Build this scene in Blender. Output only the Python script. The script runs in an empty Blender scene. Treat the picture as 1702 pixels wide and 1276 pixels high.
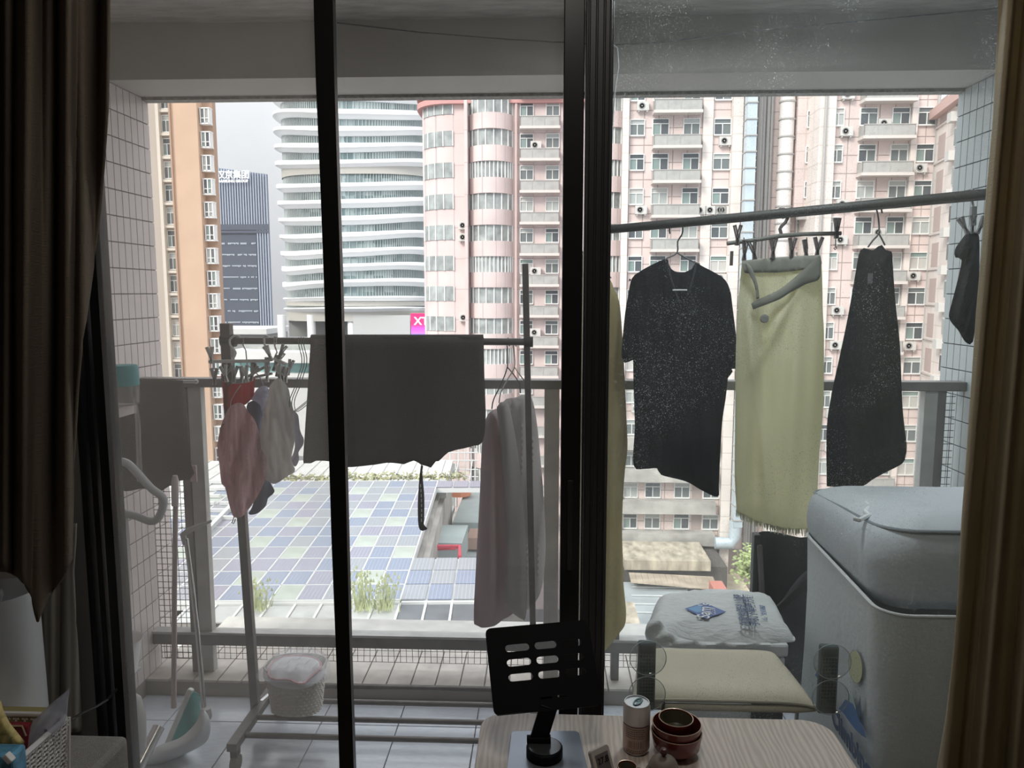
import bpy, bmesh, math, random
from mathutils import Vector, Matrix, Euler
from mathutils.geometry import delaunay_2d_cdt
random.seed(7)
PI = math.pi
SC = bpy.context.scene
COL = SC.collection
# ------------------------------------------------------------------ camera
F, CX, CY = 1276.0, 851.0, 638.0
PITCH, YAW = math.radians(6.8), math.radians(2.45)
EYE = Vector((0, 0, 1.65))
cam = bpy.data.cameras.new('camera'); camo = bpy.data.objects.new('camera', cam); COL.objects.link(camo)
camo.location = EYE
camo.rotation_euler = Euler((PI/2 - PITCH, 0, YAW), 'XYZ')
cam.sensor_fit = 'HORIZONTAL'; cam.sensor_width = 36.0; cam.lens = 36.0*F/1702.0
cam.clip_start = 0.02; cam.clip_end = 2000
SC.camera = camo
# ------------------------------------------------------------------ overcast sky, veiled sun, exposure
W = bpy.data.worlds.new('overcast_sky'); SC.world = W; W.use_nodes = True
wn = W.node_tree; wn.nodes.clear()
# overcast dome: brightness grows from the horizon to the zenith as 1 + 2 sin(elevation)
tc = wn.nodes.new('ShaderNodeTexCoord'); sp = wn.nodes.new('ShaderNodeSeparateXYZ'); wn.links.new(tc.outputs['Generated'], sp.inputs[0])
no = wn.nodes.new('ShaderNodeTexNoise'); no.inputs['Scale'].default_value = 3.0; no.inputs['Detail'].default_value = 4
wn.links.new(tc.outputs['Generated'], no.inputs['Vector'])
mz = wn.nodes.new('ShaderNodeMath'); mz.operation = 'MAXIMUM'; mz.inputs[1].default_value = 0.0; wn.links.new(sp.outputs[2], mz.inputs[0])
ma_ = wn.nodes.new('ShaderNodeMath'); ma_.operation = 'MULTIPLY_ADD'; ma_.inputs[1].default_value = 2.3; ma_.inputs[2].default_value = 0.72
wn.links.new(mz.outputs[0], ma_.inputs[0])
mb_ = wn.nodes.new('ShaderNodeMath'); mb_.operation = 'MULTIPLY_ADD'; mb_.inputs[1].default_value = 0.25; wn.links.new(no.outputs['Fac'], mb_.inputs[0]); wn.links.new(ma_.outputs[0], mb_.inputs[2])
ms_ = wn.nodes.new('ShaderNodeMath'); ms_.operation = 'MULTIPLY'; ms_.inputs[1].default_value = 0.70; wn.links.new(mb_.outputs[0], ms_.inputs[0])
bgn = wn.nodes.new('ShaderNodeBackground'); bgn.inputs['Color'].default_value = (0.93, 0.97, 1.04, 1)
wn.links.new(ms_.outputs[0], bgn.inputs['Strength'])
wo = wn.nodes.new('ShaderNodeOutputWorld'); wn.links.new(bgn.outputs[0], wo.inputs[0])
sl = bpy.data.lights.new('veiled_sun', 'SUN'); slo = bpy.data.objects.new('veiled_sun', sl); COL.objects.link(slo)
sl.energy = 2.3; sl.angle = math.radians(20); sl.color = (1.0, 0.95, 0.88)
slo.rotation_euler = Vector((0.50, 0.62, -0.60)).to_track_quat('-Z', 'Y').to_euler()
slo.location = (0, -20, 40)
# fill light added out of view below the room ceiling to lift the interior
rl_ = bpy.data.lights.new('room_fill_light', 'AREA'); rlo = bpy.data.objects.new('room_fill_light', rl_); COL.objects.link(rlo)
rl_.shape = 'DISK'; rl_.size = 0.35; rl_.energy = 4.5; rl_.color = (1.0, 0.93, 0.85); rlo.location = (0.0, 0.72, 2.70)
# cool fill light added to lift the balcony, with a made-up fixture
bl_ = bpy.data.lights.new('balcony_fill_light', 'AREA'); blo = bpy.data.objects.new('balcony_fill_light', bl_); COL.objects.link(blo)
bl_.shape = 'DISK'; bl_.size = 0.30; bl_.energy = 7.5; bl_.color = (0.90, 0.96, 1.0); blo.location = (0.62, 2.16, 2.545)
SC.view_settings.view_transform = 'Standard'; SC.view_settings.look = 'None'
SC.view_settings.exposure = 0.50; SC.view_settings.gamma = 1.0; SC.view_settings.use_curve_mapping = False
try:
    SC.cycles.use_denoising = True
    SC.cycles.max_bounces = 10; SC.cycles.diffuse_bounces = 5; SC.cycles.transparent_max_bounces = 24
    SC.cycles.caustics_reflective = False; SC.cycles.caustics_refractive = False
except Exception: pass

# ------------------------------------------------------------------ helpers
_R = camo.rotation_euler.to_matrix()
def ray(px, py): return _R @ Vector(((px-CX)/F, -(py-CY)/F, -1.0))
def P(px, py, Y):
    d = ray(px, py); return EYE + d*(Y/d.y)
def PZ(px, py, z):
    d = ray(px, py); return EYE + d*((z-EYE.z)/d.z)
def PX(px, py, x):
    d = ray(px, py); return EYE + d*(x/d.x)
def XP(px, Y, py=485): return P(px, py, Y).x
def ZP(py, Y, px=850): return P(px, py, Y).z
def c8(r, g, b):
    f = lambda v: ((v/255+0.055)/1.055)**2.4 if v/255 > 0.04045 else v/255/12.92
    return (f(r), f(g), f(b))

MATS = {}
def mat(name, col, rough=0.6, metal=0.0, var=0.0, vscale=8.0, bump=0.0, bscale=60.0, trans=0.0, spec=0.4, stretch=None, sheen=0.0, emit=0.0, alpha=1.0, tcol=None):
    if name in MATS: return MATS[name]
    m = bpy.data.materials.new(name); m.use_nodes = True; MATS[name] = m
    nt = m.node_tree; b = nt.nodes['Principled BSDF']; out = nt.nodes['Material Output']
    b.inputs['Base Color'].default_value = (*col, 1); b.inputs['Roughness'].default_value = rough
    b.inputs['Metallic'].default_value = metal; b.inputs['Specular IOR Level'].default_value = spec
    if sheen: b.inputs['Sheen Weight'].default_value = sheen
    if emit: b.inputs['Emission Color'].default_value = (*col, 1); b.inputs['Emission Strength'].default_value = emit
    vec = None
    if var or bump:
        t = nt.nodes.new('ShaderNodeTexCoord'); vec = t.outputs['Object']
        if stretch:
            mp = nt.nodes.new('ShaderNodeMapping'); mp.inputs['Scale'].default_value = stretch
            nt.links.new(vec, mp.inputs['Vector']); vec = mp.outputs['Vector']
    csock = None
    if var:
        n = nt.nodes.new('ShaderNodeTexNoise'); n.inputs['Scale'].default_value = vscale; n.inputs['Detail'].default_value = 5
        nt.links.new(vec, n.inputs['Vector'])
        r = nt.nodes.new('ShaderNodeValToRGB')
        r.color_ramp.elements[0].position = 0.3; r.color_ramp.elements[1].position = 0.7
        r.color_ramp.elements[0].color = (*[max(0, x*(1-var)) for x in col], 1)
        r.color_ramp.elements[1].color = (*[min(1, x*(1+var)) for x in col], 1)
        nt.links.new(n.outputs['Fac'], r.inputs['Fac']); csock = r.outputs['Color']
        nt.links.new(csock, b.inputs['Base Color'])
    if bump:
        n2 = nt.nodes.new('ShaderNodeTexNoise'); n2.inputs['Scale'].default_value = bscale; n2.inputs['Detail'].default_value = 4
        nt.links.new(vec, n2.inputs['Vector'])
        bp = nt.nodes.new('ShaderNodeBump'); bp.inputs['Strength'].default_value = bump; bp.inputs['Distance'].default_value = 0.01
        nt.links.new(n2.outputs['Fac'], bp.inputs['Height']); nt.links.new(bp.outputs['Normal'], b.inputs['Normal'])
    last = b.outputs[0]
    if trans:
        tr = nt.nodes.new('ShaderNodeBsdfTranslucent'); tr.inputs['Color'].default_value = (*(tcol or col), 1)
        if csock and not tcol: nt.links.new(csock, tr.inputs['Color'])
        mx = nt.nodes.new('ShaderNodeMixShader'); mx.inputs[0].default_value = trans
        nt.links.new(last, mx.inputs[1]); nt.links.new(tr.outputs[0], mx.inputs[2]); last = mx.outputs[0]
    if alpha < 1:
        tp = nt.nodes.new('ShaderNodeBsdfTransparent'); mx = nt.nodes.new('ShaderNodeMixShader'); mx.inputs[0].default_value = alpha
        nt.links.new(tp.outputs[0], mx.inputs[1]); nt.links.new(last, mx.inputs[2]); last = mx.outputs[0]
    nt.links.new(last, out.inputs['Surface'])
    return m

def glassy(name, tint=(1, 1, 1), gloss=0.05, haze=0.0, hcol=(0.8, 0.8, 0.8), speck=0.0, sscale=900.0, hrough=0.05, speck_lo=0.66):
    """thin clear sheet: transparent + reflection + a film of dust that scatters light"""
    if name in MATS: return MATS[name]
    m = bpy.data.materials.new(name); m.use_nodes = True; MATS[name] = m
    nt = m.node_tree; nt.nodes.clear(); L = nt.links
    out = nt.nodes.new('ShaderNodeOutputMaterial')
    tp = nt.nodes.new('ShaderNodeBsdfTransparent'); tp.inputs[0].default_value = (*tint, 1)
    gl = nt.nodes.new('ShaderNodeBsdfGlossy'); gl.inputs['Roughness'].default_value = hrough
    mx = nt.nodes.new('ShaderNodeMixShader'); mx.inputs[0].default_value = gloss
    L.new(tp.outputs[0], mx.inputs[1]); L.new(gl.outputs[0], mx.inputs[2]); last = mx.outputs[0]
    if haze or speck:
        df = nt.nodes.new('ShaderNodeBsdfDiffuse'); df.inputs[0].default_value = (*hcol, 1)
        tl = nt.nodes.new('ShaderNodeBsdfTranslucent'); tl.inputs[0].default_value = (*hcol, 1)
        ad = nt.nodes.new('ShaderNodeMixShader'); ad.inputs[0].default_value = 0.6
        L.new(df.outputs[0], ad.inputs[1]); L.new(tl.outputs[0], ad.inputs[2])
        t = nt.nodes.new('ShaderNodeTexCoord')
        n = nt.nodes.new('ShaderNodeTexNoise'); n.inputs['Scale'].default_value = sscale; n.inputs['Detail'].default_value = 1
        n2 = nt.nodes.new('ShaderNodeTexNoise'); n2.inputs['Scale'].default_value = 3.0; n2.inputs['Detail'].default_value = 4
        L.new(t.outputs['Object'], n.inputs['Vector']); L.new(t.outputs['Object'], n2.inputs['Vector'])
        mr = nt.nodes.new('ShaderNodeMapRange'); mr.inputs['From Min'].default_value = speck_lo; mr.inputs['From Max'].default_value = speck_lo+0.08
        mr.inputs['To Min'].default_value = 0; mr.inputs['To Max'].default_value = speck
        L.new(n.outputs['Fac'], mr.inputs['Value'])
        mr2 = nt.nodes.new('ShaderNodeMapRange'); mr2.inputs['From Min'].default_value = 0.3; mr2.inputs['From Max'].default_value = 0.7
        mr2.inputs['To Min'].default_value = haze*0.7; mr2.inputs['To Max'].default_value = haze*1.3
        L.new(n2.outputs['Fac'], mr2.inputs['Value'])
        mk = nt.nodes.new('ShaderNodeMapRange'); mk.inputs['From Min'].default_value = 0.46; mk.inputs['From Max'].default_value = 0.60; mk.inputs['To Min'].default_value = 0.12; mk.inputs['To Max'].default_value = 1.0
        L.new(n2.outputs['Fac'], mk.inputs['Value']); mm = nt.nodes.new('ShaderNodeMath'); mm.operation = 'MULTIPLY'; L.new(mr.outputs[0], mm.inputs[0]); L.new(mk.outputs[0], mm.inputs[1])
        ma = nt.nodes.new('ShaderNodeMath'); ma.operation = 'ADD'; L.new(mm.outputs[0], ma.inputs[0]); L.new(mr2.outputs[0], ma.inputs[1])
        mx2 = nt.nodes.new('ShaderNodeMixShader'); L.new(ma.outputs[0], mx2.inputs[0])
        L.new(last, mx2.inputs[1]); L.new(ad.outputs[0], mx2.inputs[2]); last = mx2.outputs[0]
    L.new(last, out.inputs['Surface'])
    return m

ORG = {}
def tagit(o, label=None, cat=None, group=None, kind=None):
    if label: o['label'] = label
    if cat: o['category'] = cat
    if group: o['group'] = group
    if kind: o['kind'] = kind
    return o
def thing(name, label, cat, loc, group=None):
    o = bpy.data.objects.new(name, None); COL.objects.link(o); o.location = loc; o.empty_display_size = 0.05
    ORG[o.name] = Vector(loc); return tagit(o, label, cat, group)
def dup(root, delta, label=None, group=None, rotz=0):
    r = root.copy(); COL.objects.link(r); r.location = root.location + Vector(delta); ORG[r.name] = Vector(r.location)
    if rotz: r.rotation_euler.z = root.rotation_euler.z + rotz
    if label: r['label'] = label
    if group: r['group'] = group
    for ch in list(root.children):
        c = ch.copy(); COL.objects.link(c); c.parent = r; ORG[c.name] = ORG[r.name]
        for g in ch.children:
            d = g.copy(); COL.objects.link(d); d.parent = c
    return r
def dup_part(src, parent, delta):
    """a copy of a part (and its sub-parts) under a thing whose origin is ORG[parent]"""
    c = src.copy(); COL.objects.link(c); c.parent = parent; c.location = src.location + Vector(delta); ORG[c.name] = ORG[parent.name]
    for g in src.children:
        d = g.copy(); COL.objects.link(d); d.parent = c
    return c

class MB:
    def __init__(s): s.v = []; s.f = []; s.mi = []; s.cur = 0
    def add(s, vs, fs):
        n = len(s.v); s.v += [Vector(v) for v in vs]; s.f += [[n+i for i in f] for f in fs]; s.mi += [s.cur]*len(fs); return s
    def box(s, c, size, rot=None):
        c = Vector(c); h = Vector(size)/2; M = rot.to_matrix() if isinstance(rot, Euler) else (rot or Matrix.Identity(3))
        vs = [c + M @ Vector((x*h.x, y*h.y, z*h.z)) for x in (-1, 1) for y in (-1, 1) for z in (-1, 1)]
        return s.add(vs, [(0,1,3,2), (4,6,7,5), (0,4,5,1), (2,3,7,6), (0,2,6,4), (1,5,7,3)])
    def bx(s, x0, x1, y0, y1, z0, z1):
        return s.box(((x0+x1)/2, (y0+y1)/2, (z0+z1)/2), (abs(x1-x0), abs(y1-y0), abs(z1-z0)))
    def bar(s, a, b, w, h=None, up=(0, 0, 1)):
        a, b = Vector(a), Vector(b); d = b-a; L = d.length; d.normalize(); up = Vector(up)
        if abs(d.dot(up)) > 0.98: up = Vector((0, 1, 0))
        sx = d.cross(up).normalized(); sz = sx.cross(d)
        M = Matrix((sx, d, sz)).transposed(); return s.box((a+b)/2, (w, L, h or w), M)
    def tube(s, pts, r, n=10, closed=False, cap=True):
        pts = [Vector(p) for p in pts]; N = len(pts); base = len(s.v)
        rs = r if isinstance(r, (list, tuple)) else [r]*N
        prev = None
        for i, p in enumerate(pts):
            if closed: t = pts[(i+1) % N]-pts[i-1]
            else: t = (pts[min(i+1, N-1)]-pts[max(i-1, 0)])
            t.normalize()
            if prev is None:
                a = Vector((0, 0, 1)) if abs(t.z) < 0.9 else Vector((1, 0, 0)); u = t.cross(a).normalized()
            else:
                u = (prev - t*prev.dot(t)); u = u.normalized() if u.length > 1e-6 else t.orthogonal().normalized()
            prev = u; w = t.cross(u)
            for k in range(n):
                an = 2*PI*k/n; s.v.append(p + (u*math.cos(an)+w*math.sin(an))*rs[i])
        M = N if closed else N-1
        for i in range(M):
            for k in range(n):
                a = base+i*n+k; b = base+i*n+(k+1) % n; j = (i+1) % N
                s.f.append([a, b, base+j*n+(k+1) % n, base+j*n+k]); s.mi.append(s.cur)
        if cap and not closed:
            s.f.append([base+k for k in range(n)][::-1]); s.f.append([base+(N-1)*n+k for k in range(n)]); s.mi += [s.cur]*2
        return s
    def cyl(s, a, b, r, n=20, r2=None): return s.tube([a, b], [r, r if r2 is None else r2], n)
    def lathe(s, prof, c=(0, 0, 0), n=32, M=None, sx=1, sy=1, close=False, cap=True):
        """prof: (radius, z) list; axis z; M optional 3x3"""
        c = Vector(c); base = len(s.v); K = len(prof)
        for (r, z) in prof:
            for k in range(n):
                a = 2*PI*k/n; v = Vector((r*math.cos(a)*sx, r*math.sin(a)*sy, z)); s.v.append(c + (M @ v if M else v))
        for i in range(K-1 + (1 if close else 0)):
            for k in range(n):
                j = (i+1) % K
                s.f.append([base+i*n+k, base+i*n+(k+1) % n, base+j*n+(k+1) % n, base+j*n+k]); s.mi.append(s.cur)
        if not close and cap:
            if prof[0][0] > 1e-6: s.f.append([base+k for k in range(n)][::-1]); s.mi.append(s.cur)
            if prof[-1][0] > 1e-6: s.f.append([base+(K-1)*n+k for k in range(n)]); s.mi.append(s.cur)
        return s
    def prism(s, pts, thick, M, o):
        """2-D outline pts extruded by thick along local z; M columns = local axes, o = origin"""
        n = len(pts); o = Vector(o); vs = []
        for z in (-thick/2, thick/2):
            for (x, y) in pts: vs.append(o + M @ Vector((x, y, z)))
        fs = [list(range(n))[::-1], list(range(n, 2*n))] + [[i, (i+1) % n, n+(i+1) % n, n+i] for i in range(n)]
        return s.add(vs, fs)
    def grid(s, fn, nu, nv, wrap=False):
        base = len(s.v)
        for j in range(nv+1):
            for i in range(nu+1): s.v.append(Vector(fn(i/nu, j/nv)))
        for j in range(nv):
            for i in range(nu):
                a = base+j*(nu+1)+i; s.f.append([a, a+1, a+nu+2, a+nu+1]); s.mi.append(s.cur)
        return s
    def build(s, name, m, parent=None, smooth=False, bevel=0, seg=2, kind=None, label=None, cat=None, group=None, angle=40, origin=None, subsurf=0, flip=True):
        if parent is not None: o0 = ORG[parent.name]
        elif origin is not None: o0 = Vector(origin)
        else:
            xs = [v.x for v in s.v]; ys = [v.y for v in s.v]; zs = [v.z for v in s.v]
            o0 = Vector(((min(xs)+max(xs))/2, (min(ys)+max(ys))/2, min(zs)))
        me = bpy.data.meshes.new(name); me.from_pydata([v-o0 for v in s.v], [], s.f)
        ms = m if isinstance(m, (list, tuple)) else [m]
        for x in ms: me.materials.append(x)
        if len(ms) > 1:
            for p, i in zip(me.polygons, s.mi): p.material_index = i
        if flip:
            b = bmesh.new(); b.from_mesh(me); bmesh.ops.recalc_face_normals(b, faces=b.faces); b.to_mesh(me); b.free()
        me.update()
        o = bpy.data.objects.new(name, me); COL.objects.link(o)
        if parent is not None: o.parent = parent
        else: o.location = o0
        ORG[o.name] = o0
        if smooth:
            for p in me.polygons: p.use_smooth = True
            if angle < 180:
                try: me.set_sharp_from_angle(angle=math.radians(angle))
                except Exception: pass
        if bevel:
            bm = o.modifiers.new('b', 'BEVEL'); bm.width = bevel; bm.segments = seg; bm.limit_method = 'ANGLE'
        if subsurf:
            sb = o.modifiers.new('s', 'SUBSURF'); sb.levels = subsurf; sb.render_levels = subsurf
        return tagit(o, label, cat, group, kind)

def inpoly(x, y, poly):
    c = False; n = len(poly)
    for i in range(n):
        x1, y1 = poly[i]; x2, y2 = poly[i-1]
        if (y1 > y) != (y2 > y) and x < (x2-x1)*(y-y1)/(y2-y1)+x1: c = not c
    return c
def smoothpoly(pts, step=8, closed=True, sharp=()):
    """Catmull-Rom through traced points"""
    n = len(pts); out = []
    rng = range(n) if closed else range(n-1)
    for i in rng:
        p1 = pts[i]; p2 = pts[(i+1) % n]
        p0 = pts[i-1] if (closed or i > 0) else p1
        p3 = pts[(i+2) % n] if (closed or i < n-2) else p2
        if i in sharp: p0 = p1
        if ((i+1) % n) in sharp: p3 = p2
        d = math.dist(p1, p2); k = max(1, int(d/step))
        for j in range(k):
            t = j/k
            q = []
            for a in (0, 1):
                q.append(0.5*((2*p1[a])+(-p0[a]+p2[a])*t+(2*p0[a]-5*p1[a]+4*p2[a]-p3[a])*t*t+(-p0[a]+3*p1[a]-3*p2[a]+p3[a])*t**3))
            out.append(tuple(q))
    if not closed: out.append(tuple(pts[-1]))
    return out
def edgedist(x, y, poly):
    m = 1e9
    n = len(poly)
    for i in range(n):
        x1, y1 = poly[i-1]; x2, y2 = poly[i]
        dx, dy = x2-x1, y2-y1; L = dx*dx+dy*dy
        t = 0 if L == 0 else max(0, min(1, ((x-x1)*dx+(y-y1)*dy)/L))
        m = min(m, math.hypot(x-x1-t*dx, y-y1-t*dy))
    return m
def cloth(name, outline, Y, m, thick=0.02, rim=18, fold=None, step=7, parent=None, sharp=(), smooth_pts=True, Yfn=None, **kw):
    """a hanging cloth body: traced outline set at depth Y, front and back sheets joined at the hem,
    fold(x, y) moves both sheets in depth (m); the body swells to `thick` away from its hem"""
    poly = smoothpoly(outline, step, True, sharp) if smooth_pts else outline
    xs = [p[0] for p in poly]; ys = [p[1] for p in poly]
    pts = [Vector(p) for p in poly]; n = len(pts)
    y = min(ys)+step/2; row = 0
    while y < max(ys):
        x = min(xs)+step/2*(1+row % 2)
        while x < max(xs):
            if inpoly(x, y, poly) and edgedist(x, y, poly) > step*0.45: pts.append(Vector((x, y)))
            x += step
        y += step*0.9; row += 1
    vs, es, fs, *_ = delaunay_2d_cdt(pts, [], [list(range(n))], 1, 1e-4)
    V, Fc = [], []
    N = len(vs); ed = []
    for v in vs:
        d = edgedist(v.x, v.y, poly); ed.append(d)
    for side in (-1, 1):
        for v, d in zip(vs, ed):
            pr = min(1, d/rim); pr = math.sin(pr*PI/2)
            yy = (Yfn(v.x, v.y) if Yfn else Y) + (fold(v.x, v.y) if fold else 0) + side*(0.0015 + thick/2*pr)
            V.append(P(v.x, v.y, yy))
    # boundary edges
    cnt = {}
    for f in fs:
        for i in range(len(f)):
            e = (f[i], f[(i+1) % len(f)]); cnt[tuple(sorted(e))] = cnt.get(tuple(sorted(e)), 0)+1
    for f in fs:
        Fc.append(list(f)); Fc.append([i+N for i in f][::-1])
        for i in range(len(f)):
            a, b = f[i], f[(i+1) % len(f)]
            if cnt[tuple(sorted((a, b)))] == 1: Fc.append([b, a, a+N, b+N])
    mb = MB(); mb.add(V, Fc)
    return mb.build(name, m, parent, smooth=True, angle=75, **kw)
def drape(name, rows, hem, Y, m, fold, nu=110, nv=60, thick=0.004, **kw):
    """a curtain as one folded sheet: rows = (py, left px, right px) from top to hem level, hem = lower edge as (x, py)"""
    def at(tab, t, k):
        for a, b in zip(tab[:-1], tab[1:]):
            if a[0] <= t <= b[0]: return lerp(a[k], b[k], (t-a[0])/(b[0]-a[0]))
        return tab[-1][k] if t > tab[-1][0] else tab[0][k]
    yl = rows[-1][0]
    def fn(u, v):
        xh = lerp(rows[-1][1], rows[-1][2], u); yh = at(hem, xh, 1); y = lerp(rows[0][0], yh, v); yy = min(y, yl)
        x = lerp(at(rows, yy, 1), at(rows, yy, 2), u); return P(x, y, Y+fold(x, y))
    o = MB().grid(fn, nu, nv).build(name, m, smooth=True, angle=180, **kw)
    sd = o.modifiers.new('s', 'SOLIDIFY'); sd.thickness = thick; sd.offset = 0; return o
def textobj(name, s, M, loc, size, m, parent=None, extr=0.0, align='CENTER', space=1.0, bold=0.0, label=None):
    cu = bpy.data.curves.new(name, 'FONT'); cu.body = s; cu.size = size; cu.align_x = align; cu.align_y = 'CENTER'
    cu.extrude = extr; cu.space_character = space; cu.offset = bold; cu.materials.append(m); cu.resolution_u = 3
    o = bpy.data.objects.new(name, cu)
    COL.objects.link(o)
    l = Vector(loc)
    if parent is not None: l = l-ORG[parent.name]
    bpy.context.view_layer.update()
    me = bpy.data.meshes.new_from_object(o); me.name = name; bpy.data.objects.remove(o)
    if not me.materials: me.materials.append(m)
    o = bpy.data.objects.new(name, me); COL.objects.link(o)
    if parent is not None: o.parent = parent; ORG[o.name] = ORG[parent.name]
    o.matrix_local = Matrix.Translation(l) @ M.to_4x4()
    if label: o['label'] = label
    return o
FACE = Matrix(((1, 0, 0), (0, 0, -1), (0, 1, 0)))   # text facing -Y: x right, y up
def lerp(a, b, t): return a+(b-a)*t
# ================================================================== STRUCTURE
XL, XR = P(262, 485, 3.2).x, P(1572, 485, 3.2).x      # inner faces of the balcony's side walls
YW = 3.2                                               # outer end of the side walls
YK = 2.93                                              # inner face of the kerb
YR = 3.02                                              # railing plane
DW = 1.62                                              # door plane
m_wall = mat('room_plaster', (0.55, 0.53, 0.50), 0.85, bump=0.1, bscale=200)
m_ceil = mat('balcony_plaster', (0.46, 0.44, 0.41), 0.9, var=0.06, vscale=3, bump=0.15, bscale=120)
m_grout = mat('grout', (0.30, 0.27, 0.25), 0.9)
m_tile = mat('pale_wall_tile', (0.64, 0.58, 0.56), 0.22, var=0.05, vscale=2.0, spec=0.5)
m_tile2 = mat('grey_green_wall_tile', (0.46, 0.50, 0.50), 0.3, var=0.05, vscale=2.0, spec=0.5)
m_grout2 = mat('dark_grout', (0.17, 0.18, 0.18), 0.9)
m_ftile = mat('balcony_floor_tile', (0.56, 0.59, 0.64), 0.16, var=0.07, vscale=9, stretch=(3, 12, 1), spec=0.6)
m_lam = mat('room_floor_laminate', (0.30, 0.22, 0.16), 0.4, var=0.2, vscale=5, stretch=(8, 1, 1))
m_black = mat('black_door_alloy', (0.012, 0.012, 0.013), 0.35, metal=0.3)
m_dgrey = mat('dark_grey_alloy', (0.045, 0.045, 0.047), 0.4, metal=0.5)
m_mgrey = mat('jamb_grey', (0.16, 0.155, 0.15), 0.6, bump=0.05)
m_rail = mat('grey_rail_paint', (0.22, 0.21, 0.20), 0.45, metal=0.3, var=0.12, vscale=20)
m_rail2 = mat('pale_rail_paint', (0.46, 0.45, 0.43), 0.5, var=0.1, vscale=15)
m_kerb = mat('kerb_tile', (0.50, 0.46, 0.41), 0.6, var=0.15, vscale=14, bump=0.1)
m_wire = mat('mesh_wire', (0.10, 0.10, 0.10), 0.6, metal=0.3)

# room shell behind and beside the camera
MB().bx(-2.3, 2.3, -2.6, DW+0.10, -0.12, 0).build('floor', m_lam, kind='structure', label='laminate floor of the room inside the sliding door', cat='floor')
MB().bx(-2.3, 2.3, -2.6, DW+0.10, 2.75, 2.87).build('ceiling', m_wall, kind='structure', label='plaster ceiling of the room inside', cat='ceiling')
MB().bx(-2.4, -2.3, -2.6, DW+0.10, 0, 2.75).build('wall_room_left', m_wall, kind='structure', label='plaster wall beside the left curtain', cat='wall')
MB().bx(2.3, 2.4, -2.6, DW+0.10, 0, 2.75).build('wall_room_right', m_wall, kind='structure', label='plaster wall beside the right curtain', cat='wall')
MB().bx(-2.4, 2.4, -2.7, -2.6, 0, 2.75).build('wall_back', m_wall, kind='structure', label='plaster wall at the back of the room', cat='wall')
XO0, XO1 = -1.16, 1.30                       # door opening
mb = MB().bx(-2.4, XO0, DW, DW+0.10, 0, 2.75).bx(XO1, 2.4, DW, DW+0.10, 0, 2.75).bx(XO0, XO1, DW, DW+0.10, 2.42, 2.75)
mb.build('wall_front', m_wall, kind='structure', label='wall around the sliding door opening', cat='wall')

# balcony floor with its tiles
fl = MB().bx(XL-0.15, XR+0.15, DW+0.10, 3.25, -0.15, -0.012).build('floor_balcony', m_grout, kind='structure', label='balcony floor of pale glossy square tiles', cat='floor')
fx0 = PZ(420, 1180, 0).x; S = 0.30
i0 = math.floor((XL-fx0)/S); t0 = None
for j in range(5):
    y0 = DW+0.11+j*S - 0.18; y1 = y0+S-0.004
    y0c = max(y0, DW+0.105); y1c = min(y1, YK)
    if y1c-y0c < 0.02: continue
    for i in range(i0, 20):
        xa = fx0+i*S; xb = xa+S-0.004; xa2 = max(xa, XL); xb2 = min(xb, XR)
        if xb2-xa2 < 0.02: continue
        MB().bx(xa2, xb2, y0c, y1c, -0.012, 0).build('tile', m_ftile, fl, bevel=0.0012, seg=1)

# kerb with its row of tiles
kb = MB().bx(XL, XR, YK+0.004, 3.25, -0.01, 0.058).build('trim_1', m_grout, kind='structure', label='low tiled kerb along the foot of the railing', cat='kerb')
kw = 0.10; n = int((XR-XL)/kw)
mA = MB().bx(0, kw-0.005, YK+0.003, 3.25, 0.058, 0.068)
src = None
for i in range(n+1):
    x = XL+i*kw; w = min(kw-0.005, XR-x)
    if w < 0.02: continue
    MB().bx(x, x+w, YK+0.003, 3.25, 0.058, 0.068).build('tile', m_kerb, kb, bevel=0.001, seg=1)
MB().bx(XL, XR, 3.25, 3.75, -0.2, -0.02).build('trim_2', mat('ledge_concrete', (0.62, 0.60, 0.56), 0.8, var=0.12, vscale=12), kind='structure', label='concrete ledge outside the kerb', cat='ledge')

# side walls: plaster body, ceramic tiles as pieces
def tiled_wall(name, x, sgn, mt, mg, label, wy0, vis0):
    w = MB().bx(x-0.004*sgn, x-0.16*sgn, wy0, YW, -0.15, 2.9).build(name, mg, kind='structure', label=label, cat='wall')
    tw, th = 0.0475, 0.0985
    me = None; cols = int((YW-vis0)/tw); rows = int(2.62/th)
    rest = MB(); cnt = 0
    for c in range(int((YW-wy0)/tw)):
        y1 = YW-0.002-c*tw; y0 = y1-tw+0.0035
        for r in range(rows+1):
            z1 = 2.43-r*th; z0 = z1-th+0.004
            if z0 < 0: continue
            if c < cols and cnt < 296:
                cnt += 1
                if me is None:
                    o = MB().bx(x-0.004*sgn, x+0.0025*sgn, y0, y1, z0, z1).build('tile', mt, w, bevel=0.0008, seg=1); me = o; y00, z00 = y0, z0
                else:
                    o = me.copy(); COL.objects.link(o); o.location = (0, y0-y00, z0-z00)
            else: rest.bx(x-0.004*sgn, x+0.0022*sgn, y0, y1, z0, z1)
    z0 = 2.434
    rest.bx(x-0.004*sgn, x+0.0022*sgn, wy0, 2.895, z0, 2.63)
    rest.build('tile_field', mt, w, kind='stuff')
    return w
tiled_wall('wall_left', XL, 1, m_tile, m_grout, 'balcony side wall of small upright beige tiles behind the left curtain', DW+0.10, 2.62)
tiled_wall('wall_right', XR, -1, m_tile2, m_grout2, 'balcony side wall of small grey tiles next to the right curtain', DW+0.10, 2.62)

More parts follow.
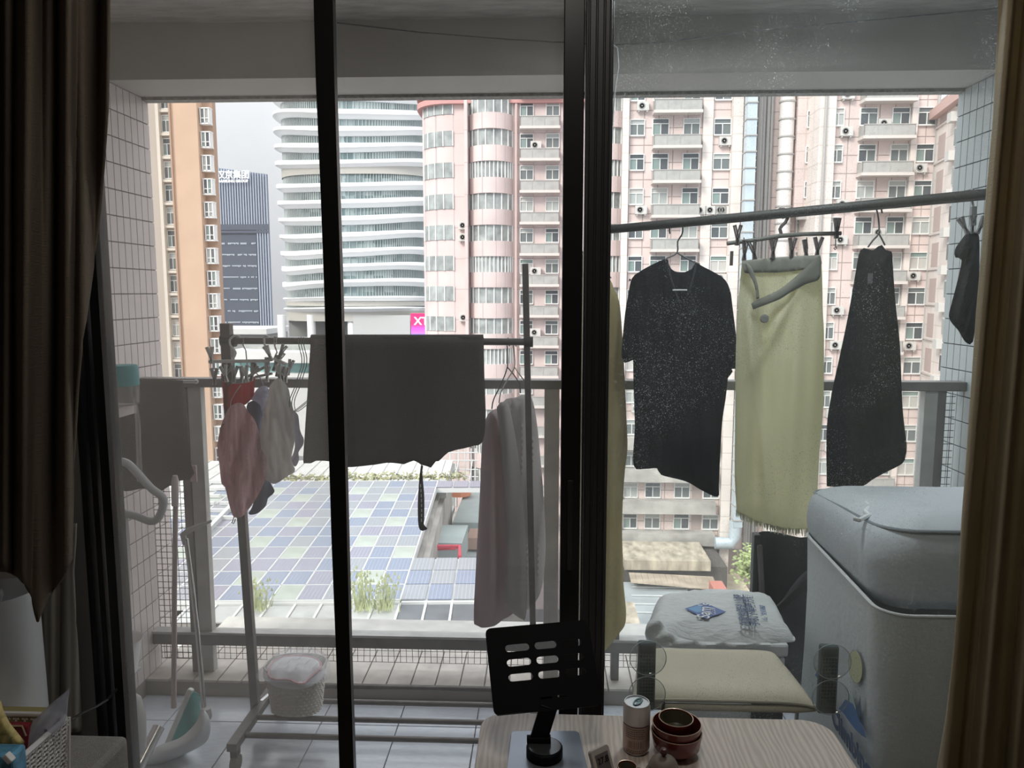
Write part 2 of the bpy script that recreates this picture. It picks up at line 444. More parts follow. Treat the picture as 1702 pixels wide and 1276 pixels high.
# ceiling and beam
ZB = ZP(160, YW, 851); YB = 2.90; ZC = 2.63
def wavy():
    m = mat('stained_ceiling_paint', (0.42, 0.40, 0.37), 0.9, var=0.22, vscale=7, stretch=(1, 4, 1), bump=0.5, bscale=30)
    return m
MB().bx(XL-0.15, XR+0.15, DW+0.10, YB, ZC, ZC+0.15).build('ceiling_balcony', wavy(), kind='structure', label='stained grey ceiling over the balcony', cat='ceiling')
MB().bx(XL-0.15, XR+0.15, YB, YW, ZB, ZC+0.15).build('trim_3', m_ceil, kind='structure', label='wide concrete beam across the top of the balcony opening', cat='beam')
dr = MB().bx(XL, XR, YW-0.05, YW, ZB-0.012, ZB).build('trim_4', mat('drip_edge', (0.30, 0.29, 0.27), 0.9, var=0.3, vscale=60, bump=0.6, bscale=90), kind='structure', label='rough drip edge under the beam', cat='edge')
# tower walls of our own building above and below the balcony keep the light of the sky off the facade
MB().bx(XL-3, XR+3, YB, YW, ZC+0.15, 9).build('wall_facade_above', m_kerb, kind='structure', label='facade of our own tower above the balcony', cat='wall')

# sliding door: black frame, two sashes with panes, insect screen with its pull strip
def quadpx(mb, pts, Y, t):
    vs = [P(x, y, Y-t/2) for x, y in pts]+[P(x, y, Y-t/2)+Vector((0, t, 0)) for x, y in pts]
    n = len(pts); mb.add(vs, [list(range(n))[::-1], list(range(n, 2*n))]+[[i, (i+1) % n, n+(i+1) % n, n+i] for i in range(n)]); return mb
g_clean = glassy('dusty_door_glass', (0.985, 0.985, 0.98), 0.03, haze=0.035, hcol=(0.85, 0.83, 0.80), speck=0.05, sscale=420)
g_right = glassy('speckled_door_glass', (0.97, 0.985, 0.98), 0.03, haze=0.028, hcol=(0.8, 0.85, 0.85), speck=0.5, sscale=480, speck_lo=0.66)
g_screen = glassy('insect_screen', (0.985, 0.98, 0.97), 0.0, haze=0.085, hcol=(0.74, 0.70, 0.66), speck=0.04, sscale=700)
YS1, YS2, YS3 = DW+0.015, DW+0.055, DW-0.03
# outer fixed frame
fr = MB()
xjl = XP(134, DW)
fr.bx(XO0, xjl-0.02, DW-0.01, DW+0.10, 0, 2.42)
fr.build('door_1', m_mgrey, kind='structure', label='grey jamb at the left side of the sliding door', cat='door jamb')
fr = MB().bx(XO0, XO1, DW-0.01, DW+0.10, 2.36, 2.42).bx(XO0, XO1, DW-0.01, DW+0.10, 0, 0.02)
fr.bx(XO1-0.05, XO1, DW-0.01, DW+0.10, 0.02, 2.36)
fr.build('door_2', m_dgrey, kind='structure', label='dark outer frame and track of the sliding door', cat='door frame')
def stile(mb, x0, x1, Y, t, z0=0.02, z1=2.36): return mb.bx(x0, x1, Y-t/2, Y+t/2, z0, z1)
s1 = MB(); xa = XP(148, DW)
stile(s1, xa, XP(172, DW), YS1, 0.034); 
for k, xx in enumerate((118, 132)): stile(s1, XP(xx, DW), XP(xx+9, DW), YS1-0.012+0.01*k, 0.03)
xb0, xb1 = XP(934, YS1), XP(967, YS1)
stile(s1, xb0, xb1, YS1, 0.034)
s1.bx(xa, xb1, YS1-0.017, YS1+0.017, 2.30, 2.36).bx(xa, xb1, YS1-0.017, YS1+0.017, 0.02, 0.10)
sash = s1.build('door_3', m_black, kind='structure', label='black sliding sash on the left with the pale view of the garment rack', cat='door', bevel=0.002)
MB().bx(XP(172, DW), xb0, YS1-0.002, YS1+0.002, 0.10, 2.30).build('pane', g_clean, sash)
s2 = MB(); x2a, x2b = XP(969, YS2), XP(1013, YS2)
stile(s2, x2a, x2b, YS2, 0.034); 
for xx in (972, 984, 996, 1006): s2.bx(XP(xx, YS2), XP(xx+4, YS2), YS2-0.023, YS2-0.017, 0.02, 2.36)
stile(s2, XO1-0.10, XO1-0.05, YS2, 0.034)
s2.bx(x2a, XO1-0.05, YS2-0.017, YS2+0.017, 2.30, 2.36).bx(x2a, XO1-0.05, YS2-0.017, YS2+0.017, 0.02, 0.10)
sash2 = s2.build('door_4', m_dgrey, kind='structure', label='dark ribbed sliding sash on the right before the hanging shirt', cat='door', bevel=0.002)
MB().bx(x2b, XO1-0.10, YS2-0.002, YS2+0.002, 0.10, 2.30).build('pane', g_right, sash2)
# handle slot on stile
MB().bx(XP(945, YS1), XP(955, YS1), YS1-0.022, YS1-0.017, 1.05, 1.25).build('door_handle', mat('handle_black', (0.03, 0.03, 0.03), 0.3, metal=0.4), sash, bevel=0.002)

# insect screen: roll-out fabric ending in a slightly bowed black strip
scr = thing('insect_screen', 'fine grey insect screen ended by a narrow bowed black pull strip', 'screen', (XP(545, YS3), YS3, 0.02))
mb = MB()
ys = [-60, 0, 140, 300, 490, 700, 900, 1100, 1276, 1500, 1900]
lx = [523, 521, 525, 532, 539, 545, 551, 559, 564, 571, 583]; rx = [553, 553, 556, 561, 567, 572, 577, 582, 588, 595, 607]
fs = []
vv = []
for y, a, b in zip(ys, lx, rx):
    if y > 1700: z = 0.02
    pa, pb = P(a, y, YS3), P(b, y, YS3)
    for p in (pa, pb, pb+Vector((0, 0.022, 0)), pa+Vector((0, 0.022, 0))): vv.append(p)
for i in range(len(ys)-1):
    for k in range(4):
        vv_ = (i*4+k, i*4+(k+1) % 4, (i+1)*4+(k+1) % 4, (i+1)*4+k); fs.append(vv_)
fs += [(0, 1, 2, 3), tuple(4*(len(ys)-1)+k for k in (3, 2, 1, 0))]
for v in vv: v.z = min(2.36, max(0.03, v.z))
mb.add(vv, fs); mb.build('pull_strip', m_black, scr, smooth=True, angle=50)
MB().bx(XP(172, DW), XP(560, YS3, 560), YS3+0.010, YS3+0.0115, 0.03, 2.36).build('screen_mesh', g_screen, scr)
for z_ in (0.02, 2.36): MB().bx(XP(172, DW)-0.02, XP(945, YS3), YS3, YS3+0.025, z_, z_+0.01).build('guide_rail', m_black, scr)

# railing
rl = thing('balcony_railing', 'grey metal balcony railing with glass infill and wire mesh', 'railing', (0, YR, 0.068))
zt1 = ZP(630, YR); zt0 = ZP(645, YR); zb1 = ZP(1053, YR, 500); zb0 = ZP(1071, YR, 500)
pxl = XP(303, YR, 640); 
MB().bx(XL+0.003, XR-0.003, YR-0.03, YR+0.03, zt0, zt1).build('top_rail', m_rail, rl, bevel=0.003)
MB().bx(XL+0.003, XR-0.003, YR-0.025, YR+0.02, zb0, zb1).build('bottom_rail', m_rail, rl, bevel=0.003)
MB().bx(XL+0.003, XR-0.003, YR-0.028, YR+0.024, zb1, zb1+0.01).build('bottom_rail_cap', m_rail2, rl)
for i, (a, b, y, m) in enumerate(((300, 313, 640, m_rail), (314, 336, 640, m_rail2), (905, 930, 640, m_rail2), (1022, 1036, 640, m_rail), (1534, 1556, 640, m_rail2), (1556, 1570, 640, m_rail))):
    MB().bx(XP(a, YR, 640), XP(b, YR, 640), YR-0.022+0.004*(i % 2), YR+0.022, 0.068, zt0).build('post', m, rl, bevel=0.002)
g_rail = glassy('balustrade_glass', (0.99, 0.995, 0.99), 0.03, haze=0.035, hcol=(0.85, 0.86, 0.84))
for a, b in ((336, 905), (1036, 1534)):
    MB().bx(XP(a, YR, 640), XP(b, YR, 640), YR-0.003, YR+0.003, zb1+0.01, zt0).build('pane', g_rail, rl)
def wire_mesh(name, x0, x1, z0, z1, Y, dx, dz, parent, r=0.0011, jitter=0.0):
    mb = MB(); x = x0
    while x <= x1:
        j = random.uniform(-jitter, jitter); mb.tube([(x, Y, z0), (x+j, Y+0.002, z1)], r, 4, cap=False); x += dx
    z = z0
    while z <= z1: mb.tube([(x0, Y+0.002, z), (x1, Y+0.002, z+random.uniform(-jitter, jitter))], r, 4, cap=False); z += dz
    return mb.build(name, m_wire, parent, kind='stuff')
wire_mesh('wire_mesh', XL+0.01, XP(300, YR, 640), 0.10, 0.95, YR+0.03, 0.023, 0.026, rl, 0.0014)
wire_mesh('wire_mesh', XL+0.02, XR-0.02, 0.10, zb0+0.03, YR+0.035, 0.026, 0.025, rl, 0.0012, 0.004)
wire_mesh('wire_mesh', XP(1560, YR, 640), XR-0.01, 0.30, zt0, YR+0.03, 0.024, 0.027, rl, 0.0014)
LB = thing('added_fill_lamp', 'added unseen fill lamp, round and flat, above the right-hand laundry', 'lamp', (0.62, 2.16, 2.555))  # made-up fixture for the added balcony fill light, out of view
MB().lathe([(0.17, 0.0), (0.18, 0.01), (0.18, 0.075), (0, 0.075)], (0.62, 2.16, 2.555), 36).build('fill_lamp_body', m_rail2, LB, smooth=True, angle=40)
MB().lathe([(0, -0.004), (0.155, -0.003), (0.16, 0.0), (0, 0.001)], (0.62, 2.16, 2.554), 36).build('fill_diffuser', mat('fill_diffuser_glow', (0.9, 0.96, 1.0), 0.6, emit=2.0), LB, smooth=True, angle=40)
# sagging telephone line across the ceiling and a hanging cord beside the stile
def sag(pts, Y0, Y1):
    out = []; n = len(pts)
    for i, (x, y) in enumerate(pts): out.append(P(x, y, lerp(Y0, Y1, i/(n-1))))
    return out
mb = MB().tube(sag([(560, 38), (700, 54), (850, 66), (1018, 75), (1100, 70), (1250, 52), (1400, 38), (1550, 24), (1660, 14), (1710, 9)], 2.80, 2.45), 0.0022, 6)
mb.build('ceiling_cable', mat('dark_cable', (0.05, 0.05, 0.05), 0.6), label='thin dark cable sagging below the balcony ceiling', cat='cable', smooth=True)
mb = MB().tube([P(1018, 74, 2.60), P(1026, 80, 2.60), P(1028, 110, 2.6), P(1022, 150, 2.6), P(1016, 240, 2.6), P(1010, 378, 2.6)], 0.003, 6)
mb.build('power_line', mat('grey_cord', (0.35, 0.35, 0.35), 0.7), label='grey cord hanging down beside the dark right-hand sash stile', cat='cord', smooth=True)
# ================================================================== OUTSIDE
def tz(py, Y): return ZP(py, Y, 851)
def joints(name, col, lw, dx, dz, jcol, var=0.06):
    """facade cladding: flat colour with a grid of fine joints on object x / z"""
    m = bpy.data.materials.new(name); m.use_nodes = True; nt = m.node_tree; L = nt.links; b = nt.nodes['Principled BSDF']
    b.inputs['Roughness'].default_value = 0.8
    t = nt.nodes.new('ShaderNodeTexCoord'); s = nt.nodes.new('ShaderNodeSeparateXYZ'); L.new(t.outputs['Object'], s.inputs[0])
    def line(sock, d):
        a = nt.nodes.new('ShaderNodeMath'); a.operation = 'DIVIDE'; a.inputs[1].default_value = d; L.new(sock, a.inputs[0])
        f = nt.nodes.new('ShaderNodeMath'); f.operation = 'FRACT'; L.new(a.outputs[0], f.inputs[0])
        g = nt.nodes.new('ShaderNodeMath'); g.operation = 'LESS_THAN'; g.inputs[1].default_value = lw/d; L.new(f.outputs[0], g.inputs[0]); return g.outputs[0]
    ad = nt.nodes.new('ShaderNodeMath'); ad.operation = 'ADD'
    L.new(s.outputs[0], ad.inputs[0]); L.new(s.outputs[1], ad.inputs[1])
    mxm = nt.nodes.new('ShaderNodeMath'); mxm.operation = 'MAXIMUM'
    L.new(line(ad.outputs[0], dx), mxm.inputs[0]); L.new(line(s.outputs[2], dz), mxm.inputs[1])
    n = nt.nodes.new('ShaderNodeTexNoise'); n.inputs['Scale'].default_value = 0.35; n.inputs['Detail'].default_value = 6
    L.new(t.outputs['Object'], n.inputs['Vector'])
    r = nt.nodes.new('ShaderNodeValToRGB'); r.color_ramp.elements[0].position = 0.35; r.color_ramp.elements[1].position = 0.65
    r.color_ramp.elements[0].color = (*[x*(1-var*1.6) for x in col], 1); r.color_ramp.elements[1].color = (*[min(1, x*(1+var)) for x in col], 1)
    L.new(n.outputs['Fac'], r.inputs['Fac'])
    mx = nt.nodes.new('ShaderNodeMixRGB'); L.new(mxm.outputs[0], mx.inputs['Fac']); L.new(r.outputs['Color'], mx.inputs[1]); mx.inputs[2].default_value = (*jcol, 1)
    L.new(mx.outputs[0], b.inputs['Base Color']); return m
PINK = (0.70, 0.575, 0.54)
m_pink = joints('pink_mosaic_cladding', PINK, 0.09, 1.15, 1.45, (0.52, 0.43, 0.40))
m_pinkA = joints('pink_mosaic_cladding_bays', (0.69, 0.57, 0.545), 0.08, 1.25, 2.9, (0.50, 0.42, 0.41))
m_cream = joints('cream_cladding', (0.78, 0.70, 0.65), 0.09, 1.9, 1.45, (0.62, 0.55, 0.50))
m_wfr = mat('white_window_frame', (0.78, 0.78, 0.76), 0.5)
m_pan = [mat('window_glass_'+a, c, 0.15, spec=0.6) for a, c in (('dim', (0.16, 0.18, 0.18)), ('green', (0.24, 0.31, 0.29)), ('curtained', (0.42, 0.44, 0.42)), ('dark', (0.09, 0.10, 0.11)), ('drawn', (0.52, 0.50, 0.47)))]
m_balc = mat('balcony_panel_grey', (0.40, 0.39, 0.37), 0.5, var=0.15, vscale=1.2)
m_slab = mat('balcony_slab', (0.66, 0.60, 0.56), 0.8)
m_ac = mat('aircon_white', (0.62, 0.60, 0.57), 0.6); m_fan = mat('aircon_fan_dark', (0.26, 0.25, 0.24), 0.6)
m_steel = mat('galvanised_duct', (0.56, 0.64, 0.69), 0.35, metal=0.2, var=0.08, vscale=0.8)
m_pipe = mat('grey_pipe', (0.42, 0.40, 0.38), 0.6)
m_conc = mat('weathered_concrete', (0.42, 0.40, 0.37), 0.9, var=0.3, vscale=0.6)
MB().bx(-400, 400, 14, 600, -32, -30).build('ground', mat('street_asphalt', (0.20, 0.20, 0.21), 0.9, var=0.2, vscale=0.1), kind='structure', label='street level far below the towers', cat='ground')

m_pinkw = mat('pink_mosaic_panel', (0.70, 0.575, 0.54), 0.8, var=0.07, vscale=0.35); m_joint = mat('facade_joint', (0.40, 0.33, 0.31), 0.9)
m_pinkw2 = mat('pale_pink_panel', (0.69, 0.57, 0.545), 0.8, var=0.06, vscale=0.35)
def clad(parent, x0, x1, Y, z0, z1, dx, dz, m, jw=0.08):
    """facade panels standing 2 cm proud of the wall with open joints between them"""
    mb = MB(); nx = max(1, round((x1-x0)/dx)); w = (x1-x0)/nx; z = z0
    while z < z1:
        zt_ = min(z+dz, z1)
        for i in range(nx): mb.bx(x0+i*w+jw/2, x0+(i+1)*w-jw/2, Y-0.02, Y, z+jw/2, zt_-jw/2)
        z += dz
    return mb.build('cladding_panel', m, parent, kind='stuff')
_wc = {}
def window(parent, x, z, w, h, Y, nm='window', mull=1, tr=0.28, hood=True):
    """frame with sill; panes are its sub-parts; x centre, z bottom, facade face at Y"""
    key = (round(w, 2), round(h, 2), mull)
    k = random.choices(range(5), (4, 4, 3, 3, 1))[0]
    org = ORG[parent.name]
    if key not in _wc:
        f = 0.07; mb = MB(); t = 0.16
        mb.bx(-w/2-f, -w/2, -t, 0.04, -f, h+f).bx(w/2, w/2+f, -t, 0.04, -f, h+f).bx(-w/2, w/2, -t, 0.04, h, h+f).bx(-w/2-0.05, w/2+0.05, -t-0.05, 0.04, -f-0.04, 0)
        mb.bx(-w/2, w/2, -t*0.7, 0.04, h*(1-tr)-f/2, h*(1-tr)+f/2)
        for i in range(mull): xx = -w/2+w*(i+1)/(mull+1); mb.bx(xx-f/2, xx+f/2, -t*0.7, 0.04, 0, h*(1-tr)-f/2)
        me = bpy.data.meshes.new('window'); me.from_pydata([tuple(v) for v in mb.v], [], mb.f); me.materials.append(m_wfr)
        panes = []
        for q in range(5):
            row = []
            for i in range(mull+1):
                p = MB(); xa = -w/2+w*i/(mull+1); xb = xa+w/(mull+1); p.bx(xa+0.01, xb-0.01, -0.05, -0.03, 0.01, h*(1-tr)-0.01)
                e = bpy.data.meshes.new('pane'); e.from_pydata([tuple(v) for v in p.v], [], p.f); e.materials.append(m_pan[(q+i*2) % 5] if q in (1, 3) and i else m_pan[q]); row.append(e)
            p = MB().bx(-w/2, w/2, -0.05, -0.03, h*(1-tr)+0.03, h)
            e = bpy.data.meshes.new('pane'); e.from_pydata([tuple(v) for v in p.v], [], p.f); e.materials.append(m_pan[(q+2) % 5]); row.append(e)
            panes.append(row)
        _wc[key] = (me, panes)
    me, panes = _wc[key]
    o = bpy.data.objects.new(nm, me); COL.objects.link(o); o.parent = parent; o.location = Vector((x, Y, z))-org; ORG[o.name] = org
    for e in panes[k]:
        q = bpy.data.objects.new('pane', e); COL.objects.link(q); q.parent = o
    return o
_ac = {}
def aircon(parent, x, z, Y, s=1.0):
    org = ORG[parent.name]
    if 'me' not in _ac:
        mb = MB().bx(-0.5, 0.5, -0.45, 0, 0, 0.72).bx(-0.4, -0.3, -0.4, 0, -0.12, 0).bx(0.3, 0.4, -0.4, 0, -0.12, 0)
        me = bpy.data.meshes.new('air_conditioner'); me.from_pydata([tuple(v) for v in mb.v], [], mb.f); me.materials.append(m_ac)
        mb = MB(); mb.lathe([(0.27, 0), (0.27, 0.03), (0.2, 0.03), (0.19, 0.0), (0.07, 0), (0.06, 0.04)], (-0.1, -0.45, 0.36), 14, Matrix(((1, 0, 0), (0, 0, -1), (0, 1, 0))))
        fe = bpy.data.meshes.new('fan_grille'); fe.from_pydata([tuple(v) for v in mb.v], [], mb.f); fe.materials.append(m_fan); _ac['me'] = (me, fe)
    me, fe = _ac['me']
    o = bpy.data.objects.new('air_conditioner', me); COL.objects.link(o); o.parent = parent; o.location = Vector((x, Y, z))-org; o.scale = (s, s, s); ORG[o.name] = org
    q = bpy.data.objects.new('fan_grille', fe); COL.objects.link(q); q.parent = o
_bc = {}
def balcony(parent, x0, x1, z, Y, deep=1.1):
    org = ORG[parent.name]; w = round(x1-x0, 2)
    if w not in _bc:
        mb = MB(); h = 0.95
        mb.cur = 0; mb.bx(0, w, -deep, -deep+0.05, 0.12, h).bx(0, 0.05, -deep, 0, 0.12, h).bx(w-0.05, w, -deep, 0, 0.12, h)
        me = bpy.data.meshes.new('balcony'); me.from_pydata([tuple(v) for v in mb.v], [], mb.f); me.materials.append(m_balc)
        sb = MB().bx(-0.06, w+0.06, -deep-0.06, 0, -0.12, 0.12)
        rb = MB().bx(-0.02, w+0.02, -deep-0.04, -deep+0.07, h, h+0.07)
        for i in range(1, int(w/1.1)): rb.bx(i*1.1-0.03, i*1.1+0.03, -deep-0.03, -deep, 0.12, h)
        e = bpy.data.meshes.new('slab'); e.from_pydata([tuple(v) for v in sb.v], [], sb.f); e.materials.append(m_slab)
        g = bpy.data.meshes.new('handrail'); g.from_pydata([tuple(v) for v in rb.v], [], rb.f); g.materials.append(m_pipe)
        _bc[w] = (me, e, g)
    me, e, g = _bc[w]
    o = bpy.data.objects.new('balcony', me); COL.objects.link(o); o.parent = parent; o.location = Vector((x0, Y, z))-org; ORG[o.name] = org
    for nm, q in (('slab', e), ('handrail', g)):
        q = bpy.data.objects.new(nm, q); COL.objects.link(q); q.parent = o

# ---- pink block with flat facade (between the dark shirt and the right wall)
Y1 = 68.7
B = thing('apartment_block', 'wide pink tiled apartment block with grey balconies, pipes and many windows behind the laundry', 'building', (XP(1290, Y1), Y1, -30))
fx = lambda px, Y=Y1: XP(px, Y)
FH = 2.9
zk = [EYE.z + Y1*(0.2211-0.04222*k) for k in range(-2, 19)]
MB().bx(fx(1042), fx(1232), Y1, Y1+4, -30, 32).build('wall', m_joint, B)
for a_, b_ in ((1042, 1160), (1176, 1206)): clad(B, fx(a_), fx(b_), Y1, -22, 26, 1.15, 1.45, m_pinkw)
MB().bx(fx(1030), fx(1040), Y1-0.5, Y1, -30, 32).build('pilaster', m_cream, B)
MB().bx(fx(1206), fx(1222), Y1-0.8, Y1, -30, 32).build('pilaster', m_cream, B)
MB().bx(fx(1160), fx(1176), Y1-0.3, Y1, -14, 32).build('pilaster', m_cream, B)
MB().bx(fx(1232), fx(1345), Y1+1.0, Y1+5, -30, 32).build('wall', m_joint, B)
clad(B, fx(1232), fx(1345), Y1+1.0, -22, 26, 1.3, 1.45, m_pinkw)
MB().bx(fx(1310), fx(1346), Y1-0.6, Y1+1.0, EYE.z+Y1*0.095, 32).build('wing_wall', m_pink, B)
Y2 = 65.9
MB().bx(fx(1346, Y2), fx(1372, Y2), Y2-0.5, Y2+6, -30, 32).build('pilaster', m_cream, B)
MB().bx(fx(1372, Y2), fx(1540, Y2), Y2, Y2+6, -30, 32).build('wall', m_joint, B)
clad(B, fx(1372, Y2), fx(1496, Y2), Y2, -22, 26, 1.15, 1.45, m_pinkw); clad(B, fx(1505, Y2), fx(1540, Y2), Y2, -22, 26, 0.9, 1.45, m_pinkw)
MB().bx(fx(1496, Y2), fx(1505, Y2), Y2-0.4, Y2, -30, 32).build('pilaster', m_cream, B)
for k, z in enumerate(zk):
    if z < -22 or z > 24: continue
    wz = z + 0.40*FH
    low = z < -11.5
    window(B, fx(1054), wz, 1.15, 1.25, Y1); window(B, fx(1092), wz, 1.3, 1.3, Y1); window(B, fx(1142), wz, 1.3, 1.3, Y1)
    window(B, fx(1192), wz, 1.35, 1.25, Y1)
    if low: MB().bx(fx(1034), fx(1196), Y1-1.3, Y1, z-0.1, z+1.0).build('balcony', m_conc, B)
    else: balcony(B, fx(1079), fx(1155), z, Y1)
    if k % 4 in (1, 3) and not low: aircon(B, fx(1196), wz-0.95, Y1)
    if k == 5: 
        for px in (1159, 1176, 1192): aircon(B, fx(px), wz-0.95, Y1)
    if k % 3 == 2: aircon(B, fx(1062), wz-0.9, Y1)
    window(B, fx(1248), wz, 0.8, 1.25, Y1+1.0)
    window(B, fx(1334), z+0.55*FH, 0.85, 1.25, Y1-0.6 if z > EYE.z+Y1*0.09 else Y1+1.0)
    z2 = EYE.z + Y2*(0.232-0.0440*(k-2))
    if z2 < -22: continue
    w2 = z2+0.40*FH
    window(B, fx(1379, Y2), w2, 0.8, 1.3, Y2)
    if k % 3 != 1: aircon(B, fx(1391, Y2), w2-0.9, Y2)
    balcony(B, fx(1413, Y2), fx(1495, Y2), z2, Y2, 1.2)
    window(B, fx(1428, Y2), w2, 1.3, 1.3, Y2); window(B, fx(1480, Y2), w2, 1.3, 1.3, Y2); window(B, fx(1522, Y2), w2, 1.35, 1.3, Y2)
    if k in (7, 9, 4): aircon(B, fx(1514, Y2), w2-0.95, Y2)
    if k in (3, 6): aircon(B, fx(1452, Y2), w2-0.3, Y2)
MB().bx(fx(1318, Y1-0.6), fx(1351, Y1-0.6), Y1-1.1, Y1-0.6, EYE.z+Y1*0.090, EYE.z+Y1*0.098).build('cornice', m_pipe, B)
# duct with flanges, drain pipes, round column
dct = MB().bx(fx(1223), fx(1238), Y1-2.0, Y1-0.9, -19, 32).build('duct', m_steel, B)
mb = MB(); z = -18.4
while z < 30: mb.bx(fx(1222), fx(1239), Y1-2.1, Y1-0.85, z, z+0.10); z += 1.32
mb.build('flange', m_pipe, dct, kind='stuff')
mb = MB().tube([(fx(1230), Y1-1.4, -18.6), (fx(1228), Y1-1.5, -20.0), (fx(1222), Y1-1.5, -20.6), (fx(1195), Y1-1.5, -20.6)], 0.55, 10)
mb.build('duct_elbow', m_steel, dct, smooth=True)
for px, r in ((1257, .22), (1263, .14), (1270, .16), (1276, .12)):
    MB().tube([(fx(px), Y1+0.7, -22), (fx(px), Y1+0.7, 30)], r, 8).build('drainpipe', m_pipe, B, smooth=True)
MB().tube([(fx(1295), Y1-0.2, -26), (fx(1295), Y1-0.2, 32)], 0.62, 16).build('column', mat('white_column', (0.74, 0.70, 0.67), 0.6), B, smooth=True)
mb = MB(); z = -20
while z < 30: mb.lathe([(0.70, -0.06), (0.70, 0.06)], (fx(1295), Y1-0.2, z), 16); z += 1.45
mb.build('column_ring', m_pipe, B, kind='stuff')
MB().tube([(fx(1354, Y2), Y2-0.7, -22), (fx(1354, Y2), Y2-0.7, 30)], 0.12, 8).build('drainpipe', m_pipe, B, smooth=True)
MB().tube([(fx(1538, Y2), Y2-0.3, -22), (fx(1538, Y2), Y2-0.3, 30)], 0.14, 8).build('drainpipe', m_pipe, B, smooth=True)
# gable wing turned towards us at the right end
WY = Y2-0.3; ax = Vector((fx(1540, WY), WY, 0)); bx_ = Vector((XP(1640, 52.0), 52.0, 0)); dv = (bx_-ax); Lw = dv.length; dv.normalize(); nv = Vector((dv.y, -dv.x, 0))
if nv.x > 0: nv = -nv
Rz = math.atan2(dv.y, dv.x)
WG = thing('apartment_wing', 'bright white side wing of the pink block with small windows beside the right wall', 'building', tuple(ax+Vector((0, 0, -30))))
mb = MB(); M = Matrix.Rotation(Rz, 3, 'Z')
def wb(mb, u0, u1, d0, d1, z0, z1):
    vs = [ax + dv*u + (-nv)*d + Vector((0, 0, z)) for u in (u0, u1) for d in (d0, d1) for z in (z0, z1)]
    return mb.add(vs, [(0,1,3,2), (4,6,7,5), (0,4,5,1), (2,3,7,6), (0,2,6,4), (1,5,7,3)])
wb(MB(), 0, Lw, 0, 1.5, -30, tz(178, 60)).build('wall', m_cream, WG)
wb(MB(), -0.3, Lw, -0.6, 1.5, tz(178, 60), tz(178, 60)+0.7).build('cornice', mat('pink_cornice', (0.62, 0.42, 0.38), 0.8), WG)
for k in range(14):
    z = EYE.z + 62*(0.215-0.0455*k)
    if z < -20: break
    wb(MB(), 0.8, 2.6, -0.03, 0.3, z, z+1.9).build('recess', mat('recess_pink', (0.50, 0.40, 0.37), 0.9), WG)
    o = wb(MB(), 5.0, 6.4, -0.08, 0.2, z+0.3, z+1.7).build('window', m_wfr, WG)
    wb(MB(), 5.1, 5.65, -0.12, -0.06, z+0.4, z+1.6).build('pane', m_pan[k % 4], o); wb(MB(), 5.75, 6.3, -0.12, -0.06, z+0.4, z+1.6).build('pane', m_pan[(k+1) % 4], o)
    wb(MB(), 4.6, 5.6, -0.55, 0, z-0.7, z).build('air_conditioner', m_ac, WG)
    if k < 8: wb(MB(), 8.5, 9.6, -0.5, 0, z+0.2, z+0.9).build('air_conditioner', m_ac, WG)
    o = wb(MB(), 8.6, 9.6, -0.08, 0.2, z+1.1, z+2.1).build('window', m_wfr, WG)
    wb(MB(), 8.7, 9.5, -0.12, -0.06, z+1.2, z+2.0).build('pane', m_pan[(k+3) % 4], o)
    wb(MB(), 0, Lw, -0.1, 0.1, z-0.25, z-0.1).build('ledge', m_slab, WG)

# ---- pink tower with rounded window bays (left of the black post)
YA = 74.0
A = thing('apartment_tower', 'pale pink round-cornered tower with curved window bays beside the striped office tower', 'building', (XP(820, YA), YA, -30))
ga = lambda px: XP(px, YA)
zA = [EYE.z + YA*(0.2042-0.0391*k) for k in range(-2, 19)]
topA = tz(172, YA)
RC = 3.4
xl = ga(697)
def corner_outline():
    pts = [(xl+RC-RC*math.cos(a*PI/2/8), YA+RC-RC*math.sin(a*PI/2/8)) for a in range(9)]
    return pts
mb = MB(); pts = corner_outline()+[(ga(1045), YA), (ga(1045), YA+16), (xl, YA+16)]
mb.prism(pts, topA+30, Matrix.Identity(3), (0, 0, (topA-30)/2)); mb.build('wall', m_pinkA, A, smooth=True, angle=30)
mb = MB(); pts2 = [(xl-0.4+RC-RC*math.cos(a*PI/2/8), YA-0.5+RC-RC*math.sin(a*PI/2/8)) for a in range(9)]+[(ga(1045), YA-0.5), (ga(1045), YA+16), (xl-0.4, YA+16)]
m_corn = mat('red_cornice', (0.55, 0.30, 0.28), 0.8)
mb.prism(pts2, 0.5, Matrix.Identity(3), (0, 0, topA+0.2)); mb.prism(pts2, 0.35, Matrix.Identity(3), (0, 0, topA+1.0)); mb.build('cornice', m_corn, A)
mb = MB().bx(xl+1, ga(1045), YA+0.5, YA+14, topA+1, topA+9); mb.build('penthouse', m_pinkA, A)
def arc(cx, r, prot, half, n=14):
    # shallow circular bay: half-width half, protruding prot
    R = (half*half+prot*prot)/(2*prot); a0 = math.asin(half/R)
    return [(cx+R*math.sin(-a0+2*a0*i/n), YA-prot+R-R*math.cos(-a0+2*a0*i/n)) for i in range(n+1)]
def ring(pts, z0, z1, t=0.0):
    mb = MB(); n = len(pts); vs = [Vector((x, y, z0)) for x, y in pts]+[Vector((x, y, z1)) for x, y in pts]
    mb.add(vs, [[i, i+1, n+i+1, n+i] for i in range(n-1)]+[list(range(n)), list(range(n, 2*n))[::-1]+[]]); return mb
m_bglass = mat('bay_glass', (0.33, 0.36, 0.35), 0.15, var=0.35, vscale=1.1, spec=0.6)
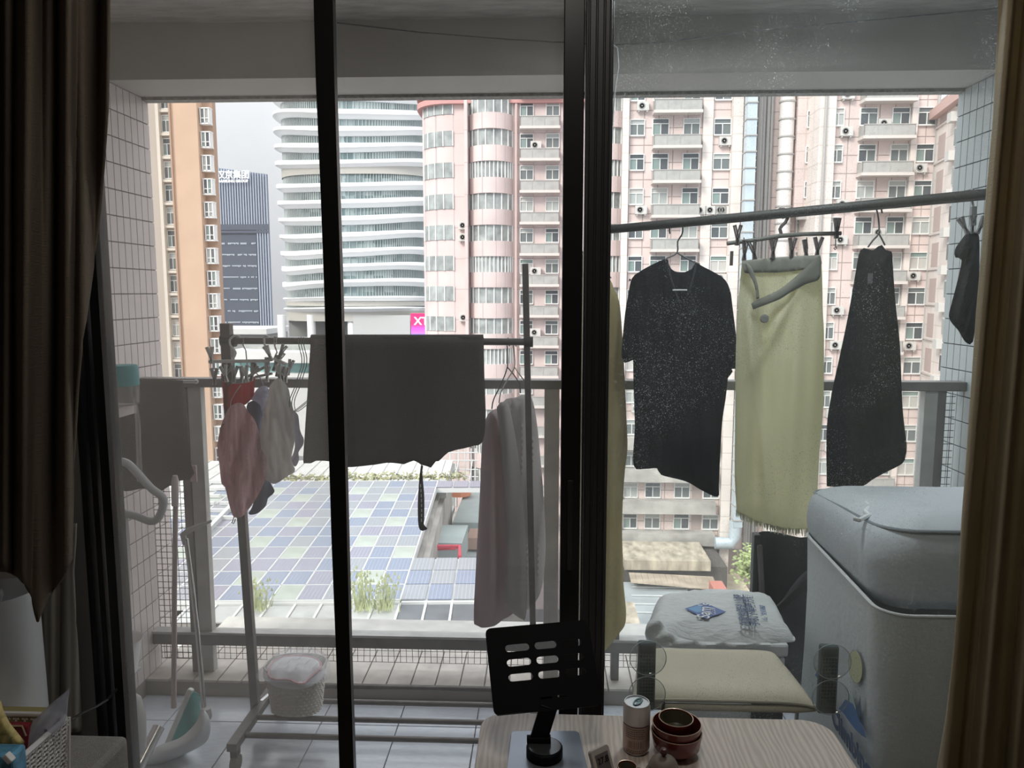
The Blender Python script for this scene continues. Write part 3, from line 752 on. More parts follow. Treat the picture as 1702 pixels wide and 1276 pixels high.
for bi, (px0, px1) in enumerate(((781, 852), (978, 1040))):
    cx = (ga(px0)+ga(px1))/2; half = (ga(px1)-ga(px0))/2
    po = arc(cx, 0, 1.7, half); pi_ = arc(cx, 0, 1.45, half*0.985)
    for k, z in enumerate(zA):
        if z < -22 or z > topA+2: continue
        zt = z-0.06*FH; zb = z-0.57*FH
        ring(po, zt, min(z+0.43*FH, topA+0.6), 0).build('bay_parapet', m_pinkA, A, smooth=True, angle=30)
        wn_ = ring(pi_, zb, zt, 0).build('bay_glazing', m_bglass, A)
        mb = MB()
        for i in range(len(pi_)):
            if i % 2 == 0 or k % 3 == 0: x, y = pi_[i]; mb.bx(x-0.05, x+0.05, y-0.09, y+0.02, zb, zt)
        mb.build('mullion', m_wfr, wn_, kind='stuff')
# corner windows
for k, z in enumerate(zA):
    if z < -22 or z > topA+1: continue
    zt = z-0.02*FH; zb = z-0.50*FH
    cp = [(xl-0.03+RC-(RC+0.03)*math.cos(a), YA+RC-(RC+0.05)*math.sin(a)) for a in [PI/2*(0.30+0.70*i/8) for i in range(9)]]
    o = ring(cp, zb, zt, 0).build('corner_glazing', m_bglass, A)
    mb = MB()
    for i in range(0, 9, 2): mb.bx(cp[i][0]-0.05, cp[i][0]+0.05, cp[i][1]-0.08, cp[i][1], zb, zt)
    mb.build('mullion', m_wfr, o, kind='stuff')
    balcony(A, ga(865), ga(928), z, YA, 1.0)
    window(A, ga(875), z+0.42*FH, 1.15, 1.2, YA); window(A, ga(917), z+0.42*FH, 1.15, 1.2, YA)
    if k in (3, 7, 9): aircon(A, ga(890), z+1.0, YA-0.2)
    if k in (5, 8): aircon(A, ga(772), z-0.5, YA)
    if k == 5: aircon(A, ga(772), z-1.6, YA)
MB().bx(ga(776), ga(781), YA-1.6, YA, -25, topA).build('pilaster', m_pinkA, A)
MB().tube([(ga(858), YA-0.3, -25), (ga(858), YA-0.3, topA)], 0.13, 8).build('drainpipe', mat('pink_pipe', (0.62, 0.48, 0.45), 0.7), A, smooth=True)

# ---- round office tower with wavy white bands
YT = 200.0
xa, xb = XP(449, YT), XP(716, YT); aT = (xb-xa)/2*1.0; cxT = (xa+xb)/2; bT = 15.0; cyT = YT+bT
T = thing('office_tower', 'rounded glass office tower wrapped in wavy white horizontal bands', 'building', (cxT, cyT, -30))
m_tgl = bpy.data.materials.new('tower_curtain_wall'); m_tgl.use_nodes = True
nt = m_tgl.node_tree; b = nt.nodes['Principled BSDF']; b.inputs['Roughness'].default_value = 0.12; b.inputs['Specular IOR Level'].default_value = 0.9
t = nt.nodes.new('ShaderNodeTexCoord'); mp = nt.nodes.new('ShaderNodeMapping'); mp.inputs['Scale'].default_value = (0.42, 0.42, 0.24)
vo = nt.nodes.new('ShaderNodeTexVoronoi'); vo.distance = 'CHEBYCHEV'; vo.inputs['Scale'].default_value = 1.0; vo.inputs['Randomness'].default_value = 0.25
r = nt.nodes.new('ShaderNodeValToRGB'); r.color_ramp.elements[0].color = (0.07, 0.13, 0.14, 1); r.color_ramp.elements[1].color = (0.38, 0.45, 0.45, 1)
nt.links.new(t.outputs['Object'], mp.inputs[0]); nt.links.new(mp.outputs[0], vo.inputs['Vector']); nt.links.new(vo.outputs['Color'], r.inputs['Fac']); nt.links.new(r.outputs[0], b.inputs['Base Color'])
m_band = mat('white_aluminium_band', (0.93, 0.94, 0.94), 0.35)
def sup(a, ra, rb, n=2.9):
    c, s = math.cos(a), math.sin(a)
    return (cxT+ra*math.copysign(abs(c)**(2/n), c), cyT+rb*math.copysign(abs(s)**(2/n), s))
NA = 96
mb = MB(); zt = tz(100, YT); zb = tz(524, YT)
mb.add([Vector((*sup(2*PI*i/NA, aT-1.0, bT-1.0), z)) for z in (zb, zt) for i in range(NA)], [[i, (i+1) % NA, NA+(i+1) % NA, NA+i] for i in range(NA)]+[list(range(NA))[::-1], list(range(NA, 2*NA))])
mb.build('glass_body', m_tgl, T, smooth=True, angle=30)
mb = MB()
for i in range(NA*2):
    x, y = sup(2*PI*i/(NA*2), aT-0.9, bT-0.9); mb.bx(x-0.07, x+0.07, y-0.15, y+0.05, zb, zt)
mb.build('mullion', mat('steel_mullion', (0.45, 0.50, 0.50), 0.4), T, kind='stuff')
bands = [124, 152, 181, 209, 237, 265, 304, 332, 360.5, 388.7, 417, 443, 470, 496, 514]
for k, py in enumerate(bands):
    z0 = tz(py, YT)
    mb = MB(); sc = 0.5 if py > 490 else 1
    vs = []
    for i in range(NA):
        a = 2*PI*i/NA
        wv = math.sin(2*a+0.5+0.25*k); w3 = math.sin(a*3+1.1*k)
        top = z0+0.75*sc+0.55*wv*sc; bot = z0-0.55*sc+0.65*wv*sc+0.15*w3
        out = 1.1+0.5*wv
        x0, y0 = sup(a, aT-1.1, bT-1.1); x1, y1 = sup(a, aT+out-0.5, bT+out); x2, y2 = sup(a, aT-0.9, bT-0.9)
        vs.append([Vector((x0, y0, top+0.05)), Vector((x1, y1, top)), Vector((x1, y1, bot+0.35)), Vector((x2, y2, bot-0.75))])
    V = [p for q in vs for p in q]
    mb.add(V, [[i*4+j, ((i+1) % NA)*4+j, ((i+1) % NA)*4+(j+1) % 4, i*4+(j+1) % 4] for i in range(NA) for j in range(4)])
    mb.build('band', m_band, T, smooth=True, angle=35)
m_plant = mat('louvre_beige', (0.50, 0.49, 0.45), 0.6)
mb = MB()
for zc0, h in ((tz(279, YT), 2.2), (tz(505, YT), 1.2), (tz(525, YT), 3.0)):
    mb.add([Vector((*sup(2*PI*i/NA, aT-0.5, bT-0.5), z)) for z in (zc0-h/2, zc0+h/2) for i in range(NA)], [[i, (i+1) % NA, NA+(i+1) % NA, NA+i] for i in range(NA)])
mb.build('louvre', m_plant, T, smooth=True, angle=30)
zb2 = tz(565, YT-4)
for px in (462, 512, 580, 640, 690): MB().cyl((XP(px, YT), YT+2, zb2), (XP(px, YT), YT+2, zb), 1.1, 16).build('column', m_band, T, smooth=True)
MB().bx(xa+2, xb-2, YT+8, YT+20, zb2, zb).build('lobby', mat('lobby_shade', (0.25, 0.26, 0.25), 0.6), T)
MB().bx(XP(585, YT), XP(680, YT), YT+0.5, YT+1.0, zb2, zb).build('lobby_wall', mat('lobby_wall_grey', (0.52, 0.53, 0.52), 0.5), T)
# podiums at its foot
PD = thing('podium', 'low white curved podium with a teal glazed front below the office towers', 'building', (XP(480, 150), 150, -30))
YP = 150
def slabarc(z0, z1, px0, px1, Y, bulge, nm, m, parent):
    n = 24; x0, x1 = XP(px0, Y), XP(px1, Y); top = [(lerp(x0, x1, i/n), Y-bulge*math.sin(PI*i/n)) for i in range(n+1)]
    pts = top+[(x1, Y+20), (x0, Y+20)]
    return MB().prism(pts, z1-z0, Matrix.Identity(3), (0, 0, (z0+z1)/2)).build(nm, m, parent, smooth=True, angle=30)
m_pod = mat('podium_white', (0.74, 0.75, 0.74), 0.6); m_teal = mat('teal_glazing', (0.22, 0.42, 0.42), 0.2, var=0.2, vscale=1)
slabarc(tz(600, YP), tz(583, YP), 380, 640, YP, 6, 'upper_band', m_pod, PD)
slabarc(-30, tz(618, YP), 380, 640, YP, 5, 'lower_band', m_pod, PD)
slabarc(tz(618, YP), tz(600, YP), 382, 638, YP+2, 5, 'glazing', m_teal, PD)
slabarc(tz(583, YP), tz(574, YP), 400, 620, YP+4, 4, 'plant_bed', mat('grey_roof_bed', (0.35, 0.37, 0.36), 0.8, var=0.2, vscale=0.5), PD)
DK = thing('roof_canopy', 'pale flat canopy roof at the foot of the dark ribbed tower', 'canopy', (XP(400, 240), 240, -30))
MB().bx(XP(330, 240), XP(444, 240), 238, 262, tz(556, 240), tz(547, 240)).build('roof_slab', m_pod, DK)
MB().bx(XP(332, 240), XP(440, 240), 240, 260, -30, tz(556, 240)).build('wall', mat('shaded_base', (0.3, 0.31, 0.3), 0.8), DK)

# ---- lit advertising board
YG = 120
AD = thing('advertising_board', 'glowing red and blue advertising board with a white X and T beside the pink tower', 'sign', (XP(700, YG), YG, -30))
mA_ = bpy.data.materials.new('lit_board'); mA_.use_nodes = True; nt = mA_.node_tree; b = nt.nodes['Principled BSDF']
t = nt.nodes.new('ShaderNodeTexCoord'); s = nt.nodes.new('ShaderNodeSeparateXYZ'); r = nt.nodes.new('ShaderNodeValToRGB')
el = r.color_ramp.elements; el[0].position = 0.0; el[0].color = (0.05, 0.25, 0.9, 1); el[1].position = 1; el[1].color = (0.85, 0.02, 0.12, 1)
e = el.new(0.30); e.color = (0.55, 0.10, 0.6, 1); e = el.new(0.55); e.color = (0.9, 0.03, 0.15, 1)
nt.links.new(t.outputs['Generated'], s.inputs[0]); nt.links.new(s.outputs[2], r.inputs[0]); nt.links.new(r.outputs[0], b.inputs['Emission Color']); nt.links.new(r.outputs[0], b.inputs['Base Color']); b.inputs['Emission Strength'].default_value = 0.75
bw = MB().bx(XP(682, YG), XP(728, YG), YG, YG+0.8, tz(562, YG), tz(521, YG)).build('board_face', mA_, AD)
mb = MB()
for px in (684, 705, 725): mb.bx(XP(px, YG)-0.15, XP(px, YG)+0.15, YG+0.8, YG+1.4, -30, tz(530, YG))
mb.build('support', m_pipe, AD)
m_wtxt = mat('white_lettering', (0.9, 0.9, 0.9), 0.5, emit=0.6)
textobj('lettering', 'XT', FACE, P(700, 534, YG-0.05), 1.7, m_wtxt, AD, extr=0.02, align='CENTER', bold=0.03)

# ---- dark ribbed tower with its rooftop letters
YD = 300.0
D = thing('office_block', 'dark blue ribbed office tower with large white rooftop lettering', 'building', (XP(400, YD), YD, -30))
m_dk = mat('blue_grey_curtain_wall', (0.22, 0.27, 0.36), 0.35, spec=0.6); m_fin = mat('pale_fin', (0.42, 0.47, 0.56), 0.5)
m_dk2 = mat('dark_recessed_glass', (0.10, 0.12, 0.16), 0.3, spec=0.5)
x0, x1 = XP(338, YD), XP(452, YD)
zl, zr_ = tz(271, YD), tz(287, YD); zbm = tz(560, YD)
mb = MB().add([(x0, YD, zbm), (x1, YD, zbm), (x1-12, YD+30, zbm), (x0, YD+30, zbm), (x0, YD, zl), (x1, YD, zr_), (x1-12, YD+30, zr_), (x0, YD+30, zl)], [(0,1,5,4), (1,2,6,5), (2,3,7,6), (3,0,4,7), (4,5,6,7), (0,3,2,1)])
mb.build('wall', m_dk, D)
mb = MB(); n = 27
zr2 = tz(372, YD)
for i in range(n):
    x = lerp(x0, x1, (i+0.5)/n); px_ = lerp(338, 452, (i+.5)/n)
    lowz = zbm if (px_ < 372 or px_ > 430) else zr2
    mb.bx(x-0.22, x+0.22, YD-0.9, YD, lowz, lerp(zl, zr_, (i+0.5)/n))
mb.build('fin', m_fin, D, kind='stuff')
MB().bx(XP(372, YD), XP(430, YD), YD-0.4, YD, zbm, zr2).build('recess', m_dk2, D)
mb = MB(); 
for py in range(383, 545, 19):
    for i in range(22):
        x = lerp(XP(374, YD), XP(428, YD), i/21)
        if random.random() < 0.8: mb.bx(x-0.2, x+0.2, YD-0.6, YD-0.3, tz(py, YD), tz(py+random.choice((2, 2, 3)), YD))
mb.build('floor_light', mat('office_lights', (0.6, 0.66, 0.72), 0.5), D, kind='stuff')
for py, t_ in ((376, 2.2), (384, 1.0)): MB().bx(x0, x1, YD-1.0, YD-0.2, tz(py, YD)-t_/2, tz(py, YD)+t_/2).build('spandrel', m_dk2, D)
textobj('lettering', '汉京集团', FACE, P(387, 291, YD-2), 3.35, m_wtxt, D, extr=0.1, bold=0.05, space=0.92)
textobj('lettering', 'HANKING GROUP', FACE, P(387, 301, YD-2), 1.45, m_wtxt, D, extr=0.1, bold=0.03)

# ---- orange residential tower
YO = 100.0
O = thing('residential_tower', 'tall orange and cream residential tower with white-framed bay windows beside the left wall', 'building', (XP(300, YO), YO, -30))
m_or = mat('orange_render', (0.66, 0.47, 0.34), 0.85, var=0.05, vscale=0.3)
m_or2 = mat('rust_render', (0.48, 0.33, 0.24), 0.85); m_crm = mat('cream_render', (0.72, 0.66, 0.58), 0.8)
o_ = lambda px: XP(px, YO)
MB().bx(o_(298), o_(341), YO, YO+2.4, -30, 55).build('wall', m_or, O)
MB().bx(o_(200), o_(298), YO+2.0, YO+12, -30, 55).build('side_wall', mat('grey_brown_render', (0.50, 0.44, 0.38), 0.85), O)
MB().bx(o_(341), o_(358), YO+1.5, YO+2.6, -30, 55).build('end_wall', m_or2, O)
MB().bx(o_(266), o_(271), YO+1.2, YO+2, -30, 55).build('pilaster', m_crm, O)
MB().bx(o_(292.5), o_(296.5), YO+0.6, YO+2, -30, 55).build('pilaster', m_crm, O)
MB().bx(o_(296.5), o_(299), YO-0.3, YO+0.5, -30, 55).build('pilaster', m_or2, O)
ot = [(atan := (638-y)) for y in ()]
for k in range(20):
    z = EYE.z + YO*(0.2345-0.0297*k)
    if z < -24: break
    wd = MB().bx(o_(271), o_(292.5), YO+1.5, YO+2, z-0.10, z+0.25).build('ledge', m_crm, O)
    w_ = window(O, (o_(271)+o_(292.5))/2, z+0.45, o_(291)-o_(272.5), 2.05, YO+2.0, mull=2, tr=0.3)
    z2 = EYE.z + YO*(0.2165-0.0297*k)
    if z2 < -24: continue
    # projecting bay window on the right end
    xa_, xb_ = o_(343.5), o_(357)
    bw = MB().bx(xa_-0.12, xb_+0.12, YO+0.5, YO+1.5, z2-0.1, z2+0.08).bx(xa_-0.12, xb_+0.12, YO+0.5, YO+1.5, z2+1.85, z2+2.0)
    for x in (xa_, (xa_+xb_)/2, xb_): bw.bx(x-0.07, x+0.07, YO+0.5, YO+0.62, z2, z2+1.9)
    bw.bx(xa_-0.07, xb_, YO+0.52, YO+0.6, z2+0.62, z2+0.72).bx(xa_-0.07, xa_+0.07, YO+0.6, YO+1.5, z2, z2+1.9).bx(xb_-0.07, xb_+0.07, YO+0.6, YO+1.5, z2, z2+1.9)
    o = bw.build('window', mat('bright_window_frame', (0.9, 0.9, 0.88), 0.5), O)
    MB().bx(xa_+0.07, (xa_+xb_)/2-0.07, YO+0.62, YO+0.68, z2+0.08, z2+1.85).build('pane', m_pan[k % 4], o)
    MB().bx((xa_+xb_)/2+0.07, xb_-0.07, YO+0.62, YO+0.68, z2+0.08, z2+1.85).build('pane', m_pan[(k+2) % 4], o)

# ---- roof covered with solar panels
ZS = EYE.z-13.0
rd = Vector((math.sin(math.radians(-3.5)), math.cos(math.radians(3.5)), 0)); rr = Vector((rd.y, -rd.x, 0))
o0 = PZ(665, 999, ZS); CW, RH = 1.10, 1.72
SR = thing('solar_roof', 'large flat roof covered with rows of blue solar panels and pale skylights', 'roof', (o0.x, o0.y, ZS-1.0))
m_pv = mat('solar_cell', (0.11, 0.16, 0.30), 0.28, spec=0.9, var=0.25, vscale=0.4)
def pvmat(name, base, line):
    m = bpy.data.materials.new(name); m.use_nodes = True; nt = m.node_tree; b = nt.nodes['Principled BSDF']; b.inputs['Roughness'].default_value = 0.25; b.inputs['Specular IOR Level'].default_value = 0.8
    t = nt.nodes.new('ShaderNodeTexCoord'); s = nt.nodes.new('ShaderNodeSeparateXYZ'); nt.links.new(t.outputs['Generated'], s.inputs[0])
    w = nt.nodes.new('ShaderNodeMath'); w.operation = 'MULTIPLY'; w.inputs[1].default_value = 6; nt.links.new(s.outputs[0], w.inputs[0])
    f = nt.nodes.new('ShaderNodeMath'); f.operation = 'FRACT'; nt.links.new(w.outputs[0], f.inputs[0])
    g = nt.nodes.new('ShaderNodeMath'); g.operation = 'LESS_THAN'; g.inputs[1].default_value = 0.12; nt.links.new(f.outputs[0], g.inputs[0])
    mx = nt.nodes.new('ShaderNodeMixRGB'); mx.inputs[1].default_value = (*base, 1); mx.inputs[2].default_value = (*line, 1)
    nt.links.new(g.outputs[0], mx.inputs[0]); nt.links.new(mx.outputs[0], b.inputs['Base Color']); return m
pvA = pvmat('solar_cells_blue', (0.20, 0.24, 0.33), (0.34, 0.37, 0.43)); pvB = pvmat('solar_cells_grey', (0.27, 0.29, 0.32), (0.40, 0.42, 0.44)); pvC = pvmat('solar_cells_violet', (0.25, 0.25, 0.32), (0.40, 0.40, 0.45))
m_sky = mat('skylight_sheet', (0.38, 0.42, 0.37), 0.4, var=0.15, vscale=0.8); m_wst = mat('white_steel', (0.62, 0.63, 0.62), 0.5)
mep = {}
def pmesh(m):
    if m.name not in mep:
        q = MB().box((0, 0, 0), (CW-0.09, RH-0.10, 0.05)); e = bpy.data.meshes.new('solar_panel'); e.from_pydata([tuple(v) for v in q.v], [], q.f); e.materials.append(m); mep[m.name] = e
    return mep[m.name]
sky_set = set()
rnd = random.Random(3)
Rp = math.atan2(rr.y, rr.x)
def panel(i, j, m, dz=0.0, nm='solar_panel'):
    c = o0 + rr*((i+0.5)*CW) + rd*((j+0.5)*RH); c.z = ZS+0.06+dz
    o = bpy.data.objects.new(nm, pmesh(m)); COL.objects.link(o); o.parent = SR; o.location = c-ORG[SR.name]; o.rotation_euler.z = Rp
for j in range(12):
    for i in range(-15, 0):
        if j > 7 and i < -13: continue
        q = (i*7+j*5+(i*j) % 3) % 11
        if (i+2*j) % 5 == 0 and (j % 3 != 2): panel(i, j, m_sky, nm='skylight')
        else: panel(i, j, (pvA, pvA, pvB, pvC)[rnd.randrange(4)] if i > -9 else (pvC, pvB, pvA)[rnd.randrange(3)])
for j in range(2):
    for i in range(3): panel(i, j, pvA if (i+j) % 2 else pvB)
for i in range(3): panel(i, 2, pvB)
for j in (11,):
    for i in range(0, 4): panel(i, j, pvC)
def rq(mb, i0, i1, j0, j1, z0, z1):
    vs = [o0+rr*(i*CW)+rd*(j*RH)+Vector((0, 0, z)) for i in (i0, i1) for j in (j0, j1) for z in (z0, z1)]
    return mb.add(vs, [(0,1,3,2), (4,6,7,5), (0,4,5,1), (2,3,7,6), (0,2,6,4), (1,5,7,3)])
mb = MB(); rq(mb, -15.1, 0.05, -0.05, 12.1, -0.3, 0.0); rq(mb, 0, 3.2, -0.05, 3.0, -0.3, 0.0); rq(mb, 0, 4, 11, 12.1, -0.3, 0.0); mb.build('roof_frame', m_wst, SR)
mb = MB()
for i in range(-15, 4):
    rq(mb, i-0.045, i+0.045, -2.2, 0, -0.25, -0.05)
for i in range(-15, 1): rq(mb, i-0.03, i+0.03, 0, 12, 0.0, 0.09)
for j in range(0, 13): rq(mb, -15, 0, j-0.018, j+0.018, 0.0, 0.09)
mb.build('purlin', m_wst, SR, kind='stuff')
for i in range(0, 3): rq(MB(), i+0.06, i+0.94, -1.75, -0.08, -0.16, -0.10).build('dark_panel', mat('dark_glass_panel', (0.10, 0.11, 0.12), 0.25, var=0.3, vscale=1), SR)
for i in range(-8, 0): rq(MB(), i+0.06, i+0.94, -1.0, -0.08, -0.16, -0.10).build('grey_sheet', mat('grey_roof_sheet', (0.42, 0.43, 0.42), 0.5, var=0.15, vscale=1), SR)
rq(MB(), -16, 3.4, -2.6, -2.0, -0.4, 0.0).build('eave_beam', mat('cream_beam', (0.66, 0.66, 0.58), 0.7, var=0.1, vscale=1), SR)
mbd = MB(); rq(mbd, -16, 0.1, -2.05, 12, -1.2, -0.9); rq(mbd, 0.1, 3.3, -2.05, 3.1, -1.2, -0.9)
mbd.build('roof_deck', m_conc, SR)
rq(MB(), -17, 0.5, 12.1, 17, -1.2, -0.35).build('far_roof', mat('pale_roof_tile', (0.56, 0.56, 0.54), 0.8, var=0.12, vscale=1), SR)
mb = MB()
for i in range(-18, 3): rq(mb, i+0.9, i+0.95, 12.6, 17, -0.35, -0.28)
mb.build('roof_seam', m_wst, SR, kind='stuff')
hb = thing('hall_building', 'concrete hall below the solar roof with a pale slate apron', 'building', (o0.x, o0.y, -30))
mb = MB(); rq(mb, -18, 0.4, -4.5, 17, -17.5, -1.2); mb.build('wall', m_conc, hb)
ap = []
for i in range(-17, 5):
    o = rq(MB(), i+0.02, i+0.98, -5.3, -2.62, -1.5, -0.55).build('slab', mat('apron_slab', (0.58, 0.57, 0.54), 0.85, var=0.12, vscale=2), hb)
rq(MB(), -18, 5.6, -9, -5.3, -2.6, -1.9).build('lower_slab', mat('apron_slab', (0.58, 0.57, 0.54)), hb)
for i in (0.4, 1.5, 2.6, 4.4): rq(MB(), i, i+0.22, -7.5, -5.0, -1.9, -0.9).build('cross_beam', m_wst, hb)
# plants
m_leaf = mat('dusty_leaves', (0.42, 0.46, 0.25), 0.8, var=0.4, vscale=3)
def bushes(name, pts, r, n, m, **kw):
    mb = MB(); rn = random.Random(5)
    for (x, y, z) in pts:
        for _ in range(n):
            c = Vector((x, y, z))+Vector((rn.gauss(0, r), rn.gauss(0, r*0.5), abs(rn.gauss(0, r*0.8))))
            a = rn.uniform(0, PI); b = rn.uniform(-0.8, 0.8); u = Vector((math.cos(a), math.sin(a), b)).normalized()*rn.uniform(.10, .22); v = u.orthogonal().normalized()*rn.uniform(.05, .1)
            mb.add([c-u, c+v, c+u, c-v], [(0, 1, 2, 3)])
    return mb.build(name, m, flip=False, **kw)
pp = [tuple(o0+rr*(i*CW)+rd*(12.7*RH)+Vector((0, 0, -0.1))) for i in [x*0.45 for x in range(-26, 4)]]
bushes('rooftop_plants', pp, 0.28, 26, mat('dry_green_leaves', (0.33, 0.33, 0.18), 0.8, var=0.4, vscale=2), kind='stuff', label='strip of dry green plants along the far edge of the solar roof', cat='plants')
for px, hgt, lb in ((600, 1.6, 'tuft of weeds growing through the roof edge behind the black screen strip'), (640, 1.4, 'tuft of weeds on the roof edge below the hanging dark strap'), (425, 1.2, 'tuft of weeds on the roof edge behind the garment rack post')):
    g = PZ(px, 1012, ZS); mb = MB(); rn = random.Random(px)
    for _ in range(60):
        a = g+Vector((rn.gauss(0, 0.22), rn.gauss(0, 0.2), 0)); tip = a+Vector((rn.gauss(0, 0.2), rn.gauss(0, 0.2), rn.uniform(0.4, 1)*hgt))
        w_ = Vector((0.025, 0.01, 0)); mb.add([a-w_, a+w_, tip], [(0, 1, 2)]); mb.add([tip-w_*2, tip+w_*2, tip+Vector((0, 0, 0.18))], [(0, 1, 2)])
    mb.build('weed', m_leaf, flip=False, label=lb, cat='plant')

# white stepped steel frames at the left end of the roof
WF = thing('steel_stair', 'white stepped steel frames beside the far left edge of the solar roof', 'steel frame', tuple(PZ(335, 850, ZS-1.0)))
mb = MB()
for k in range(7):
    a = PZ(300, 872-k*12, ZS+0.2); b2 = PZ(330+k*9, 872-k*12, ZS+0.2); mb.bar(a, b2, 0.25, 0.18)
    mb.bar(b2, b2+Vector((0, 0, -1.5)), 0.16, 0.16)
MB_ = mb; mb.bar(PZ(322, 905, ZS+0.2), PZ(388, 838, ZS+0.2), 0.25, 0.3); mb.build('tread', m_wst, WF)
mb = MB()
for k in range(3): mb.bar(PZ(330+18*k, 860-12*k, ZS+0.2), PZ(402+10*k, 860-12*k, ZS+0.2), 0.2, 0.2)
mb.build('rail', m_wst, WF)

# courtyard to the right of the solar roof
CY_ = thing('courtyard_block', 'grey-green rooftop block with a red pipe beside the solar roof', 'building', tuple(PZ(740, 915, ZS-3)))
m_gg = mat('grey_green_roof', (0.33, 0.38, 0.37), 0.7, var=0.12, vscale=0.6); m_red = mat('red_pipe', (0.62, 0.08, 0.12), 0.5)
def zbox(x0, x1, y0, y1, z, h, nm, m, parent):
    """block whose flat top covers px x0..x1 / rows y0 (far)..y1 (near) at height z"""
    a = PZ(x0, y1, z); b_ = PZ(x1, y1, z); c_ = PZ((x0+x1)/2, y0, z)
    return MB().bx(a.x, b_.x, a.y, max(c_.y, a.y+0.3), z-h, z).build(nm, m, parent)
zbox(712, 768, 872, 902, ZS-2.4, 1.6, 'roof_block', m_gg, CY_)
zbox(752, 860, 815, 868, ZS-4, 2.5, 'roof_block', m_gg, CY_)
zbox(766, 860, 868, 925, ZS-4.6, 2.5, 'roof_block', mat('blue_grey_roof', (0.38, 0.42, 0.42), 0.7, var=0.1, vscale=1), CY_)
zbox(735, 752, 840, 850, ZS-4.5, 0.4, 'white_hatch', m_wst, CY_)
zbox(716, 870, 850, 935, ZS-8, 8, 'yard', mat('yard_brown', (0.30, 0.28, 0.25), 0.9, var=0.3, vscale=1), CY_)
a = PZ(718, 908, ZS-2.4)
MB().tube([a, PZ(764, 908, ZS-2.4), PZ(764, 926, ZS-2.4)], 0.12, 8).tube([a+Vector((0, .3, -.3)), PZ(758, 912, ZS-2.5)], 0.06, 6).build('red_pipe', m_red, CY_, smooth=True)
zbox(776, 800, 878, 894, ZS-3.6, 0.8, 'rusty_tank', mat('rusty_brown', (0.36, 0.24, 0.19), 0.8), CY_)
c = PZ(763, 822, ZS-3.8)
MB().lathe([(0.9, 0), (1.0, 0.7), (0.9, 0.75)], tuple(c), 14, sx=1.1).build('roof_bin', mat('orange_tarp', (0.75, 0.27, 0.14), 0.7), label='orange tarpaulin cover on the grey rooftop behind the towel', cat='cover')
# white pipes / antenna clutter at far edge
AN = thing('pipe_rack', 'thin white pipe rack standing behind the right end of the solar roof', 'pipe rack', tuple(P(770, 800, 60)))
mb = MB()
for px in (735, 748, 762, 773, 783, 790): mb.tube([P(px, 800, 60), P(px, 745, 60)], 0.06, 5)
for y in (752, 765, 780, 792): mb.tube([P(733, y, 60), P(795, y, 60)], 0.05, 5)
mb.build('pipe', m_wst, AN)

# low roofs at the foot of the pink block
LR = thing('market_roof', 'stained low roofs and awnings at the foot of the pink block', 'building', tuple(PZ(1150, 970, -21)))
m_stain = mat('stained_parapet', (0.42, 0.37, 0.29), 0.9, var=0.4, vscale=0.9, stretch=(2, 1, 0.5)); m_brown = mat('brown_sheet', (0.42, 0.35, 0.27), 0.8, var=0.3, vscale=0.6)
Yq = 62.0
MB().bx(XP(1046, Yq), XP(1196, Yq), Yq, Yq+5, ZP(948, Yq, 1120), ZP(932, Yq, 1120)).build('parapet', m_stain, LR)
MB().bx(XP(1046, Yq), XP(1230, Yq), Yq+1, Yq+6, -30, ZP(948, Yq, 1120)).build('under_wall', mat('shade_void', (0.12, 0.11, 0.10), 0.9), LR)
for k in range(14):
    p0, p1 = P(1050+k*10, 952+0.5*k, Yq-0.5), P(1054+k*10.4, 968+0.9*k, Yq-4.0)
    MB().bar(p0, p1, 0.47, 0.08).build('roof_sheet', m_brown, LR)
zbox(1040, 1176, 968, 1050, -21.5, 3, 'metal_roof', mat('grey_metal_roof', (0.34, 0.37, 0.38), 0.5, var=0.2, vscale=0.5), LR)
mb = MB()
for k in range(4):
    a, b_ = PZ(1050, 975+k*14, -21.4), PZ(1170, 977+k*14, -21.4); mb.bar(a, b_, 0.06, 0.06)
mb.build('roof_seam', m_wst, LR)
zbox(1190, 1212, 965, 985, -20.5, 1.5, 'red_box', mat('faded_red', (0.50, 0.20, 0.16), 0.8), LR)
zbox(1035, 1065, 1000, 1040, -19.5, 2, 'yellow_box', mat('stained_parapet', (0.5, 0.45, 0.3)), LR)
zbox(1176, 1300, 925, 1060, -24, 3, 'yard_wall', mat('yard_cream', (0.62, 0.55, 0.42), 0.9, var=0.35, vscale=0.5), LR)
# trees
def tree(name, c, r, m, label):
    t = thing(name, label, 'tree', (c.x, c.y, c.z-r*2.2)); rn = random.Random(int(c.x*10))
    mb = MB().tube([c+Vector((0, 0, -r*2.2)), c+Vector((0.1, 0, -r*0.5)), c], [0.18, 0.14, 0.08], 8)
    for k in range(5):
        a = k*1.3; mb.tube([c+Vector((0, 0, -r*0.6)), c+Vector((math.cos(a), math.sin(a), 0.3))*r*0.7], [0.07, 0.03], 5)
    mb.build('trunk', mat('bark', (0.16, 0.12, 0.08), 0.9), t)
    mb = MB()
    for _ in range(1400):
        d = Vector((rn.gauss(0, 1), rn.gauss(0, 1), rn.gauss(0, 0.8))); d = d.normalized()*r*rn.uniform(0.45, 1)*(0.8+0.25*math.sin(d.x*5+d.y*3))
        p = c+d; u = Vector((rn.uniform(-1, 1), rn.uniform(-1, 1), rn.uniform(-.5, .5))).normalized()*0.2; v = u.orthogonal().normalized()*0.10
        mb.add([p-u, p+v, p+u, p-v], [(0, 1, 2, 3)])
    mb.build('leaves', m, t, kind='stuff', flip=False)
tree('street_tree', P(1256, 940, 60), 2.0, mat('lit_leaves', (0.34, 0.40, 0.18), 0.8, var=0.3, vscale=1), 'yellow-green tree at the foot of the pink block beside the folded dark chair')
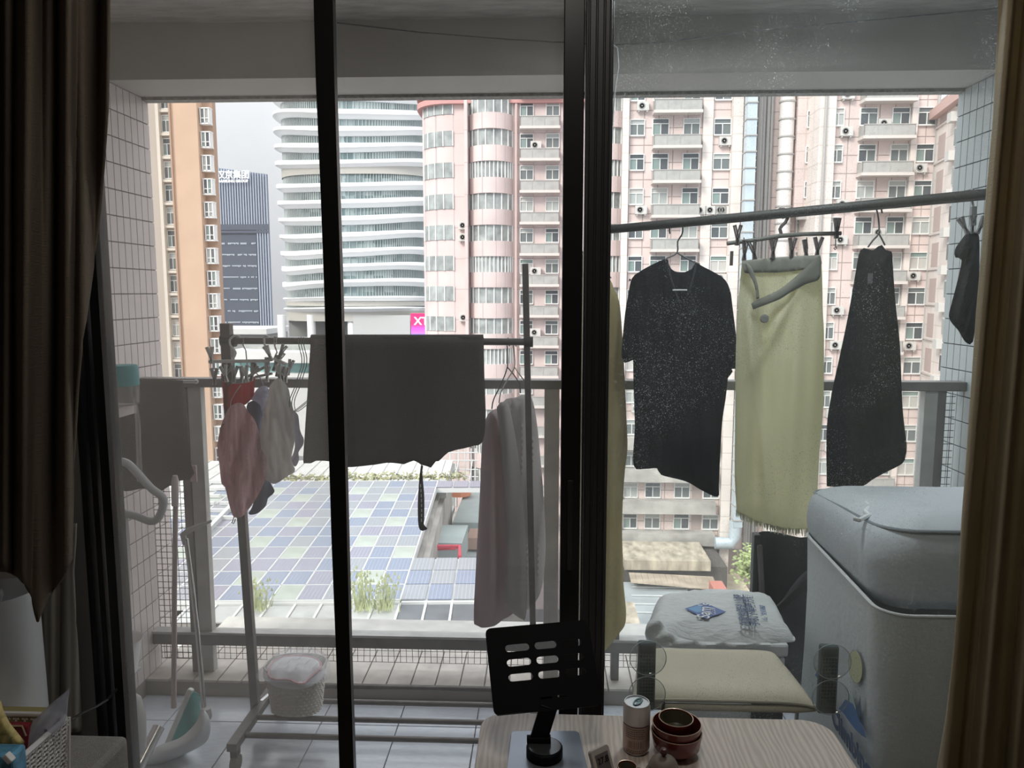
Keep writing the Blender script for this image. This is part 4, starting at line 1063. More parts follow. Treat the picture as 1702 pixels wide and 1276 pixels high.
# ================================================================== BALCONY THINGS
m_pole = mat('dark_grey_pole', (0.13, 0.12, 0.115), 0.5, metal=0.3, var=0.15, vscale=30)
m_chrome = mat('worn_chrome', (0.62, 0.62, 0.62), 0.22, metal=0.9)
m_wplast = mat('white_plastic', (0.72, 0.71, 0.69), 0.45)
m_gplast = mat('grey_plastic', (0.42, 0.42, 0.42), 0.45)
m_wire_w = mat('pale_wire', (0.55, 0.53, 0.50), 0.4, metal=0.3)
m_wire_d = mat('dark_wire', (0.12, 0.12, 0.12), 0.4, metal=0.4)
def wave(*terms):
    def f(x, y):
        s = 0
        for a, wx, wy, ph in terms: s += a*math.sin(x*wx+y*wy+ph)
        return s
    return f
def pxs(pts, s, ox, oy): return [(ox+x/s, oy+y/s) for x, y in pts]

# ---- garment rack on castors
YG_ = 2.69
post_base = PZ(424, 1186, 0.10)
GR = thing('garment_rack', 'dark grey rolling garment rack with four base bars left of the thick door post', 'clothes rack', (post_base.x+0.45, YG_, 0))
def square_post(px_pts, w, nm, parent, m=m_pole):
    mb = MB()
    for (a, b) in zip(px_pts[:-1], px_pts[1:]): mb.bar(P(a[0], a[1], YG_), P(b[0], b[1], YG_), w, w, up=(0, 1, 0))
    return mb.build(nm, m, parent, bevel=0.002)
square_post([(391, 690), (426, 1190)], 0.030, 'post', GR)
MB().bar(P(376, 537, YG_), P(384, 700, YG_), 0.036, 0.036, up=(0, 1, 0)).build('post_sleeve', m_pole, GR, bevel=0.003)
square_post([(873, 438), (889, 1192)], 0.022, 'post', GR)
MB().tube([P(376, 562, YG_-0.002), P(376, 580, YG_-0.002)], 0.0, 3)
MB().cyl(P(380, 566, YG_), P(880, 568, YG_), 0.0125, 16).build('top_rod', m_pole, GR, smooth=True)
MB().cyl(P(368, 565, YG_), P(392, 566, YG_), 0.022, 16).build('joint', mat('black_plastic', (0.03, 0.03, 0.03), 0.5), GR, smooth=True)
MB().cyl(P(872, 568, YG_), P(886, 568, YG_), 0.019, 16).build('joint', MATS['black_plastic'], GR, smooth=True)
ft0 = PZ(388, 1244, 0.10); xL = post_base.x; y0f, y1f = 2.42, 2.92
MB().bx(xL-0.018, xL+0.018, y0f, y1f, 0.085, 0.115).build('foot', m_pole, GR, bevel=0.003)
xRr = PZ(889, 1190, 0.10).x
MB().bx(xRr-0.018, xRr+0.018, y0f, y1f, 0.085, 0.115).build('foot', m_pole, GR, bevel=0.003)
for i, y in enumerate((2.50, 2.615, 2.735, 2.85)):
    MB().cyl((xL+0.01, y, 0.10), (xRr-0.01, y, 0.10), 0.010, 12).build('base_bar', m_pole, GR, smooth=True)
def castor(x, y):
    cs = MB().bx(x-0.012, x+0.012, y-0.018, y+0.018, 0.055, 0.085).build('castor', MATS['black_plastic'], GR, bevel=0.002)
    MB().cyl((x-0.012, y, 0.028), (x+0.012, y, 0.028), 0.028, 20).build('wheel', mat('grey_green_rubber', (0.16, 0.17, 0.14), 0.7), cs, smooth=True)
for x in (xL, xRr):
    for y in (y0f+0.03, y1f-0.03): castor(x, y)
MB().bar(Vector((xL, YG_+0.01, 0.115)), Vector((xL+0.03, YG_+0.14, 0.115)), 0.012, 0.004).build('bracket', m_chrome, GR)

# ---- pegs and hangers
def peg(mb, c, ang, s=1.0, open_=0.35, Y=None):
    """a plastic clothes peg in the X-Z plane, c = jaw end, pointing up by ang"""
    for sg in (-1, 1):
        a = ang+sg*open_*0.5; d = Vector((math.sin(a), 0, math.cos(a))); n = Vector((math.cos(a), 0, -math.sin(a)))
        j = Vector(c); m_ = j+Vector((math.sin(ang), 0, math.cos(ang)))*0.022*s; e = m_+d*0.036*s
        mb.bar(j+n*sg*0.003*s, m_, 0.007*s, 0.010*s, up=(0, 1, 0))
        mb.bar(m_+n*0.003*s, e+n*0.003*s, 0.003*s, 0.010*s, up=(0, 1, 0)); mb.bar(m_-n*0.003*s, e-n*0.003*s, 0.003*s, 0.010*s, up=(0, 1, 0)); mb.bar(e-n*0.0045*s, e+n*0.0045*s, 0.005*s, 0.010*s, up=(0, 1, 0))
    return mb
def wire_hanger(name, label, pts, Y, r, m, extra=None, Y1=None, group=None):
    n = len(pts)
    mb = MB().tube([P(x, y, lerp(Y, Y if Y1 is None else Y1, i/(n-1))) for i, (x, y) in enumerate(smoothpoly(pts, 5, False))] if Y1 is None else
                   [P(x, y, lerp(Y, Y1, i/(n-1))) for i, (x, y) in enumerate(pts)], r, 8)
    if extra:
        for e in extra: mb.tube([P(x, y, Y) for x, y in e], r, 8)
    return mb.build(name, m, smooth=True, label=label, cat='hanger', group=group)

# ---- white clip hanger with red cloth and pink garment (left)
YH = 2.66
CH = thing('clip_hanger', 'white plastic clip hanger carrying the red cloth at the left end of the rack rod', 'hanger', tuple(P(420, 600, YH)))
zo = lambda x, y: (330+x/8.505, 550+y/8.505)
hk = [zo(*p) for p in ((590, 90), (540, 60), (480, 80), (440, 130), (450, 200), (500, 260), (525, 310), (500, 370), (470, 400))]
MB().tube([P(x, y, YH-0.01) for x, y in smoothpoly(hk, 3, False)], 0.004, 8).build('hook', m_wplast, CH, smooth=True)
MB().bar(P(*zo(150, 430), YH-0.01), P(*zo(1000, 420), YH-0.01), 0.011, 0.018, up=(0, 1, 0)).build('bar', m_wplast, CH, bevel=0.002)
rn = random.Random(11)
for i, (x, y, a) in enumerate(((190, 460, -0.1), (230, 760, 0), (330, 700, 0.5), (400, 720, -0.2), (500, 720, 0.1), (600, 730, 0.2), (690, 720, -0.15), (740, 700, 0.3))):
    q = P(*zo(x, y), YH-0.02+0.012*(i % 3)); mb = peg(MB(), q, a, 1.0, 0.55)
    mb.build('peg', m_gplast if i % 3 else m_wplast, CH)
    if i > 1: MB().tube([q+Vector((0, 0, 0.03)), P(*zo(x, 430), YH-0.01)], 0.0012, 6).build('ring_wire', m_wire_w, CH)
m_redc = mat('red_cloth', (0.60, 0.05, 0.05), 0.8, trans=0.45, bump=0.1)
cloth('red_cloth', [zo(*p) for p in ((320, 600), (400, 660), (430, 735), (560, 745), (680, 735), (745, 700), (770, 640), (805, 650), (790, 740), (785, 880), (740, 970), (640, 1050), (500, 1060), (420, 1110), (360, 1130), (345, 900), (330, 740))], YH+0.012, m_redc, 0.02, 14, wave((.006, .25, .05, 0), (.004, .6, 0, 1)), 3, sharp=(), label='bright red cloth pegged under the white clip hanger', cat='cloth')
m_net = mat('sheer_grey_net', (0.40, 0.36, 0.37), 0.9, alpha=0.45, trans=0.3)
zp = lambda x, y: (340+x/5.315, 640+y/5.315)
m_pink = mat('sheer_pink_fabric', (0.74, 0.50, 0.51), 0.85, var=0.30, vscale=5, stretch=(7, 7, 1.1), trans=0.42, sheen=0.2)  # shading of overlapping folds put into the colour as stretched streaks
pk = [zp(*p) for p in ((215, 200), (290, 155), (345, 170), (390, 240), (440, 300), (470, 380), (485, 430), (500, 560), (545, 650), (530, 840), (500, 920), (430, 1040), (370, 1120), (325, 1165), (260, 1165), (230, 1100), (205, 1000), (180, 900), (150, 870), (130, 700), (113, 560), (130, 420), (165, 300))]
cloth('pink_garment', pk, YH-0.035, m_pink, 0.06, 40, wave((.018, .20, .03, 0), (.008, .45, -.04, 1.5), (.006, .1, .08, 0)), 4, label='sheer pink garment bunched below the red cloth', cat='garment')
MB().tube([P(*zp(*p), YH-0.035) for p in ((262, 1160), (250, 1190), (242, 1215), (256, 1222), (268, 1200), (272, 1180))], 0.0018, 6).build('hook_loop', m_wire_w, label='small wire loop at the tip of the pink garment', cat='loop', smooth=True)
MB().tube([P(*zp(*p), YH-0.045) for p in ((320, 0), (270, 70), (232, 140), (228, 200))], 0.0013, 6).build('hanger_string', m_wire_w, label='thin cord running over the red cloth to the pink garment', cat='cord', smooth=True)
m_navy = mat('navy_jersey', (0.13, 0.15, 0.23), 0.85, bump=0.2, bscale=150, trans=0.15)
m_lav = mat('white_lavender_jersey', (0.62, 0.62, 0.72), 0.85, var=0.15, vscale=20, trans=0.4)
cloth('navy_garment', [zp(*p) for p in ((370, 190), (430, 135), (490, 150), (520, 240), (505, 380), (520, 640), (580, 850), (618, 940), (560, 1000), (545, 1060), (470, 1130), (400, 1145), (388, 1130), (430, 1040), (440, 800), (430, 400))], YH+0.03, m_navy, 0.04, 25, wave((.008, .3, .03, 0)), 4, label='navy blue garment hanging behind the pink one, its corner showing low down', cat='garment')
cloth('lavender_sleeve', [zp(*p) for p in ((430, 80), (480, 20), (530, 5), (560, 20), (568, 60), (550, 160), (515, 260), (490, 180), (440, 140), (410, 130))], YH+0.02, m_lav, 0.045, 18, wave((.004, .2, .9, 0)), 3, label='white and lavender striped sleeve draped above the navy garment', cat='garment')
m_gcl = mat('sheer_grey_garment', (0.68, 0.66, 0.63), 0.85, var=0.22, vscale=5, stretch=(7, 7, 1.1), trans=0.45)  # vertical streaks in the colour stand in for darker, layered folds
gb = [zp(*p) for p in ((575, 10), (640, -60), (700, -30), (745, 40), (760, 130), (790, 240), (795, 380), (800, 470), (770, 620), (765, 660), (800, 740), (795, 765), (740, 800), (650, 860), (600, 870), (520, 820), (460, 780), (440, 700), (470, 560), (490, 400), (520, 240), (560, 100))]
cloth('grey_blouse', gb, YH-0.012, m_gcl, 0.05, 35, wave((.010, .2, .02, 0), (.006, .4, -.1, 1)), 4, label='sheer pale grey blouse hanging between the pink garment and the dark towel', cat='garment')
cloth('lilac_top', [zp(*p) for p in ((780, 230), (825, 260), (845, 400), (878, 480), (865, 540), (830, 590), (835, 660), (800, 720), (765, 655), (795, 560), (790, 400), (760, 300))], YH+0.03, mat('lilac_fabric', (0.52, 0.50, 0.56), 0.85, trans=0.45), 0.03, 14, wave((.005, .3, .2, 0)), 4, label='lilac top peeking out behind the grey blouse', cat='garment')
# second clip hanger, folded
C2 = thing('clip_hanger', 'grey folding clip hanger crowded with pegs in the middle of the left laundry', 'hanger', tuple(P(450, 600, YH)))
MB().tube([P(*zo(*p), YH) for p in ((990, 90), (955, 60), (925, 90), (930, 180), (960, 260), (990, 330), (1010, 380))], 0.004, 8).build('hook', m_wplast, C2, smooth=True)
MB().tube([P(*zo(*p), YH+.02) for p in ((1100, 180), (1100, 80), (1075, 75), (1070, 130), (1080, 220), (1110, 300), (1060, 400))], 0.003, 8).build('hook', m_wire_w, C2, smooth=True)
MB().bar(P(*zo(760, 420), YH), P(*zo(850, 560), YH), 0.012, 0.012, up=(0, 1, 0)).build('arm', mat('dark_green_plastic', (0.12, 0.14, 0.12), 0.6), C2, bevel=.001)
MB().bar(P(*zo(700, 640), YH-.01), P(*zo(970, 490), YH-.01), 0.009, 0.012, up=(0, 1, 0)).build('arm', m_gplast, C2, bevel=.001)
MB().bar(P(*zo(1080, 400), YH-.01), P(*zo(1240, 470), YH-.01), 0.011, 0.012, up=(0, 1, 0)).build('arm', m_wplast, C2, bevel=.001)
MB().cyl(P(*zo(970, 370), YH-.01), P(*zo(970, 600), YH-.01), 0.009, 12).build('hub', m_gplast, C2, smooth=True)
MB().bar(P(*zo(800, 650), YH-.01), P(*zo(1040, 600), YH-.01), 0.009, 0.012, up=(0, 1, 0)).build('arm', m_gplast, C2, bevel=.001)
for i, (x, y, a) in enumerate(((970, 720, 0.05), (1060, 560, 0.35), (1090, 500, 0.5), (1110, 640, 0.1), (1150, 700, -0.1), (1190, 720, 0.0), (1230, 730, 0.1), (1260, 620, 0.3), (1040, 420, -.4), (1120, 400, .5))):
    peg(MB(), P(*zo(x, y), YH-0.02+0.012*(i % 4)), a, 0.95, 0.4).build('peg', m_gplast if i % 2 else m_wplast, C2)
MB().tube([P(*zo(*p), YH+.01) for p in ((640, 95), (630, 200), (670, 280), (685, 470), (760, 540), (860, 640), (910, 740), (910, 780))], 0.0022, 8).build('wire_hanger', mat('steel_wire', (0.35, 0.35, 0.38), 0.4, metal=.5), label='steel wire hanger holding the lavender sleeve', cat='hanger', smooth=True)
# three green wire hangers
m_gw = mat('green_coated_wire', (0.14, 0.22, 0.18), 0.4)
tri = ((0, 0), (-6, 10), (-4, 100), (30, 240), (40, 300), (35, 400), (10, 480), (-60, 700), (-130, 880), (-130, 1000), (-90, 1050), (110, 900), (130, 880))
for i, (dx, dy, lb) in enumerate(((1420, 90, 'nearest the pegs'), (1455, 85, 'in the middle of the three'), (1490, 88, 'closest to the dark towel'))):
    g = [zo(dx+p[0], dy+p[1]) for p in tri]
    MB().tube([P(x, y, YH-.015+0.012*i) for x, y in smoothpoly(g, 3, False)], 0.0016, 6).build('wire_hanger', m_gw, smooth=True, label='thin green wire hanger on the rack rod, '+lb, cat='hanger', group='green wire hangers beside the dark towel')
# ---- big dark bath towel over the rod
m_towel = mat('charcoal_terry', (0.085, 0.078, 0.072), 0.95, var=0.12, vscale=300, bump=0.9, bscale=420, sheen=0.1)
tw = pxs([(90, 48), (300, 46), (550, 48), (795, 50), (798, 200), (803, 380), (790, 478), (755, 492), (716, 503), (680, 510), (650, 520), (612, 555), (600, 556), (580, 582), (560, 575), (540, 570), (510, 553), (470, 568), (440, 564), (400, 562), (350, 570), (240, 580), (200, 570), (165, 556), (110, 554), (90, 564), (60, 564), (66, 430), (75, 290)], 2.4545, 480, 540)
def twY(x, y):
    t = max(0, min(1, (y-562)/14)); return YG_ - 0.019*t**0.5*1.0 - 0.012
to = cloth('bath_towel', tw, YG_, m_towel, 0.010, 8, wave((.004, .05, .01, 0), (.002, .14, .02, 1)), 7, sharp=(0, 3), Yfn=twY, label='large charcoal bath towel spread over the rack rod behind the bowed black strip', cat='towel')
back = [(518, 560), (803, 561), (803, 700), (516, 710)]
cloth('towel_back', back, YG_+0.022, m_towel, 0.006, 8, wave((.003, .05, .01, 0)), 12, parent=to, smooth_pts=False)
mbt = MB()
n = 24; mbt.grid(lambda u, v: P(lerp(518, 803, u), 566, YG_)+Vector((0, -0.020*math.cos(PI*v), 0.003+0.019*math.sin(PI*v))), n, 8)
mbt.build('towel_fold', m_towel, to, smooth=True, flip=False)
st = pxs([(540, 570), (548, 574), (545, 600), (548, 640), (553, 700), (553, 780), (552, 815), (566, 830), (545, 840), (535, 835), (528, 810), (526, 740), (528, 690), (533, 620)], 2.4545, 480, 540)
so = cloth('perforated_strap', st, YG_-0.02, mat('dark_rubber_strap', (0.07, 0.07, 0.07), 0.6), 0.003, 3, wave((.003, 0, .05, 0)), 3, label='dark perforated strap dangling below the charcoal towel', cat='strap')
for i in range(8):
    y = 807+i*8.2; q = P(697+2.2*math.sin((y-800)/30)+1.6, y, YG_-0.026)
    MB().bx(q.x-0.0012, q.x+0.0012, q.y-0.0008, q.y+0.0008, q.z-0.006, q.z+0.006).build('eyelet', mat('light_through_hole', (0.85, 0.85, 0.82), 0.6), so)
# ---- pale towels on wire hangers, right end of the rack
zt_ = lambda x, y: (790+x/7.087, 540+y/7.087)
m_pt = mat('dusty_pink_towel', (0.46, 0.38, 0.38), 0.9, trans=0.3, bump=0.25, bscale=300, var=0.05)
m_gt = mat('warm_grey_towel', (0.44, 0.42, 0.40), 0.9, trans=0.28, bump=0.25, bscale=300, var=0.05)
m_gl = mat('light_grey_towel', (0.56, 0.54, 0.53), 0.9, trans=0.4, bump=0.2, bscale=300)
YTt = 2.765
cloth('hand_towel', [(807, 697), (815, 684), (824, 679), (832, 682), (846, 720), (858, 800), (862, 900), (858, 1000), (852, 1020), (835, 1030), (822, 1040), (800, 1043), (788, 1037), (790, 960), (797, 830), (801, 740)], YTt-0.03, m_pt, 0.05, 22, wave((.008, .16, .0, 0), (.004, .35, .0, 1)), 7, label='dusty pink towel on a wire hanger, reaching lowest behind the tablet stand', cat='towel')
cloth('hand_towel', [(826, 676), (832, 668), (842, 667), (850, 690), (862, 760), (872, 860), (876, 960), (875, 1020), (872, 1031), (862, 1026), (846, 1012), (838, 990), (842, 900), (836, 780), (828, 700)], YTt-0.075, m_gt, 0.04, 18, wave((.007, .2, .0, 0)), 6, label='warm grey towel hanging just in front of the pale one', cat='towel')
cloth('hand_towel', [(836, 668), (858, 660), (874, 655), (884, 662), (892, 700), (900, 780), (906, 870), (906, 930), (898, 985), (880, 1010), (868, 1004), (864, 900), (856, 790), (846, 710)], YTt, m_gl, 0.05, 20, wave((.009, .3, .02, 0), (.004, .7, .0, 1)), 6, label='light grey pleated towel behind the right-hand rack post', cat='towel')
h1 = [zt_(*p) for p in ((400, 250), (402, 170), (385, 150), (370, 180), (378, 300), (378, 490), (310, 680), (215, 880), (195, 990))]
h2 = [zt_(*p) for p in ((480, 255), (470, 160), (448, 150), (440, 180), (455, 300), (462, 490), (380, 640), (300, 800), (280, 920))]
wire_hanger('wire_hanger', 'wire hanger holding the dusty pink towel', h1, YTt-0.06, 0.0022, m_wire_d, [[zt_(*p) for p in ((378, 495), (450, 580), (525, 690), (530, 800))]])
wire_hanger('wire_hanger', 'wire hanger holding the warm grey towel', h2, YTt-0.07, 0.0022, m_wire_w, [[zt_(*p) for p in ((462, 495), (520, 580), (580, 660))]])

# ---- plastic basket with folded towels, on the rack base
m_bas = mat('ivory_basket_plastic', (0.62, 0.59, 0.54), 0.5)
bc = PZ(485, 1192, 0.112); bc.y = 2.66
BK = thing('laundry_basket', 'ivory woven-look plastic basket standing on the rack base', 'basket', (bc.x, bc.y, 0.110))
mb = MB(); Hb = 0.175
def bas(a, v, off=0): 
    rx = lerp(0.088, 0.108, v)+off; ry = lerp(0.062, 0.078, v)+off; c, s = math.cos(a), math.sin(a)
    return Vector((bc.x+rx*math.copysign(abs(c)**.75, c), bc.y+ry*math.copysign(abs(s)**.75, s), 0.112+Hb*v))
mb.grid(lambda u, v: bas(2*PI*u, v, -0.003), 48, 2).grid(lambda u, v: bas(2*PI*u, v, -0.0045), 48, 2)
mb.add([bas(2*PI*i/24, 0.02, -0.002) for i in range(24)], [list(range(24))])
mb.build('bowl', m_bas, BK, smooth=True, flip=False)
mb = MB()
for r in range(13):
    v = (r+.5)/13.5
    for k in range(56):
        if (k+r) % 2: a0, a1 = 2*PI*k/56, 2*PI*(k+1)/56; mb.tube([bas(a0, v, -.001), bas((a0+a1)/2, v, .0022), bas(a1, v, -.001)], 0.0035, 5)
mb.build('weave', m_bas, BK, smooth=True, kind='stuff')
mb = MB().tube([bas(2*PI*i/40, 1.0, 0.002) for i in range(40)], 0.0042, 8, closed=True); mb.build('rim', m_bas, BK, smooth=True)
m_wt = mat('white_terry', (0.78, 0.78, 0.80), 0.9, bump=0.4, bscale=300, trans=0.1); m_pk = mat('pink_hem', (0.72, 0.42, 0.45), 0.85)
fb = [(437, 1118), (440, 1100), (455, 1086), (480, 1080), (505, 1083), (530, 1088), (541, 1100), (538, 1118), (520, 1130), (500, 1141), (470, 1136), (450, 1132)]
zcl = 0.29
def pad(name, outline, z, h, m, parent=None, **kw):
    """soft folded thing lying flat: outline in the picture at height z, domed upward by h"""
    poly = smoothpoly(outline, 5); pts = [Vector(p) for p in poly]; n = len(pts)
    xs = [p[0] for p in poly]; ys = [p[1] for p in poly]; st_ = max(2.5, (max(xs)-min(xs))/26); y = min(ys)+st_/2
    while y < max(ys):
        x = min(xs)+st_/2
        while x < max(xs):
            if inpoly(x, y, poly) and edgedist(x, y, poly) > st_*.4: pts.append(Vector((x, y)))
            x += st_
        y += st_*.6
    vs, es, fs, *_ = delaunay_2d_cdt(pts, [], [list(range(n))], 1, 1e-4); V = []; N = len(vs); rim = kw.pop('rim', 12); fo = kw.pop('fold', None)
    for side in (0, 1):
        for v in vs:
            d = min(1, edgedist(v.x, v.y, poly)/rim); q = PZ(v.x, v.y, z)
            q.z = z-0.004 if side == 0 else z+h*math.sin(d*PI/2)+(fo(v.x, v.y) if fo else 0)*d
            V.append(q)
    cnt = {}
    for f in fs:
        for i in range(len(f)): e = tuple(sorted((f[i], f[(i+1) % len(f)]))); cnt[e] = cnt.get(e, 0)+1
    Fc = [list(f) for f in fs]+[[i+N for i in f][::-1] for f in fs]
    for f in fs:
        for i in range(len(f)):
            a, b = f[i], f[(i+1) % len(f)]
            if cnt[tuple(sorted((a, b)))] == 1: Fc.append([b, a, a+N, b+N])
    return MB().add(V, Fc).build(name, m, parent, smooth=True, angle=75, **kw)
pad('folded_towel', [(438, 1125), (444, 1104), (468, 1096), (500, 1098), (530, 1102), (540, 1116), (528, 1132), (500, 1143), (462, 1140)], 0.272, 0.018, m_wt, label='lower white towel folded in the ivory basket', cat='towel')
t2 = pad('folded_towel', [(446, 1122), (452, 1103), (470, 1092), (500, 1090), (528, 1096), (533, 1108), (519, 1122), (502, 1136), (478, 1129), (458, 1129)], 0.298, 0.014, m_wt, fold=wave((.003, .12, .1, 0)), label='upper white towel with a pink hem, heaped in the ivory basket', cat='towel')
hm = [(446, 1122), (452, 1103), (470, 1092), (500, 1090), (528, 1096), (533, 1108), (519, 1122), (502, 1136), (478, 1129), (458, 1129)]
MB().tube([PZ(x, y, 0.300) for x, y in smoothpoly(hm, 5)], 0.0035, 6, closed=True).build('hem', m_pk, t2, smooth=True)
pad('plastic_wrap', [(430, 1128), (440, 1108), (470, 1083), (520, 1080), (543, 1090), (548, 1110), (535, 1132)], 0.300, 0.030, glassy('clear_film', (0.95, 0.95, 0.96), 0.08, haze=0.16), fold=wave((.006, .4, .2, 0), (.005, .2, .5, 1)), label='crinkled clear plastic film over the towels in the ivory basket', cat='film')

# ---- towel bar on the left wall with dark towel
TBY = 2.78
TB = thing('towel_bar', 'white wall-mounted bar with a ball end sticking out past the brown towel', 'towel bar', (XL, TBY, ZP(634, TBY, 300)))
zb_ = P(326, 634, TBY)
MB().cyl((XL+0.003, TBY, zb_.z), (zb_.x, TBY, zb_.z), 0.006, 12).build('rod', m_wplast, TB, smooth=True)
MB().lathe([(0, -.009), (.007, -.006), (.009, 0), (.007, .006), (0, .009)], tuple(zb_), 12).build('ball_end', m_wplast, TB, smooth=True)
MB().bx(XL+0.003, XL+0.014, TBY-.03, TBY+.03, zb_.z-.03, zb_.z+.03).build('wall_plate', m_wplast, TB, bevel=.003)
m_bt = mat('brown_grey_towel', (0.17, 0.145, 0.13), 0.95, bump=0.7, bscale=350, var=0.1, vscale=250)
cloth('hanging_towel', [(186, 632), (232, 629), (270, 630), (304, 632), (309, 680), (313, 730), (317, 770), (323, 786), (316, 796), (298, 799), (284, 806), (262, 818), (240, 812), (190, 800)], TBY-0.004, m_bt, 0.018, 10, wave((.004, .08, .02, 0)), 7, sharp=(3,), label='brown-grey towel hung over the wall bar at the left', cat='towel')
MB().bx(P(318, 780, TBY).x-.004, P(327, 780, TBY).x, TBY-.006, TBY+.004, ZP(806, TBY), ZP(778, TBY)).build('care_tag', mat('pinkish_tag', (0.60, 0.50, 0.50), .8, trans=.3), bpy.data.objects['hanging_towel'], bevel=.002)
# ---- shelf and teal-capped bottle
YBt = 2.56
SH = MB().bx(XL+0.003, P(213, 680, YBt).x, YBt-0.06, YBt+0.06, ZP(690, YBt, 200), ZP(674, YBt, 200)).build('wall_shelf', mat('pale_pink_shelf', (0.58, 0.50, 0.50), .6), label='short pinkish shelf on the left wall under the teal-capped bottle', cat='shelf', bevel=.003)
zs = ZP(674, YBt, 200); xc = P(206, 640, YBt).x; rB = 0.048
BT = thing('water_bottle', 'clear plastic bottle with a teal top beside the brown towel', 'bottle', (xc, YBt, zs+0.001))
zt = ZP(607, YBt, 200)
MB().lathe([(0.02, 0), (rB*.8, 0.002), (rB, .01), (rB, (zt-zs)*.52)], (xc, YBt, zs+.001), 28).build('body', glassy('clear_plastic', (.82, .82, .80), .12, haze=.25, hcol=(.5, .48, .45)), BT, smooth=True)
MB().lathe([(rB+.001, (zt-zs)*.50), (rB+.001, (zt-zs)*.93), (rB*.93, (zt-zs)), (0.0, (zt-zs))], (xc, YBt, zs+.001), 28).build('cap', mat('teal_plastic', (0.10, 0.42, 0.44), .4, trans=.3), BT, smooth=True)
# ---- floor washer / stick cleaner with loop handle
YW_ = 2.05
FW = thing('floor_cleaner', 'upright grey floor cleaner with a big looped handle standing by the left wall', 'floor cleaner', tuple(P(214, 1250, YW_)))
lo = [(186, 780), (198, 768), (212, 770), (232, 790), (252, 812), (270, 826), (271, 842), (262, 862), (250, 866), (228, 858), (205, 852), (194, 842)]
mb = MB().tube([P(x, y, YW_) for x, y in smoothpoly(lo, 5)], 0.011, 10, closed=True); mb.build('loop_handle', mat('pale_grey_plastic', (0.50, 0.51, 0.52), .35), FW, smooth=True)
MB().bar(P(202, 850, YW_), P(212, 1130, YW_), 0.030, 0.026, up=(0, 1, 0)).build('pole', m_gplast, FW, bevel=.006)
MB().lathe([(0.030, 0), (0.040, .01), (.044, .10), (.034, .16), (.02, .175)], tuple(P(221, 1250, YW_)), 20, sx=.9).build('motor_body', m_gplast, FW, smooth=True)
MB().tube([P(224, 660, YBt-.12), P(229, 700, YBt-.12), P(231, 760, YBt-.12), P(233, 800, YBt-.12)], [.004, .008, .008, .010], 12).build('clear_tube', glassy('clear_tube_plastic', (.85, .85, .85), .25, haze=.1), BT, smooth=True)
# basin at the wall
bs = P(200, 1092, 2.70)
MB().lathe([(.055, 0), (.078, .125), (.082, .13), (.076, .125), (.053, .006), (0, .006)], (bs.x, bs.y, bs.z-.06), 24).build('plastic_tub', m_wplast, label='white plastic tub on a wall bracket, half hidden by the black door stile', cat='tub', smooth=True)
MB().bx(XL+.003, bs.x+.05, bs.y-.05, bs.y+.05, bs.z-.074, bs.z-.062).build('wall_bracket', m_gplast, label='small grey wall bracket under the white plastic tub', cat='bracket', bevel=.002)
# ---- broom and dustpan
YBr = 2.60
BR = thing('broom', 'upright broom with pinkish stick and teal bristles in the left corner', 'broom', tuple(P(292, 1215, YBr)))
MB().tube([P(292, 830, YBr+.04), P(290, 980, YBr+.03), P(289, 1150, YBr), P(289, 1175, YBr)], [.009, .009, .009, .010], 12).build('stick', mat('pinkish_stick', (0.42, 0.34, 0.33), .5), BR, smooth=True)
MB().tube([P(291, 840, YBr+.04), P(291, 800, YBr+.04), P(291, 790, YBr+.04)], [.012, .013, .008], 12).build('grip', mat('pale_grip', (0.55, 0.50, 0.49), .5), BR, smooth=True)
hA, hB = P(268, 1262, YBr-.09), P(318, 1144, YBr-.02)
mb = MB(); u = (hB-hA).normalized(); mb.bar(hA, hB, 0.020, 0.03, up=(0, 1, 0)); mb.build('head', mat('frosted_white', (0.62, 0.64, 0.62), .5), BR, bevel=.006)
mb = MB(); m_tl = mat('teal_bristles', (0.16, 0.48, 0.47), .7); nrm = Vector((u.z, 0, -u.x))
for i in range(46):
    t = i/45; L = .045+.05*math.sin(PI*min(1, t*1.1)); b0 = hA.lerp(hB, .06+.9*t)
    for k in (-1, 0, 1):
        a = b0+Vector((0, k*.009, 0)); mb.tube([a, a+nrm*L+Vector((.004*k, 0, -.01))], [.0022, .0012], 4, cap=False)
mb.build('bristles', m_tl, BR, kind='stuff')
DP = thing('dustpan', 'white long-handled dustpan catching the teal bristles of the broom', 'dustpan', tuple(P(310, 1262, YBr-.12)))
pc = P(312, 1240, YBr-.10)
dpo = [(240, 1262), (262, 1240), (300, 1225), (326, 1200), (334, 1178), (345, 1186), (350, 1205), (346, 1228), (330, 1242), (300, 1256), (270, 1268), (244, 1272)]
cloth('pan', dpo, YBr-.13, mat('white_pan_plastic', (0.60, 0.62, 0.63), .35), .09, 22, None, 5, parent=DP)
MB().tube([P(341, 1196, YBr-.08), P(328, 1050, YBr-.02), P(320, 980, YBr), P(309, 895, YBr+.02)], .008, 12).build('stick', m_chrome, DP, smooth=True)
MB().tube([P(308, 905, YBr+.02), P(304, 888, YBr+.02), P(312, 882, YBr+.01), P(330, 874, YBr-.01), P(351, 866, YBr-.02)], [.009, .011, .010, .008, .004], 10).build('grip', mat('grip_grey', (.46, .45, .44), .45), DP, smooth=True)
MB().lathe([(.016, -.01), (.02, 0), (.016, .03)], tuple(P(343, 1190, YBr-.08)), 14).build('socket', m_gplast, DP, smooth=True)
MB().tube([P(222, 1290, 2.2), P(264, 1208, 2.32)], .019, 20).build('chrome_tube', m_chrome, label='shiny chrome tube leaning between the floor cleaner and dustpan', cat='tube', smooth=True)

